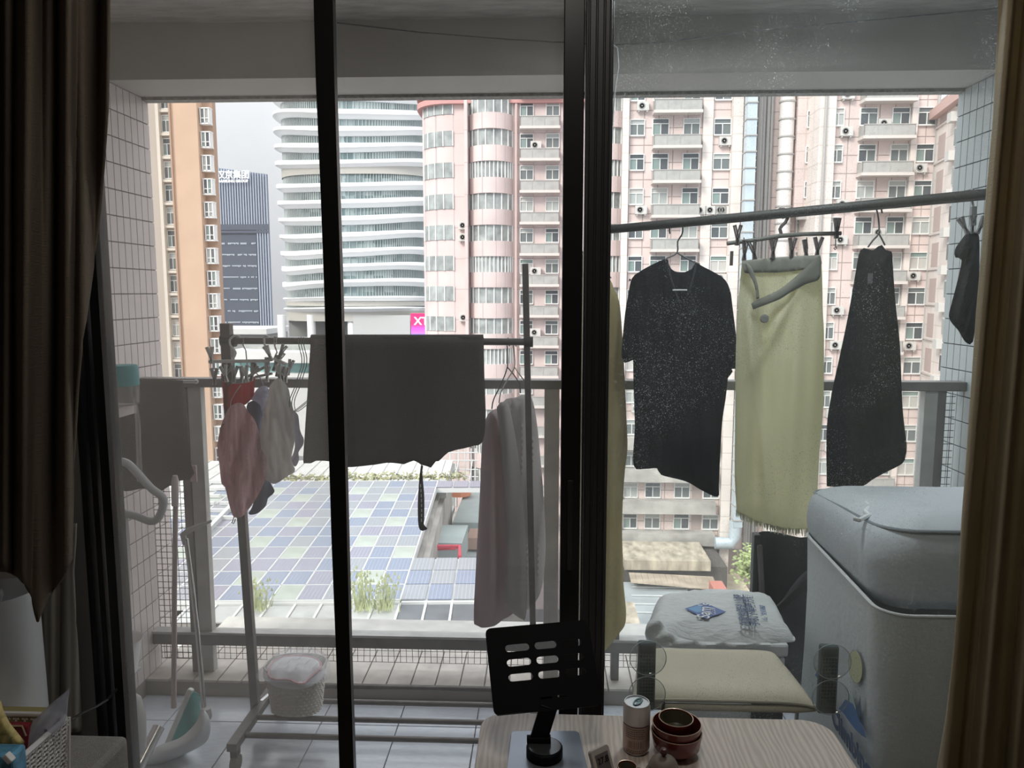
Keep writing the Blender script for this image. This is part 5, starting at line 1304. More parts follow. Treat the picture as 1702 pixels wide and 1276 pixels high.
# ================================================================== RIGHT HALF OF THE BALCONY
def Yrod(px): return lerp(2.78, 2.40, (px-1015)/625)
rod = MB().tube([P(985, 383, Yrod(985)), P(1200, 363, Yrod(1200)), P(1420, 342, Yrod(1420)), P(1640, 321, Yrod(1640)), P(1720, 313, 2.36)], 0.0135, 16)
rod.build('drying_rod', mat('speckled_dark_rod', (0.055, 0.055, 0.05), .6, metal=.2, var=.4, vscale=220), smooth=True, label='long dark drying rod sloping up to the right across the balcony', cat='rod')
MB().tube([P(985, 388, Yrod(985)), P(1200, 369, Yrod(1200)), P(1420, 349, Yrod(1420)), P(1640, 329, Yrod(1640)), P(1720, 321, 2.36)], 0.006, 10).build('rod_liner', m_pole, bpy.data.objects['drying_rod'], smooth=True)
# black T-shirt on a hanger
zr = lambda x, y: (1000+x/3.19, 130+y/3.19)
Ys = Yrod(1127)+0.02
m_bk = mat('black_cotton', (0.006, 0.0065, 0.010), 0.95, spec=.05, bump=0.2, bscale=250)
sh = [(1108, 429), (1085, 439), (1062, 452), (1050, 463), (1044, 490), (1039, 520), (1034, 570), (1033, 593), (1038, 603), (1052, 598), (1053, 640), (1055, 707), (1053, 773), (1072, 779), (1092, 778), (1099, 789), (1140, 800), (1167, 815), (1193, 825), (1195, 800), (1200, 707), (1206, 663), (1210, 628), (1218, 617), (1216, 613), (1229, 613), (1224, 562), (1217, 505), (1214, 484), (1206, 466), (1190, 454), (1167, 442), (1157, 436), (1150, 447), (1138, 452), (1127, 452), (1116, 447)]
TS = cloth('t_shirt', sh, Ys, m_bk, 0.07, 30, wave((.010, .10, .01, 0), (.006, .22, -.03, 1), (.004, .4, .0, 2)), 6, sharp=(0, 9, 22, 25, 33), label='black short-sleeved T-shirt on a wire hanger with a slanting hem', cat='t-shirt')
MB().tube([P(x, y, Ys-.040) for x, y in smoothpoly([(1109, 431), (1112, 450), (1120, 478), (1130, 501), (1142, 490), (1151, 465), (1157, 438)], 4, False)], .0035, 8).build('collar', mat('black_rib', (0.03, 0.032, 0.04), .9), TS, smooth=True)
for (a, b) in (((1047, 463), (1050, 468)), ((1213, 485), (1217, 490))):
    MB().lathe([(0, -.004), (.005, 0), (0, .004)], tuple(P(a[0], a[1]+2, Ys)), 8).build('shoulder_bump', m_bk, TS, smooth=True)
wire_hanger('wire_hanger', 'thin wire hanger inside the black T-shirt', [zr(*p) for p in ((362, 825), (360, 790), (385, 756), (410, 756), (430, 790), (425, 830), (403, 865), (400, 925), (345, 955), (330, 975))], Ys, .0028, m_wire_d, [[zr(*p) for p in ((400, 925), (450, 955), (490, 975), (520, 985))]])
MB().cyl(P(1118, 482, Ys-.05), P(1142, 482, Ys-.05), .0028, 8).build('hanger_bar', m_wplast, label='white hanger crossbar showing in the neck of the black T-shirt', cat='hanger', smooth=True)
# khaki garment at the stile
MB().tube([P(992, 378, 2.79), P(986, 374, 2.79), P(982, 384, 2.79), P(990, 400, 2.79), P(991, 440, 2.79)], .0025, 8).tube([P(960, 462, 2.79), P(991, 440, 2.79), P(1016, 462, 2.79)], .0025, 8).build('wire_hanger', m_wire_d, smooth=True, label='wire hanger of the khaki garment behind the dark sash stile', cat='hanger')
cloth('khaki_garment', [(960, 462), (990, 446), (1014, 464), (1020, 480), (1030, 505), (1037, 600), (1041, 690), (1043, 745), (1038, 790), (1034, 870), (1036, 960), (1035, 1045), (962, 1045)], 2.80, mat('khaki_linen', (0.46, 0.40, 0.22), .85, trans=.4, var=.08, vscale=6), .03, 12, wave((.006, .3, .01, 0)), 7, label='long khaki-yellow garment half hidden beside the black door post', cat='garment')
# cream skirt on a clip hanger
Yk = Yrod(1298)+0.01
CK = thing('clip_hanger', 'dark clip hanger with a row of pegs gripping the cream skirt', 'hanger', tuple(P(1300, 395, Yk)))
zc = lambda x, y: (1180+x/7.0917, 320+y/7.0917)
m_dp = mat('brown_black_plastic', (0.09, 0.07, 0.065), .5)
MB().tube([P(*zc(*p), Yk-.012) for p in ((800, 220), (825, 195), (870, 195), (910, 240), (915, 300), (890, 350), (840, 400), (825, 430), (840, 490))], .0055, 10).build('hook', m_dp, CK, smooth=True)
MB().tube([P(*zc(*p), Yk-.012) for p in ((870, 215), (900, 250), (890, 290), (860, 300), (840, 270), (845, 230))], .004, 8, closed=True).build('hook_ring', m_dp, CK, smooth=True)
MB().tube([P(*zc(*p), Yk-.012) for p in ((200, 600), (560, 555), (830, 510), (1100, 490), (1545, 480))], [.007, .007, .008, .007, .007], 10).build('bar', mat('grey_olive_bar', (.14, .14, .12), .5), CK, smooth=True)
for i, (x, y, a, o) in enumerate(((320, 620, .0, .5), (400, 800, .05, .3), (530, 790, -.2, .55), (740, 770, .0, .45), (955, 770, .05, .45), (1140, 790, -.15, .1), (1260, 760, .05, .6), (1490, 540, 0, .35))):
    q = P(*zc(x, y), Yk-.016); pg = peg(MB(), q, a, 1.1, o).build('peg', m_dp, CK)
    if 0 < i < 7: MB().tube([q+Vector((.002, 0, .035)), P(*zc(x, 530), Yk-.012)], .0018, 6).build('peg_wire', m_dp, CK)
MB().tube([P(*zc(*p), Yk-.016) for p in ((1482, 545), (1482, 640), (1460, 655), (1475, 672), (1492, 655), (1482, 640))], .0018, 6).build('loop_wire', m_dp, CK)
MB().bar(P(*zc(258, 690), Yk-.016), P(*zc(250, 860), Yk-.016), .009, .010, up=(0, 1, 0)).build('peg', m_dp, CK)
zk_ = lambda x, y: (1200+x/2.552, 400+y/2.552)
m_cream_s = mat('cream_backlit_cotton', (0.78, 0.77, 0.58), .85, trans=.48, var=.04, vscale=5, tcol=(.84, .82, .62))
sk = [zk_(*p) for p in ((85, 85), (160, 76), (240, 70), (330, 65), (415, 60), (424, 130), (428, 300), (433, 420), (430, 700), (414, 900), (404, 1120), (398, 1215), (330, 1222), (250, 1215), (150, 1190), (62, 1148), (54, 1000), (55, 800), (58, 500), (66, 300), (76, 180))]
def skf(x, y):
    t = (y-430)/450
    s = .020*math.sin(x*.055+t*2.2)*min(1, t+.4)+.006*math.sin(x*.17+y*.01)
    # long diagonal pulls from the waist to the hem
    d1 = (x-1236)-(y-470)*.115; s -= .022*math.exp(-(d1/9)**2)*min(1, max(0, (y-470)/120))
    d2 = (x-1345)+(y-440)*.52; s -= .024*math.exp(-(d2/9)**2)*max(0, 1-abs(y-530)/110)
    return s
SK = cloth('cream_skirt', sk, Yk+.012, m_cream_s, .05, 26, skf, 5, sharp=(0, 4, 11, 15), label='long cream wrap skirt with a fringed hem hung from a row of pegs', cat='skirt')
m_wb = mat('grey_beige_waistband', (0.26, 0.26, 0.22), .9, trans=.15)
cloth('waistband', [zk_(*p) for p in ((85, 85), (240, 70), (415, 60), (418, 110), (330, 125), (240, 135), (150, 135), (95, 135))], Yk-.020, m_wb, .008, 6, skf, 5, parent=SK, sharp=(0, 2))
cloth('wrap_flap', [zk_(*p) for p in ((415, 62), (420, 120), (410, 165), (355, 185), (290, 220), (240, 250), (150, 285), (132, 292), (124, 268), (150, 250), (240, 208), (320, 145), (370, 100))], Yk-.038, m_wb, .008, 8, wave((.004, .1, .05, 0)), 5, parent=SK)
cloth('tie', [zk_(*p) for p in ((100, 95), (125, 110), (150, 180), (158, 245), (146, 248), (138, 190), (110, 130))], Yk-.040, m_wb, .008, 4, None, 4, parent=SK)
MB().lathe([(.013, -.003), (.015, 0), (.013, .003), (.006, .004), (0, .003)], tuple(P(*zk_(180, 330), Yk-.038)), 18, Matrix(((1, 0, 0), (0, 0, -1), (0, 1, 0)))).build('button', mat('grey_button', (.25, .25, .22), .5), SK, smooth=True)
mb = MB(); fr = random.Random(2); hem = smoothpoly([zk_(*p) for p in ((60, 1140), (150, 1185), (250, 1212), (330, 1220), (398, 1212))], 1.6, False)
for x, y in hem:
    for k in range(2):
        a = P(x, y, Yk+.012+fr.uniform(-.006, .006)+skf(x, y)); mb.tube([a, a+Vector((fr.uniform(-.005, .005), 0, -fr.uniform(.014, .03)))], [.0016, .0008], 4, cap=False)
mb.build('fringe', mat('pale_fringe', (.70, .70, .56), .9, trans=.4), SK, kind='stuff')
# dark skirt on wire hanger
Yd = Yrod(1440)+.01
ds = [(1427, 424), (1430, 416), (1436, 412), (1451, 416), (1460, 409), (1466, 407), (1472, 415), (1482, 418), (1484, 440), (1488, 498), (1496, 576), (1500, 674), (1507, 741), (1505, 757), (1500, 770), (1470, 786), (1450, 797), (1435, 807), (1411, 810), (1374, 808), (1374, 713), (1382, 655), (1396, 590), (1411, 517)]
m_ds = mat('charcoal_velvet', (0.018, 0.019, 0.020), .95, bump=.3, bscale=250, spec=.05)
DS = cloth('dark_skirt', ds, Yd, m_ds, .06, 30, wave((.010, .09, .01, 0), (.005, .2, -.02, 1)), 6, sharp=(19,), label='long charcoal flared skirt on a wire hanger, right of the cream skirt', cat='skirt')
MB().bx(P(1435, 455, Yd).x, P(1442, 455, Yd).x, Yd-.040, Yd-.036, ZP(472, Yd), ZP(455, Yd)).build('care_tag', mat('grey_tag', (.12, .12, .12), .8), DS)
zq = lambda x, y: (1300+x/3.189, 130+y/3.189)
wire_hanger('wire_hanger', 'dark wire hanger holding the charcoal skirt', [zq(*p) for p in ((530, 715), (525, 690), (505, 655), (500, 690), (510, 740), (512, 820), (480, 860), (455, 895))], Yd, .0028, m_wire_d, [[zq(*p) for p in ((512, 822), (530, 855), (545, 885))]])
# small charcoal top at the right end with pegs
Ye = 2.42
ct = [(1610, 385), (1624, 387), (1628, 403), (1627, 470), (1623, 520), (1617, 568), (1607, 570), (1600, 562), (1592, 548), (1582, 537), (1577, 525), (1581, 506), (1591, 468), (1598, 432), (1588, 428), (1587, 415), (1598, 398)]
cloth('charcoal_top', ct, Ye, mat('charcoal_wool', (.03, .031, .031), .95, spec=.05, bump=.5, bscale=200), .04, 16, wave((.008, .3, .08, 0)), 5, label='small charcoal top pegged up next to the right curtain', cat='garment')
PH = thing('peg_hanger', 'small grey hanger of pegs holding the charcoal top beside the right curtain', 'hanger', tuple(P(1618, 390, Ye)))
MB().tube([P(1619, 334, Ye), P(1621, 318, Ye), P(1616, 314, Ye), P(1614, 324, Ye), P(1618, 345, Ye)], .0035, 8).build('hook', m_gplast, PH, smooth=True)
MB().bar(P(1618, 343, Ye), P(1617, 375, Ye), .016, .012, up=(0, 1, 0)).build('stem', mat('mid_grey_plastic', (.2, .2, .2), .5), PH, bevel=.002)
for x, a in ((1608, -.5), (1615, 0), (1624, .4)): peg(MB(), P(x, 388, Ye-.01), a, .9, .4).build('peg', MATS['mid_grey_plastic'], PH)

# ---- storage bin with print and bedding on top
BX0, BX1, BY0, BY1, BH = 0.825, 1.50, 1.81, 2.42, 0.874
def rrect(x0, x1, y0, y1, r, n=8):
    out = []
    for (cx, cy, a0) in ((x1-r, y1-r, 0), (x0+r, y1-r, PI/2), (x0+r, y0+r, PI), (x1-r, y0+r, 1.5*PI)):
        for i in range(n+1): a = a0+PI/2*i/n; out.append((cx+r*math.cos(a), cy+r*math.sin(a)))
    return out
m_bin = mat('grey_white_canvas', (0.66, 0.69, 0.70), .75, bump=.15, bscale=60, var=.04, vscale=3)
BN = thing('storage_bin', 'tall pale grey soft storage bin printed with a mountain, trees and climbing lettering', 'storage bin', ((BX0+BX1)/2, (BY0+BY1)/2, 0))
rr_ = rrect(BX0, BX1, BY0, BY1, .07); ri = rrect(BX0+.008, BX1-.008, BY0+.008, BY1-.008, .062); nR = len(rr_)
def ringmesh(r1, r2, zf):
    mb = MB(); V = []; lev = [0, .3, .6, .8, 1.0]
    for L in lev: V += [Vector((x+.006*math.sin(9*y+L*7), y+.006*math.sin(11*x+L*5), L*zf(x, y))) for x, y in r1]
    for L in lev[::-1]: V += [Vector((x+.006*math.sin(9*y+L*7), y+.006*math.sin(11*x+L*5), max(.01, L*zf(x, y)))) for x, y in r2]
    K = len(lev)*2
    Fc = [[k*nR+i, k*nR+(i+1) % nR, (k+1)*nR+(i+1) % nR, (k+1)*nR+i] for k in range(K-1) for i in range(nR)]+[list(range(nR))[::-1], [(K-1)*nR+i for i in range(nR)]]
    return mb.add(V, Fc)
zrim = lambda x, y: BH+.02*(y-BY0)/(BY1-BY0)
ringmesh(rr_, ri, zrim).build('bin_body', m_bin, BN, smooth=True, angle=50)
MB().tube([Vector((x+.006*math.sin(9*y+7), y+.006*math.sin(11*x+5), zrim(x, y))) for x, y in rr_], .004, 8, closed=True).build('rim', mat('white_piping', (.68, .69, .69), .7), BN, smooth=True)
# print on the left face, read from the left: u runs towards the room, v up
def LF(u, v, off=.0035): return Vector((BX0-off-.006*1.0, BY1-.11-u, v))
MP = Matrix(((0, 0, -1), (-1, 0, 0), (0, 1, 0)))
m_inkb = mat('print_blue', (0.10, 0.20, 0.42), .7); m_inkd = mat('print_slate', (0.10, 0.14, 0.24), .7); m_inky = mat('print_pale_yellow', (0.58, 0.58, 0.36), .7); m_inkt = mat('print_pale_teal', (.42, .52, .52), .7); m_inkl = mat('print_outline', (.16, .17, .16), .7)
# place from the photograph: intersect picture rays with the face plane
def onface(px, py, off=.010): return PX(px, py, BX0-off)
zv = lambda x, y: (1340+x/5.407, 1040+y/5.407)
def decal(nm, pts, m, off):
    q = [onface(*zv(*p), off) for p in pts]; n = len(q); q2 = [v+Vector((.0006, 0, 0)) for v in q]
    return MB().add(q+q2, [list(range(n)), list(range(n, 2*n))[::-1]]+[[i, (i+1) % n, n+(i+1) % n, n+i] for i in range(n)]).build(nm, m, BN)
decal('print_mountain', ((290, 740), (310, 720), (350, 660), (420, 700), (455, 780), (480, 860), (520, 930), (536, 1005), (500, 985), (440, 930), (380, 850), (340, 790)), m_inkb, .0105)
decal('print_hill', ((395, 600), (372, 650), (378, 690), (445, 745), (415, 650)), m_inkt, .0104)
decal('print_tree', ((485, 625), (452, 790), (490, 815)), m_inkd, .0108); decal('print_tree', ((512, 760), (494, 870), (514, 895)), m_inkd, .0108)
decal('print_hill', ((78, 440), (105, 400), (108, 480)), m_inkb, .0105)
ov = [(442+62*math.cos(a)+14*math.sin(a), 368+150*math.sin(a)) for a in [2*PI*i/28 for i in range(28)]]
decal('print_oval', ov, m_inkl, .0102); decal('print_oval', [(442+(x-442)*.95, 368+(y-368)*.97) for x, y in ov], m_inky, .0108)
tl = onface(*zv(245, 845)); tr = onface(*zv(560, 1215)); Lw_ = abs(tl.y-tr.y); zmid = (tl.z+tr.z)/2
Mt = Matrix((((tr-tl).normalized()), Vector((0, 0, 1)), Vector((-1, 0, 0)))).transposed()
textobj('print_lettering', 'Climbing', Mt, (tl+tr)/2+Vector((-.001, 0, -.005)), Lw_/2.9, m_inkd, BN, extr=.0004, bold=.0035, space=1.05)
# bedding pack
m_bed = mat('pale_blue_grey_cotton', (0.62, 0.66, 0.70), .8, bump=.9, bscale=9, var=.05, vscale=4)
PX0, PX1, PY0, PY1 = 0.845, 1.50, 1.885, 2.48
mb = MB(); nu, nv_ = 40, 34
def bed(u, v):
    x = lerp(PX0, PX1, u); y = lerp(PY0, PY1, v); e = min(u, 1-u, v, 1-v)
    z = 1.075+.022*math.sin(u*7+v*3)*math.sin(v*5)+.010*math.sin(u*19+v*13)-.03*v
    return x, y, z
V = []; 
prf = [(0, .83), (.0, .90), (-.012, .96), (-.006, 1.03), (.012, 1.062), (.05, 1.08)]
base = rrect(PX0, PX1, PY0, PY1, .09, 9); nb = len(base); cxb, cyb = (PX0+PX1)/2, (PY0+PY1)/2
def shr(x, y, k): 
    d = Vector((cxb-x, cyb-y)); l = d.length; d.normalize(); return x+d.x*k, y+d.y*k
for (k, z) in prf:
    for x, y in base:
        a, b = shr(x, y, k); w = .012*math.sin(14*x+5*z)+.010*math.sin(17*y-4*z); wz = z-(.045*(y-PY0)/(PY1-PY0) if z > .9 else 0)
        V.append(Vector((a+w*.5, b+w*.6, wz+.006*math.sin(23*x)*math.sin(19*y))))
Fc = [[k*nb+i, k*nb+(i+1) % nb, (k+1)*nb+(i+1) % nb, (k+1)*nb+i] for k in range(len(prf)-1) for i in range(nb)]+[list(range(nb))[::-1]]
for s_ in (.75, .5, .25):
    for x, y in base:
        a, b = cxb+(x-cxb)*s_, cyb+(y-cyb)*s_; V.append(Vector((a, b, 1.088+.014*(1-s_)-.045*(b-PY0)/(PY1-PY0)+.007*math.sin(15*a+9*b)+.005*math.sin(28*b-10*a))))
K = len(prf)
Fc += [[k*nb+i, k*nb+(i+1) % nb, (k+1)*nb+(i+1) % nb, (k+1)*nb+i] for k in range(K-1, K+2) for i in range(nb)]
V.append(Vector((cxb, cyb, 1.08))); c_ = len(V)-1; Fc += [[(K+2)*nb+i, (K+2)*nb+(i+1) % nb, c_] for i in range(nb)]
BD = mb.add(V, Fc).build('bedding_pack', m_bed, smooth=True, angle=180, subsurf=1, label='pale blue-grey cushioned bedding pack stuffed into the top of the storage bin', cat='bedding')
MB().tube([Vector((shr(x, y, .010)[0], shr(x, y, .010)[1], 1.060-.045*(y-PY0)/(PY1-PY0)))for x, y in base], .005, 8, closed=True).build('piping', mat('blue_grey_piping', (.30, .33, .36), .8), BD, smooth=True)
q = PZ(1448, 843, 1.05)
mb = MB().tube([PZ(x, y, 1.062) for x, y in ((1440, 836), (1446, 842), (1438, 850), (1444, 856), (1428, 864), (1420, 862))], .006, 8); mb.build('torn_seam', mat('white_stuffing', (.85, .87, .88), .8), BD, smooth=True)
MB().bx(P(1504, 815, 2.45).x, P(1520, 815, 2.45).x, 2.45, 2.47, ZP(830, 2.45, 1510), ZP(811, 2.45, 1510)).build('buckle', MATS['black_plastic'], BD, bevel=.003)
# ---- folded dark chair behind the bin
YC = 2.60
FC = thing('folding_chair', 'folded dark green camping chair leaning between the railing and the storage bin', 'folding chair', tuple(P(1300, 1180, YC)))
m_dgf = mat('dark_green_canvas', (0.045, 0.055, 0.052), .85, bump=.2, bscale=80, trans=.05)
cloth('seat_fabric', [(1256, 888), (1330, 893), (1362, 900), (1366, 1010), (1362, 1060), (1300, 1055), (1262, 1050), (1258, 980)], YC+.10, m_dgf, .02, 10, wave((.008, .12, .02, 0)), 8, parent=FC)
cloth('back_fabric', [(1298, 1000), (1356, 950), (1362, 1130), (1330, 1150), (1300, 1120), (1280, 1070)], YC-.02, mat('slate_canvas', (0.055, 0.055, 0.06), .8, bump=.2), .03, 12, None, 8, parent=FC)
MB().bx(P(1251, 900, YC+.08).x, P(1262, 900, YC+.08).x, YC+.06, YC+.10, ZP(1030, YC+.08, 1255), ZP(886, YC+.08, 1255)).build('side_tube', MATS['black_plastic'], FC, bevel=.005)
MB().bar(P(1288, 1018, YC-.06), P(1352, 958, YC-.06), .026, .012, up=(0, 1, 0)).build('arm', mat('gunmetal', (.05, .05, .05), .35, metal=.6), FC, bevel=.003)
MB().bar(P(1262, 905, YC+.06), P(1275, 1150, YC+.02), .018, .018, up=(0, 1, 0)).build('leg', m_pole, FC, bevel=.004)
MB().bar(P(1340, 1000, YC+.05), P(1325, 1200, YC), .018, .018, up=(0, 1, 0)).build('leg', m_pole, FC, bevel=.004)
MB().bar(P(1280, 1060, YC-.04), P(1345, 1215, YC-.02), .018, .018, up=(0, 1, 0)).build('leg', m_pole, FC, bevel=.004)
# ---- white box and the carrier bag on it
zB = .60; a0 = PZ(1128, 1066, zB); a1 = PZ(1305, 1066, zB)
y1b = PZ(1200, 996, zB).y
BXo = thing('foam_box', 'white foam box standing behind the cream cushion and carrying the carrier bag', 'box', ((a0.x+a1.x)/2, (a0.y+y1b)/2, 0))
MB().bx(a0.x, a1.x, a0.y, y1b, 0, zB-.045).build('box_body', mat('white_foam', (.78, .81, .81), .8), BXo, bevel=.01)
MB().bx(a0.x-.006, a1.x+.006, a0.y-.006, y1b+.006, zB-.042, zB).build('lid', MATS['white_foam'], BXo, bevel=.008)
MB().bx(a1.x-.10, a1.x-.006, a0.y-.012, a0.y-.007, .30, .50).build('black_label', mat('black_sticker', (.02, .02, .02), .6), BXo)
bag_o = [(1072, 1052), (1080, 1030), (1092, 1000), (1104, 994), (1140, 990), (1190, 986), (1250, 990), (1282, 998), (1296, 1018), (1308, 1044), (1322, 1062), (1300, 1066), (1240, 1068), (1180, 1066), (1140, 1064), (1110, 1072), (1086, 1066), (1074, 1060)]
m_bag = mat('white_bag_film', (0.88, 0.90, 0.90), .4, trans=.2, bump=.8, bscale=30, stretch=(1, 3, 1), var=.04)
BG = pad('carrier_bag', bag_o, zB+.004, .045, m_bag, rim=16, fold=wave((.002, .10, .30, 0), (.0015, .3, .1, 1), (.0015, .05, .55, 2)), label='white supermarket carrier bag with a blue diamond logo lying on the foam box', cat='bag')
cloth('bag_drop', [(1072, 1054), (1078, 1032), (1096, 1030), (1112, 1050), (1150, 1064), (1240, 1068), (1280, 1068), (1270, 1076), (1160, 1078), (1115, 1076), (1092, 1072), (1078, 1062)], a0.y-.02, m_bag, .02, 8, wave((.006, .12, .2, 0)), 5, parent=BG)
zd = zB+.0545
m_sb = mat('logo_blue', (0.14, 0.20, 0.45), .6); m_sb2 = mat('logo_light_blue', (0.20, 0.40, 0.66), .6)
ze = lambda x, y: (1060+x/5.673, 970+y/5.673)
def flat(nm, pts, z, m, parent):
    q = [PZ(*ze(*p), z) for p in pts]; n = len(q); q2 = [v+Vector((0, 0, -.0008)) for v in q]
    return MB().add(q+q2, [list(range(n)), list(range(n, 2*n))[::-1]]+[[i, (i+1) % n, n+(i+1) % n, n+i] for i in range(n)]).build(nm, m, parent)
flat('logo_diamond', ((445, 232), (628, 176), (832, 262), (640, 326)), zd, m_sb, BG)
flat('logo_corner', ((470, 232), (600, 195), (600, 262), (560, 272)), zd+.0006, m_sb2, BG)
def flattext(s, p0, p1, up, size, m, z, nm='print_lettering', **kw):
    a, b = PZ(*ze(*p0), z), PZ(*ze(*p1), z); d = (b-a).normalized(); n_ = Vector((0, 0, 1)); y = n_.cross(d)
    M = Matrix((d, y, n_)).transposed(); return textobj(nm, s, M, (a+b)/2, size, m, BG, extr=.0002, **kw)
m_wi = mat('print_white', (.85, .87, .88), .6)
flattext("Sam's", (625, 310), (640, 190), 1, .055, m_wi, zd+.0016, bold=.0006)
flattext('CLUB', (715, 300), (705, 215), 1, .022, m_wi, zd+.0016)
flattext('在家也能逛山姆', (1015, 345), (965, 145), 1, .036, m_inkd, zd+.0005, bold=.0006, space=.95)
flattext('手机下单更方便', (1100, 345), (1050, 145), 1, .036, m_inkd, zd+.0005, bold=.0006, space=.95)
flattext('山姆会员商店', (1205, 345), (1175, 195), 1, .020, m_inkb, zd-.004, space=1.0)
# ================================================================== AT THE GLASS: CUSHIONED WINDOW PERCH
YP0, YP1 = 1.80, 2.04
WP = thing('window_perch', 'cream padded window perch with a zip and two dark slotted suction brackets', 'window perch', tuple(P(1200, 1150, 1.9)))
m_cc = mat('cream_canvas', (0.72, 0.66, 0.52), .85, bump=.15, bscale=200, var=.04, vscale=4, trans=.12)
zn = ZP(1158, YP0, 1200)
def cush(u, v):
    # u along the width, v from front to back
    xl = lerp(P(1050, 1160, YP0).x, P(1062, 1075, YP1).x, v); xr = lerp(P(1357, 1160, YP0).x, P(1290, 1074, YP1).x, v**1.6)
    x = lerp(xl, xr, u); y = lerp(YP0, YP1, v); zt_ = lerp(zn, ZP(1074, YP1, 1200), v)
    z = zt_-.010*math.sin(PI*u)*math.sin(PI*v)-(.012*(abs(u-.5)*2)**6)
    return x, y, z
nu, nv_ = 36, 14; V = []; Fc = []
for side in (0, 1):
    for j in range(nv_+1):
        for i in range(nu+1):
            x, y, z = cush(i/nu, j/nv_); e = min(i/nu*3, (1-i/nu)*3, j/nv_*1.6, (1-j/nv_)*1.6, .25)*4; h = .020*math.sin(min(1, e)*PI/2)
            V.append(Vector((x, y, z+(h if side else -.002-h*.8)-.01)))
N = (nu+1)*(nv_+1)
for j in range(nv_):
    for i in range(nu):
        a = j*(nu+1)+i; Fc.append([a, a+nu+1, a+nu+2, a+1]); Fc.append([N+a, N+a+1, N+a+nu+2, N+a+nu+1])
bd = [j*(nu+1) for j in range(nv_+1)]; bd = list(range(nu+1))+[j*(nu+1)+nu for j in range(1, nv_+1)]+[nv_*(nu+1)+i for i in range(nu-1, -1, -1)]+[j*(nu+1) for j in range(nv_-1, 0, -1)]
for a, b in zip(bd, bd[1:]+bd[:1]): Fc.append([a, b, b+N, a+N])
MB().add(V, Fc).build('cushion', m_cc, WP, smooth=True, angle=80)
zf = lambda u: Vector(cush(u, 0))+Vector((0, -.004, -.008))
MB().tube([zf(i/20) for i in range(21)], .0045, 8).build('zip_band', mat('tan_zip', (.40, .36, .27), .7), WP, smooth=True)
MB().bar(P(1103, 1166, YP0-.012), P(1101, 1186, YP0-.012), .007, .003, up=(0, 1, 0)).build('zip_pull', MATS['black_plastic'], WP)
MB().tube([zf(0)+Vector((0, .01, -.006)), zf(.1)+Vector((0, .004, -.016)), zf(.5)+Vector((0, .004, -.020)), zf(.9)+Vector((0, .004, -.016)), zf(1)+Vector((0, .01, -.006))], .009, 10).build('front_roll', m_cc, WP, smooth=True)
def bracket(px, py0, py1, w):
    Yb = 1.705
    x = P(px, (py0+py1)/2, Yb).x; z1, z0 = ZP(py0, Yb, px), ZP(py1, Yb, px); hw = w/2*Yb/1276*1.05
    t = MB().bx(x-hw, x+hw, Yb+.012, Yb+.032, z0, z1).build('bracket', mat('slate_green_block', (.055, .085, .085), .6, bump=.2), WP, bevel=.006)
    mb = MB(); n = 6
    for i in range(n): xx = lerp(x-hw*.8, x+hw*.8, i/(n-1)); mb.bx(xx-.0008, xx+.0008, Yb+.0095, Yb+.0125, z0+.02, z1-.025)
    k = z0+.02
    while k < z1-.025: mb.bx(x-hw*.85, x+hw*.85, Yb+.0095, Yb+.0125, k, k+.0015); k += .0085
    mb.build('grid_rib', mat('slate_rib', (.12, .15, .15), .6), t, kind='stuff')
    g = glassy('clear_rubber', (.97, .98, .98), .10, haze=.02, hcol=(.8, .85, .85), hrough=.12)
    Mx = Matrix(((1, 0, 0), (0, 0, -1), (0, 1, 0)))
    for f in (.82, .30):
        c = Vector((x, Yb+.006, lerp(z0, z1, f)))
        MB().lathe([(0.012, -.006), (.020, -.004), (.034, .0), (.0415, .007), (.043, .010), (.0415, .0105), (.033, .003), (.0, -.002)], tuple(c), 40, Mx).build('suction_cup', g, t, smooth=True)
        MB().tube([c+Vector((.042*math.cos(a), -.008, .042*math.sin(a))) for a in [2*PI*i/40 for i in range(40)]], .0009, 5, closed=True).build('cup_rim', mat('cup_edge', (.50, .54, .54), .3), t, smooth=True)
    return t
bracket(1076, 1072, 1186, 30)
bracket(1381, 1078, 1192, 31)

# ================================================================== DESK AND WHAT STANDS ON IT
ZD = 0.76
m_wood = bpy.data.materials.new('pale_oak_laminate'); m_wood.use_nodes = True
nt = m_wood.node_tree; b = nt.nodes['Principled BSDF']; b.inputs['Roughness'].default_value = .38; L = nt.links
t = nt.nodes.new('ShaderNodeTexCoord'); mp = nt.nodes.new('ShaderNodeMapping'); mp.inputs['Scale'].default_value = (9, 1.6, 1); mp.inputs['Rotation'].default_value = (0, 0, .12)
L.new(t.outputs['Object'], mp.inputs[0])
wv = nt.nodes.new('ShaderNodeTexWave'); wv.inputs['Scale'].default_value = 3.2; wv.inputs['Distortion'].default_value = 11; wv.inputs['Detail'].default_value = 3; wv.inputs['Detail Scale'].default_value = .8
L.new(mp.outputs[0], wv.inputs['Vector'])
r = nt.nodes.new('ShaderNodeValToRGB'); e = r.color_ramp.elements; e[0].position = .0; e[0].color = (.57, .49, .43, 1); e[1].position = .9; e[1].color = (.72, .63, .56, 1)
ns = nt.nodes.new('ShaderNodeTexNoise'); ns.inputs['Scale'].default_value = 90; mp2 = nt.nodes.new('ShaderNodeMapping'); mp2.inputs['Scale'].default_value = (3, .15, 1); L.new(t.outputs['Object'], mp2.inputs[0]); L.new(mp2.outputs[0], ns.inputs['Vector'])
mx = nt.nodes.new('ShaderNodeMixRGB'); mx.blend_type = 'MULTIPLY'; mx.inputs[0].default_value = .3
L.new(wv.outputs['Fac'], r.inputs[0]); L.new(r.outputs[0], mx.inputs[1]); L.new(ns.outputs['Fac'], mx.inputs[2]); L.new(mx.outputs[0], b.inputs['Base Color'])
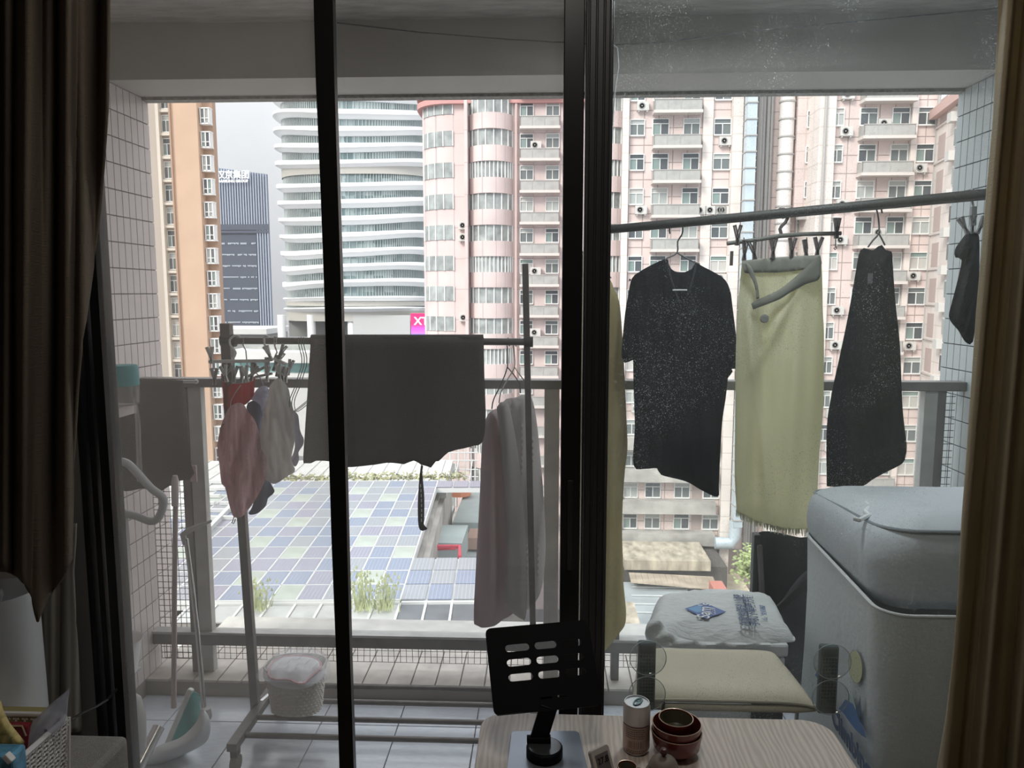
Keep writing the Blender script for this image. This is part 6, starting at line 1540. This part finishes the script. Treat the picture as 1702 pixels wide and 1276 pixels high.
dx0, dx1 = PZ(795, 1230, ZD).x, PZ(1396, 1232, ZD).x; dy1 = PZ(1100, 1190, ZD).y; dy0 = .55
DK_ = thing('desk', 'round-cornered pale oak desk standing against the sliding door', 'desk', ((dx0+dx1)/2, (dy0+dy1)/2, 0))
pl = rrect(dx0, dx1, dy0, dy1, .055, 8)
MB().prism(pl, .022, Matrix.Identity(3), (0, 0, ZD-.011)).build('desk_top', m_wood, DK_, bevel=.002)
for x in (dx0+.05, dx1-.05):
    for y in (dy0+.05, dy1-.05): MB().bx(x-.02, x+.02, y-.02, y+.02, 0, ZD-.022).build('leg', m_pole, DK_, bevel=.003)
for x in (dx0+.05, dx1-.05): MB().bx(x-.012, x+.012, dy0+.07, dy1-.07, ZD-.06, ZD-.024).build('side_rail', m_pole, DK_)
# tablet stand
m_tb = mat('black_anodised', (.004, .004, .005), .55, spec=.12)
TSn = thing('tablet_stand', 'black metal tablet stand with slotted plate on a round pivot', 'tablet stand', tuple(PZ(905, 1240, ZD)))
YT_ = 1.40
bp = [PZ(*p, ZD+.006) for p in ((850, 1214), (962, 1214), (985, 1310), (838, 1310))]
def rounded(pts, r, n=5):
    out = []; N = len(pts)
    for i in range(N):
        p, a, b_ = Vector(pts[i]), Vector(pts[i-1]), Vector(pts[(i+1) % N]); u = (a-p).normalized()*r; v = (b_-p).normalized()*r
        for k in range(n+1): t_ = k/n; out.append((p+u)*(1-t_)**2+p*2*t_*(1-t_)+(p+v)*t_**2)
    return out
q = rounded(bp, .012); n = len(q)
MB().add([v for v in q]+[v-Vector((0, 0, .005)) for v in q], [list(range(n)), list(range(n, 2*n))[::-1]]+[[i, (i+1) % n, n+(i+1) % n, n+i] for i in range(n)]).build('base_plate', mat('blue_grey_steel', (.30, .33, .38), .35, metal=.6), TSn, bevel=.001)
dc = PZ(905, 1243, ZD+.022)
MB().lathe([(.0, 0), (.033, 0), (.035, .002), (.035, .018), (.033, .020), (0, .020)], (dc.x, dc.y, ZD+.0062), 36).build('pivot_disc', m_tb, TSn, smooth=True, angle=30)
MB().lathe([(.030, 0), (.031, .0008), (0, .0008)], (dc.x, dc.y, ZD+.0263), 36).build('disc_cap', mat('satin_grey', (.10, .105, .11), .25, metal=.5), TSn)
# plate: corners from the picture, leaning back
TL, TR, BR_, BL = P(806, 1045, 1.46), P(977, 1030, 1.49), P(992, 1164, 1.40), P(821, 1190, 1.37)
BR_ = TR+(BL-TL)+Vector((.004, 0, 0))
eu = (TR-TL); ev = (BL-TL); wU, hV = eu.length, ev.length; en = eu.cross(ev).normalized()
if en.y > 0: en = -en
def pp3(u, v, d=0): return TL+eu*u+ev*v-en*d
# plate with slots: bars between openings
def slotted():
    xs = [0, .135, .345, .395, .595, .635, .845, 1.0]; ys_ = [0, .20, .275, .355, .43, .515, .59, .83, 1.0]
    mb = MB()
    def cell(u0, u1, v0, v1):
        c = [pp3(u0, v0), pp3(u1, v0), pp3(u1, v1), pp3(u0, v1)]; c2 = [x-en*.0 + en*-.003 for x in c]
        mb.add(c+c2, [(0, 1, 2, 3), (7, 6, 5, 4), (0, 4, 5, 1), (1, 5, 6, 2), (2, 6, 7, 3), (3, 7, 4, 0)])
    return xs, ys_, cell, mb
from mathutils.geometry import tessellate_polygon
outer = rounded([Vector((0, 0, 0)), Vector((wU, 0, 0)), Vector((wU, hV, 0)), Vector((wU*.55, hV, 0)), Vector((0, hV, 0))], .013)
def slot(u0, u1, v0, v1):
    r_ = (v1-v0)*hV/2; x0, x1, yc = u0*wU, u1*wU, (v0+v1)/2*hV; o = []
    for k in range(7): a = -PI/2+PI*k/6; o.append(Vector((x1-r_+r_*math.cos(a), yc+r_*math.sin(a), 0)))
    for k in range(7): a = PI/2+PI*k/6; o.append(Vector((x0+r_+r_*math.cos(a), yc+r_*math.sin(a), 0)))
    return o
holes = []
for r0 in (.215, .385, .555):
    for (a, b_) in ((.17, .40), (.45, .66), (.70, .90)): holes.append(slot(a, b_, r0, r0+.085))
holes.append(slot(.44, .55, .845, .875)); holes.append(slot(.60, .70, .84, .865)); 
polys = [outer]+[h[::-1] for h in holes]; allp = [v for p in polys for v in p]
tri = tessellate_polygon(polys); V = []; 
for dd in (0, .0035):
    for v in allp: V.append(TL+eu.normalized()*v.x+ev.normalized()*v.y+en*dd)
N = len(allp); Fc = [list(t_) for t_ in tri]+[[i+N for i in t_][::-1] for t_ in tri]; o_i = 0
for p in polys:
    n = len(p)
    for i in range(n): Fc.append([o_i+i, o_i+(i+1) % n, o_i+(i+1) % n+N, o_i+i+N])
    o_i += n
MB().add(V, Fc).build('slotted_plate', m_tb, TSn)
MB().add([pp3(u, v, d) for u in (.42, .60) for v in (.72, .98) for d in (.001, .012)], [(0,1,3,2), (4,6,7,5), (0,4,5,1), (2,3,7,6), (0,2,6,4), (1,5,7,3)]).build('hinge_box', m_tb, TSn)
c0 = pp3(.51, .95, -.001); c1 = Vector((dc.x-.012, dc.y+.012, ZD+.030))
MB().bar(c1, c0, .034, .010, up=(0, 1, 0)).build('arm', m_tb, TSn, bevel=.002)
MB().cyl(c1+Vector((-.022, .0, .002)), c1+Vector((.024, .0, .004)), .008, 16).build('hinge_barrel', m_tb, TSn, smooth=True)
MB().add([pp3(u, v, d) for u in (.03, .30) for v in (.985, 1.0) for d in (-.022, .002)], [(0,1,3,2), (4,6,7,5), (0,4,5,1), (2,3,7,6), (0,2,6,4), (1,5,7,3)]).build('ledge_lip', m_tb, TSn)
# drink can
cc = PZ(1057, 1246, ZD)
CN = thing('drink_can', 'slim pink and white drink can with an unopened ring pull', 'can', (cc.x, cc.y, ZD))
R_ = .0262; Hc = .100
m_can = bpy.data.materials.new('printed_can'); m_can.use_nodes = True; nt = m_can.node_tree; b = nt.nodes['Principled BSDF']; b.inputs['Roughness'].default_value = .35; b.inputs['Metallic'].default_value = .25
t = nt.nodes.new('ShaderNodeTexCoord'); s = nt.nodes.new('ShaderNodeSeparateXYZ'); L = nt.links; L.new(t.outputs['Object'], s.inputs[0])
r = nt.nodes.new('ShaderNodeValToRGB'); r.color_ramp.interpolation = 'CONSTANT'; e = r.color_ramp.elements; e[0].position = 0; e[0].color = (.50, .36, .30, 1); e[1].position = .60; e[1].color = (.62, .56, .53, 1)
dv_ = nt.nodes.new('ShaderNodeMath'); dv_.operation = 'DIVIDE'; dv_.inputs[1].default_value = .1; L.new(s.outputs[2], dv_.inputs[0]); L.new(dv_.outputs[0], r.inputs[0]); L.new(r.outputs[0], b.inputs['Base Color'])
MB().lathe([(.0, .003), (.020, .0), (.022, .002), (R_, .010), (R_, .092), (.0245, .097), (.0245, .100), (.0232, .100), (.0228, .0965), (0, .0965)], (cc.x, cc.y, ZD), 40).build('can_body', [m_can], CN, smooth=True, angle=35)
MB().lathe([(.0242, .0985), (.0242, .1008), (.0230, .1008), (.0226, .0972), (0, .0972)], (cc.x, cc.y, ZD), 40).build('can_lid', mat('aluminium', (.75, .76, .76), .3, metal=.85), CN, smooth=True, angle=35)
MB().lathe([(.0215, .0), (.0228, .0035), (.0222, .004)], (cc.x, cc.y, ZD), 32).build('bottom_rim', MATS['aluminium'], CN, smooth=True)
tabc = Vector((cc.x+.002, cc.y+.001, ZD+.0995))
mb = MB().tube([tabc+Vector((.0070*math.cos(a)+.006*math.sin(a), .0125*math.sin(a), 0)) for a in [2*PI*i/20 for i in range(20)]], .0017, 6, closed=True)
mb.tube([tabc+Vector((.0025+.0042*math.cos(a), .0055+.0042*math.sin(a), .0)) for a in [2*PI*i/14 for i in range(14)]], .0011, 6, closed=True); mb.bx(tabc.x-.004, tabc.x+.004, tabc.y-.009, tabc.y-.001, tabc.z-.0008, tabc.z+.0008)
mb.build('ring_pull', mat('blue_green_metal', (.25, .36, .37), .3, metal=.8), CN, smooth=True)
# printing on the can: thin raised bands and bars of lettering on the camera side
def canarc(z, a0, a1, h, m, nm):
    mb = MB(); n = max(2, int(abs(a1-a0)/.15)); V = []
    for i in range(n+1):
        a = lerp(a0, a1, i/n); V += [Vector((cc.x+(R_+.00025)*math.sin(a), cc.y-(R_+.00025)*math.cos(a), ZD+z+k)) for k in (0, h)]
    mb.add(V, [[2*i, 2*i+2, 2*i+3, 2*i+1] for i in range(n)]); return mb.build(nm, m, CN, flip=False, kind='stuff' if nm == 'small_print' else None)
m_mar = mat('maroon_ink', (.16, .05, .05), .5); m_bki = mat('dark_ink', (.10, .07, .06), .5)
canarc(.060, -1.35, .9, .0022, m_mar, 'maroon_band')
mbp = MB(); rn = random.Random(4)
def word(z, a, da, h):
    V = [Vector((cc.x+(R_+.0003)*math.sin(x), cc.y-(R_+.0003)*math.cos(x), ZD+z+k)) for x in (a, a+da) for k in (0, h)]; mbp.add(V, [(0, 2, 3, 1)])
for row in range(5):
    a = -.95
    while a < .45:
        da = rn.uniform(.05, .16); word(.055-row*.0042, a, da, .0016); a += da+.035
for i in range(22):
    if i % 3 != 1: word(.018, -.75+i*.055, rn.uniform(.012, .035), .014)
for row in range(2):
    a = -.9
    while a < .6: da = rn.uniform(.06, .2); word(.012-row*.0035, a, da, .0014); a += da+.05
mbp.build('small_print', m_bki, CN, flip=False, kind='stuff')
# hygrometer clock
ck = PZ(1008, 1290, ZD)
Rk = Euler((math.radians(-24), 0, math.radians(38)), 'XYZ').to_matrix()
CK2 = thing('digital_clock', 'small cream digital temperature clock tilted beside the drink can', 'clock', (ck.x, ck.y, ZD))
def kk(x, y, z): return Vector((ck.x, ck.y, ZD+.001))+Rk @ Vector((x, y, z))
Wk, Hk, Dk = .044, .050, .010
pl = rrect(-Wk/2, Wk/2, 0, Hk, .006, 5)
MB().add([kk(x, 0, y) for x, y in pl]+[kk(x, Dk, y) for x, y in pl], [list(range(len(pl))), list(range(len(pl), 2*len(pl)))[::-1]]+[[i, (i+1) % len(pl), len(pl)+(i+1) % len(pl), len(pl)+i] for i in range(len(pl))]).build('case', mat('cream_case', (.40, .36, .32), .5), CK2, bevel=.001)
MB().add([kk(x, y, z) for x in (-Wk*.34, Wk*.36) for y in (-.0006, .001) for z in (Hk*.12, Hk*.80)], [(0,1,3,2), (4,6,7,5), (0,4,5,1), (2,3,7,6), (0,2,6,4), (1,5,7,3)]).build('display', mat('lcd_grey', (.13, .11, .11), .3), CK2)
textobj('display_digits', '27.8', Rk @ FACE, kk(.0005, -.0014, Hk*.55), .0155, mat('lcd_black', (.015, .015, .015), .4), CK2, extr=.0001, bold=.0003)
MB().add([kk(x, y, z) for x in (-.008, .008) for y in (Dk, Dk+.018) for z in (0.0, .004)], [(0,1,3,2), (4,6,7,5), (0,4,5,1), (2,3,7,6), (0,2,6,4), (1,5,7,3)]).build('foot', MATS['cream_case'], CK2)
# nested lacquer bowls
m_lac = mat('dark_red_lacquer', (.16, .022, .020), .22, spec=.6); m_rimg = mat('gilt_rim', (.62, .50, .38), .35, metal=.5); m_ins = mat('olive_glaze', (.085, .075, .05), .35)
bw_ = PZ(1124, 1236, ZD+.02)
def bowl(name, c, r, h, z, lab, inner, wall=.0022, taper=.74):
    t = thing(name, lab, 'bowl', (c.x, c.y, z))
    MB().lathe([(0, .0), (r*taper*.7, .0), (r*taper*.72, .003), (r*.90, h*.35), (r, h), (r-wall, h), (r*.88-wall, h*.38), (r*taper*.6, .006), (0, .006)], (c.x, c.y, z), 44).build('shell', m_lac, t, smooth=True, angle=50)
    MB().lathe([(r-wall-.0004, h-.002), (r*.88-wall-.0004, h*.38), (r*taper*.6, .0066), (0, .0066)], (c.x, c.y, z), 44, cap=False).build('inside', inner, t, smooth=True)
    MB().tube([(c.x+(r-wall/2)*math.cos(a), c.y+(r-wall/2)*math.sin(a), z+h) for a in [2*PI*i/44 for i in range(44)]], .0009, 5, closed=True).build('rim', m_rimg, t, smooth=True)
    return t
bowl('bowl', bw_, .049, .047, ZD+.001, 'lowest and widest dark red lacquer bowl of the nest', mat('dark_red_inside', (.09, .015, .014), .4))
bowl('bowl', bw_, .0475, .052, ZD+.012, 'middle dark red lacquer bowl of the nest, with a pale rim', MATS['dark_red_inside'])
bowl('bowl', bw_+Vector((-.001, .004, 0)), .0335, .042, ZD+.0300, 'smallest bowl on top of the nest, olive inside with a bright rim', m_ins)
# teapot lid and second lid
lp = PZ(1102, 1300, ZD)
LD = thing('teapot', 'small brown clay teapot with a domed lid and round knob in front of the bowls', 'teapot', (lp.x, lp.y, ZD))
m_clay = mat('brown_grey_clay', (.16, .125, .10), .55, bump=.1)
MB().lathe([(.022, 0), (.030, .008), (.033, .020), (.027, .030), (.024, .032)], (lp.x, lp.y, ZD), 32).build('pot_body', m_clay, LD, smooth=True)
MB().lathe([(.0255, .0325), (.0265, .035), (.022, .044), (.012, .050), (0, .052)], (lp.x, lp.y, ZD), 32).build('lid', m_clay, LD, smooth=True)
MB().lathe([(.003, .051), (.0035, .054), (.0068, .058), (.0075, .062), (.005, .066), (0, .0675)], (lp.x, lp.y, ZD), 20).build('knob', mat('dark_red_brown', (.07, .025, .02), .4), LD, smooth=True)
MB().tube([(lp.x-.030, lp.y-.005, ZD+.015), (lp.x-.042, lp.y-.008, ZD+.024), (lp.x-.047, lp.y-.009, ZD+.031)], [.007, .005, .004], 12).build('spout', m_clay, LD, smooth=True)
l2 = PZ(1042, 1292, ZD)
bowl('tea_cup', l2, .0185, .022, ZD+.001, 'little dark tea cup at the picture edge between clock and teapot', m_ins)

# ================================================================== CURTAINS
def curtmat(name, col, tr, scale=55):
    m = mat(name, col, .9, var=.06, vscale=6, trans=tr)
    nt = m.node_tree; b = nt.nodes['Principled BSDF']; L = nt.links
    t = nt.nodes.new('ShaderNodeTexCoord'); v = nt.nodes.new('ShaderNodeTexVoronoi'); v.distance = 'CHEBYCHEV'; v.feature = 'F1'; v.inputs['Scale'].default_value = scale; v.inputs['Randomness'].default_value = .35
    L.new(t.outputs['Object'], v.inputs['Vector'])
    w = nt.nodes.new('ShaderNodeMath'); w.operation = 'MULTIPLY'; w.inputs[1].default_value = 22; L.new(v.outputs['Distance'], w.inputs[0])
    sn = nt.nodes.new('ShaderNodeMath'); sn.operation = 'SINE'; L.new(w.outputs[0], sn.inputs[0])
    bp = nt.nodes.new('ShaderNodeBump'); bp.inputs['Strength'].default_value = .25; bp.inputs['Distance'].default_value = .0008
    L.new(sn.outputs[0], bp.inputs['Height']); L.new(bp.outputs[0], b.inputs['Normal']); return m
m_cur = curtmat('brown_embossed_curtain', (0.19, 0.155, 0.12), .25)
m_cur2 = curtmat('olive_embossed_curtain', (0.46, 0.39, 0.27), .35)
m_lin = mat('grey_curtain_lining', (0.36, 0.34, 0.31), .9, trans=.2, bump=.1)
def lcf(x, y):
    k = max(0, min(1, (y-700)/300)); f = lambda t: math.sin(t)+.25*math.sin(3*t)
    return (.028*f(x*.085+.6)+.016*math.sin(x*.19+y*.0015+2)+.012*math.sin(x*.045+y*.006))*(1-.35*k)
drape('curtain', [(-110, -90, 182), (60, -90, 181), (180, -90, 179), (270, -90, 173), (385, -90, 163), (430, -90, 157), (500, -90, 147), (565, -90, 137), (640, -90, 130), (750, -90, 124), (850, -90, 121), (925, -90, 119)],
      [(-90, 945), (10, 950), (30, 958), (42, 972), (52, 990), (58, 1018), (63, 1036), (72, 1010), (84, 988), (104, 962), (119, 928)], 1.35, m_cur, lcf, label='brown embossed curtain gathered up at the left of the door', cat='curtain')
drape('curtain_lining', [(870, 45, 128), (950, 52, 122), (1040, 58, 127), (1120, 58, 131), (1215, 56, 136)], [(40, 1218), (140, 1216)], 1.585, m_lin,
      lambda x, y: .014*math.sin(x*.17+y*.003)+.006*math.sin(x*.33), nu=60, nv=30, label='pale grey curtain lining hanging below the gathered brown curtain', cat='curtain')
def rcf(x, y):
    xs = x+y*.085
    return .034*math.sin(xs*.10+.4)+.012*math.sin(xs*.23+1)+.006*math.sin(xs*.05+y*.004)
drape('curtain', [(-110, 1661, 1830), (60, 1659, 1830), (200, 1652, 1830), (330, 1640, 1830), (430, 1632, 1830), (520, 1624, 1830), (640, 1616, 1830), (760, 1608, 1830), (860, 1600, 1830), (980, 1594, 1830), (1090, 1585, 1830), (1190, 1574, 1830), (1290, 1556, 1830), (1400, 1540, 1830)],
      [(1500, 1400), (1840, 1400)], 1.44, m_cur2, rcf, label='olive-brown embossed curtain falling along the right edge of the door', cat='curtain')

# ================================================================== LEFT CABINET AND ITS CLUTTER
ZCb = .74
c1_ = PZ(214, 1220, ZCb)
m_fab = mat('grey_woven_cover', (0.34, 0.325, 0.30), .95, bump=.6, bscale=500, var=.1, vscale=160)
cbx0 = XO0-.02
MB().bx(-1.55, c1_.x, .75, c1_.y, 0, ZCb).build('side_cabinet', m_fab, bevel=.012, label='low cabinet under a grey woven cover below the left curtain', cat='cabinet')
# lamp
lx_ = P(-5, 985, 1.48)
LP_ = thing('table_lamp', 'table lamp with a white tapering drum shade at the left edge', 'lamp', (lx_.x, 1.48, ZCb))
zts, zbs = ZP(982, 1.48, 0), ZP(1188, 1.48, 0)
rt = P(52, 980, 1.48).x-lx_.x; rb = P(69, 1180, 1.48).x-lx_.x
MB().lathe([(rb, zbs), (rt, zts), (rt-.002, zts), (rb-.002, zbs)], (lx_.x, 1.48, 0), 40, close=True).build('shade', mat('white_shade', (.86, .87, .89), .7, trans=.35), LP_, smooth=True, angle=50)
MB().lathe([(.045, ZCb), (.048, ZCb+.008), (.010, ZCb+.016), (.008, zts-.02), (.012, zts-.01), (.010, zts), (0, zts+.004)], (lx_.x, 1.48, 0), 20).build('stem', m_gplast, LP_, smooth=True)
# basket
rb0 = PZ(118, 1186, ZCb+.115); rb1 = PZ(15, 1285, ZCb+.115)
m_wb2 = mat('white_basket_plastic', (.62, .60, .58), .5)
BKx = rb0.x-.004; bY0, bY1 = rb1.y-.02, rb0.y; bX0 = BKx-.24
WB = thing('storage_basket', 'white woven-look plastic basket full of packets on the grey cabinet', 'basket', ((BKx+bX0)/2, (bY0+bY1)/2, ZCb))
def lattice(A, B, z0, z1, inn):
    """woven wall from A to B (xy) between z0 and z1, leaning in by inn at the foot"""
    mb = MB(); A, B = Vector(A), Vector(B); L_ = (B-A).length; nn = int(L_/.0085); d = (B-A)/L_; nr = Vector((-d.y, d.x))
    def pt(s, z): 
        k = (z1-z)/(z1-z0); q = A+d*s+Vector(inn)*k; return Vector((q.x, q.y, z))
    rows = int((z1-z0)/.0085)
    for r_ in range(rows):
        z = z0+(r_+.5)*(z1-z0)/rows
        pts = []
        for i in range(nn*2+1):
            s_ = L_*i/(nn*2); o = .0012*math.sin(PI*i+ (PI if r_ % 2 else 0)+PI/2) ; q = pt(s_, z); pts.append(q+Vector((nr.x, nr.y, 0))*o)
        mb.tube(pts, .0024, 5)
    for i in range(0, nn+1, 2): mb.tube([pt(L_*i/nn, z0), pt(L_*i/nn, z1)], .0028, 5)
    return mb
corners = [((BKx, bY0), (BKx, bY1), (-.012, 0)), ((BKx, bY1), (bX0, bY1), (0, -.012)), ((bX0, bY1), (bX0, bY0), (.012, 0))]
for A_, B_, inn in corners: lattice(A_, B_, ZCb+.004, ZCb+.108, inn).build('woven_wall', m_wb2, WB, kind='stuff')
MB().bx(bX0+.014, BKx-.014, bY0, bY1-.014, ZCb+.001, ZCb+.004).build('bottom', m_wb2, WB)
rim = [Vector((x, y, ZCb+.112)) for x, y in [(BKx, bY0)]+[(BKx-.02+.02*math.cos(a), bY1-.02+.02*math.sin(a)) for a in [PI/2*i/6 for i in range(7)]]+[(bX0, bY1), (bX0, bY0)]]
MB().tube(rim, .0052, 8).build('rim', mat('white_basket_rim', (.70, .69, .68), .4), WB, smooth=True)
# packets
m_olv = mat('olive_carton', (.30, .26, .11), .7)
q0 = P(5, 1182, 1.345)
OB = MB().bx(P(-40, 1180, 1.355).x, P(82, 1180, 1.355).x, 1.335, 1.362, ZCb+.006, ZP(1177, 1.355, 40)).build('olive_carton', m_olv, label='olive carton with a row of white marks at the back of the white basket', cat='carton', bevel=.001)
for i in range(5):
    q = P(15+i*11, 1190, 1.334); MB().bx(q.x-.0026, q.x+.0026, 1.3342, 1.3352, q.z-.0013, q.z+.0013).build('white_mark', mat('print_white', (.8, .8, .8)), OB)
RT = MB().bx(P(8, 1200, 1.318).x, P(50, 1200, 1.318).x, 1.308, 1.326, ZCb+.006, ZP(1203, 1.315, 30)).build('red_tin', mat('deep_red_tin', (.22, .02, .03), .35), label='deep red tin with pale edge in front of the olive carton', cat='tin', bevel=.004)
MB().tube([Vector((P(10, 1204, 1.306).x, 1.307, ZP(1206, 1.307, 20))), Vector((P(36, 1204, 1.306).x, 1.307, ZP(1206, 1.307, 20))), Vector((P(42, 1215, 1.306).x, 1.307, ZP(1222, 1.307, 20)))], .0016, 6).build('pale_edge', m_rimg, RT, smooth=True)
m_clr = glassy('frosted_pouch', (.88, .88, .92), .12, haze=.42, hcol=(.60, .60, .66))
PK = cloth('clear_pouch', [(46, 1280), (46, 1245), (50, 1212), (56, 1198), (86, 1168), (106, 1152), (117, 1142), (113, 1165), (112, 1182), (108, 1200), (86, 1222), (64, 1246), (56, 1280)], 1.285, m_clr, .016, 10, wave((.003, .2, .15, 0)), 5, sharp=(6,), label='frosted clear pouch with faint grey print poking up from the white basket', cat='pouch')
for (x0, y0, s_) in ((98, 1196, 6), (92, 1203, 5), (76, 1214, 7), (70, 1222, 5), (64, 1232, 5)):
    q = P(x0, y0, 1.2745); h = s_*.0005; MB().add([q+Vector((-h, 0, -h)), q+Vector((h, 0, -h*.4)), q+Vector((h*.4, 0, h)), q+Vector((-h*.8, 0, h*.5))], [(0, 1, 2, 3)]).build('grey_print', mat('pouch_print', (.14, .14, .17), .6), PK, flip=False)
cloth('yellow_packet', [(-30, 1150), (-2, 1160), (6, 1180), (16, 1200), (30, 1218), (41, 1232), (38, 1240), (18, 1246), (-30, 1246)], 1.25, mat('yellow_wrapper', (.52, .42, .16), .5, var=.25, vscale=25, bump=.5, bscale=60), .03, 14, wave((.003, .3, .2, 0)), 5, sharp=(5,), label='crumpled yellow snack packet in the white basket', cat='packet')
BB = MB().bx(P(-25, 1250, 1.19).x, P(38, 1250, 1.19).x, 1.16, 1.20, ZCb+.006, ZP(1240, 1.19, 20)).build('blue_packet', mat('blue_print_wrapper', (.10, .28, .42), .4, var=.6, vscale=40), label='light blue printed packet at the front of the white basket', cat='packet', bevel=.005)
MB().bar((P(6, 1262, 1.15).x, 1.155, ZP(1256, 1.15, 5)), (P(16, 1256, 1.15).x, 1.155, ZP(1268, 1.15, 5)), .012, .01).build('white_tube', m_wplast, BB, bevel=.002)
# cable
MB().tube([P(x, y, Y_) for x, y, Y_ in ((116, 1197, 1.395), (135, 1186, 1.44), (160, 1174, 1.50), (178, 1163, 1.56), (194, 1145, 1.575))], .0028, 8).build('power_cable', mat('black_rubber', (.015, .015, .015), .6), label='black cable running from the white basket up to the door stile', cat='cable', smooth=True)
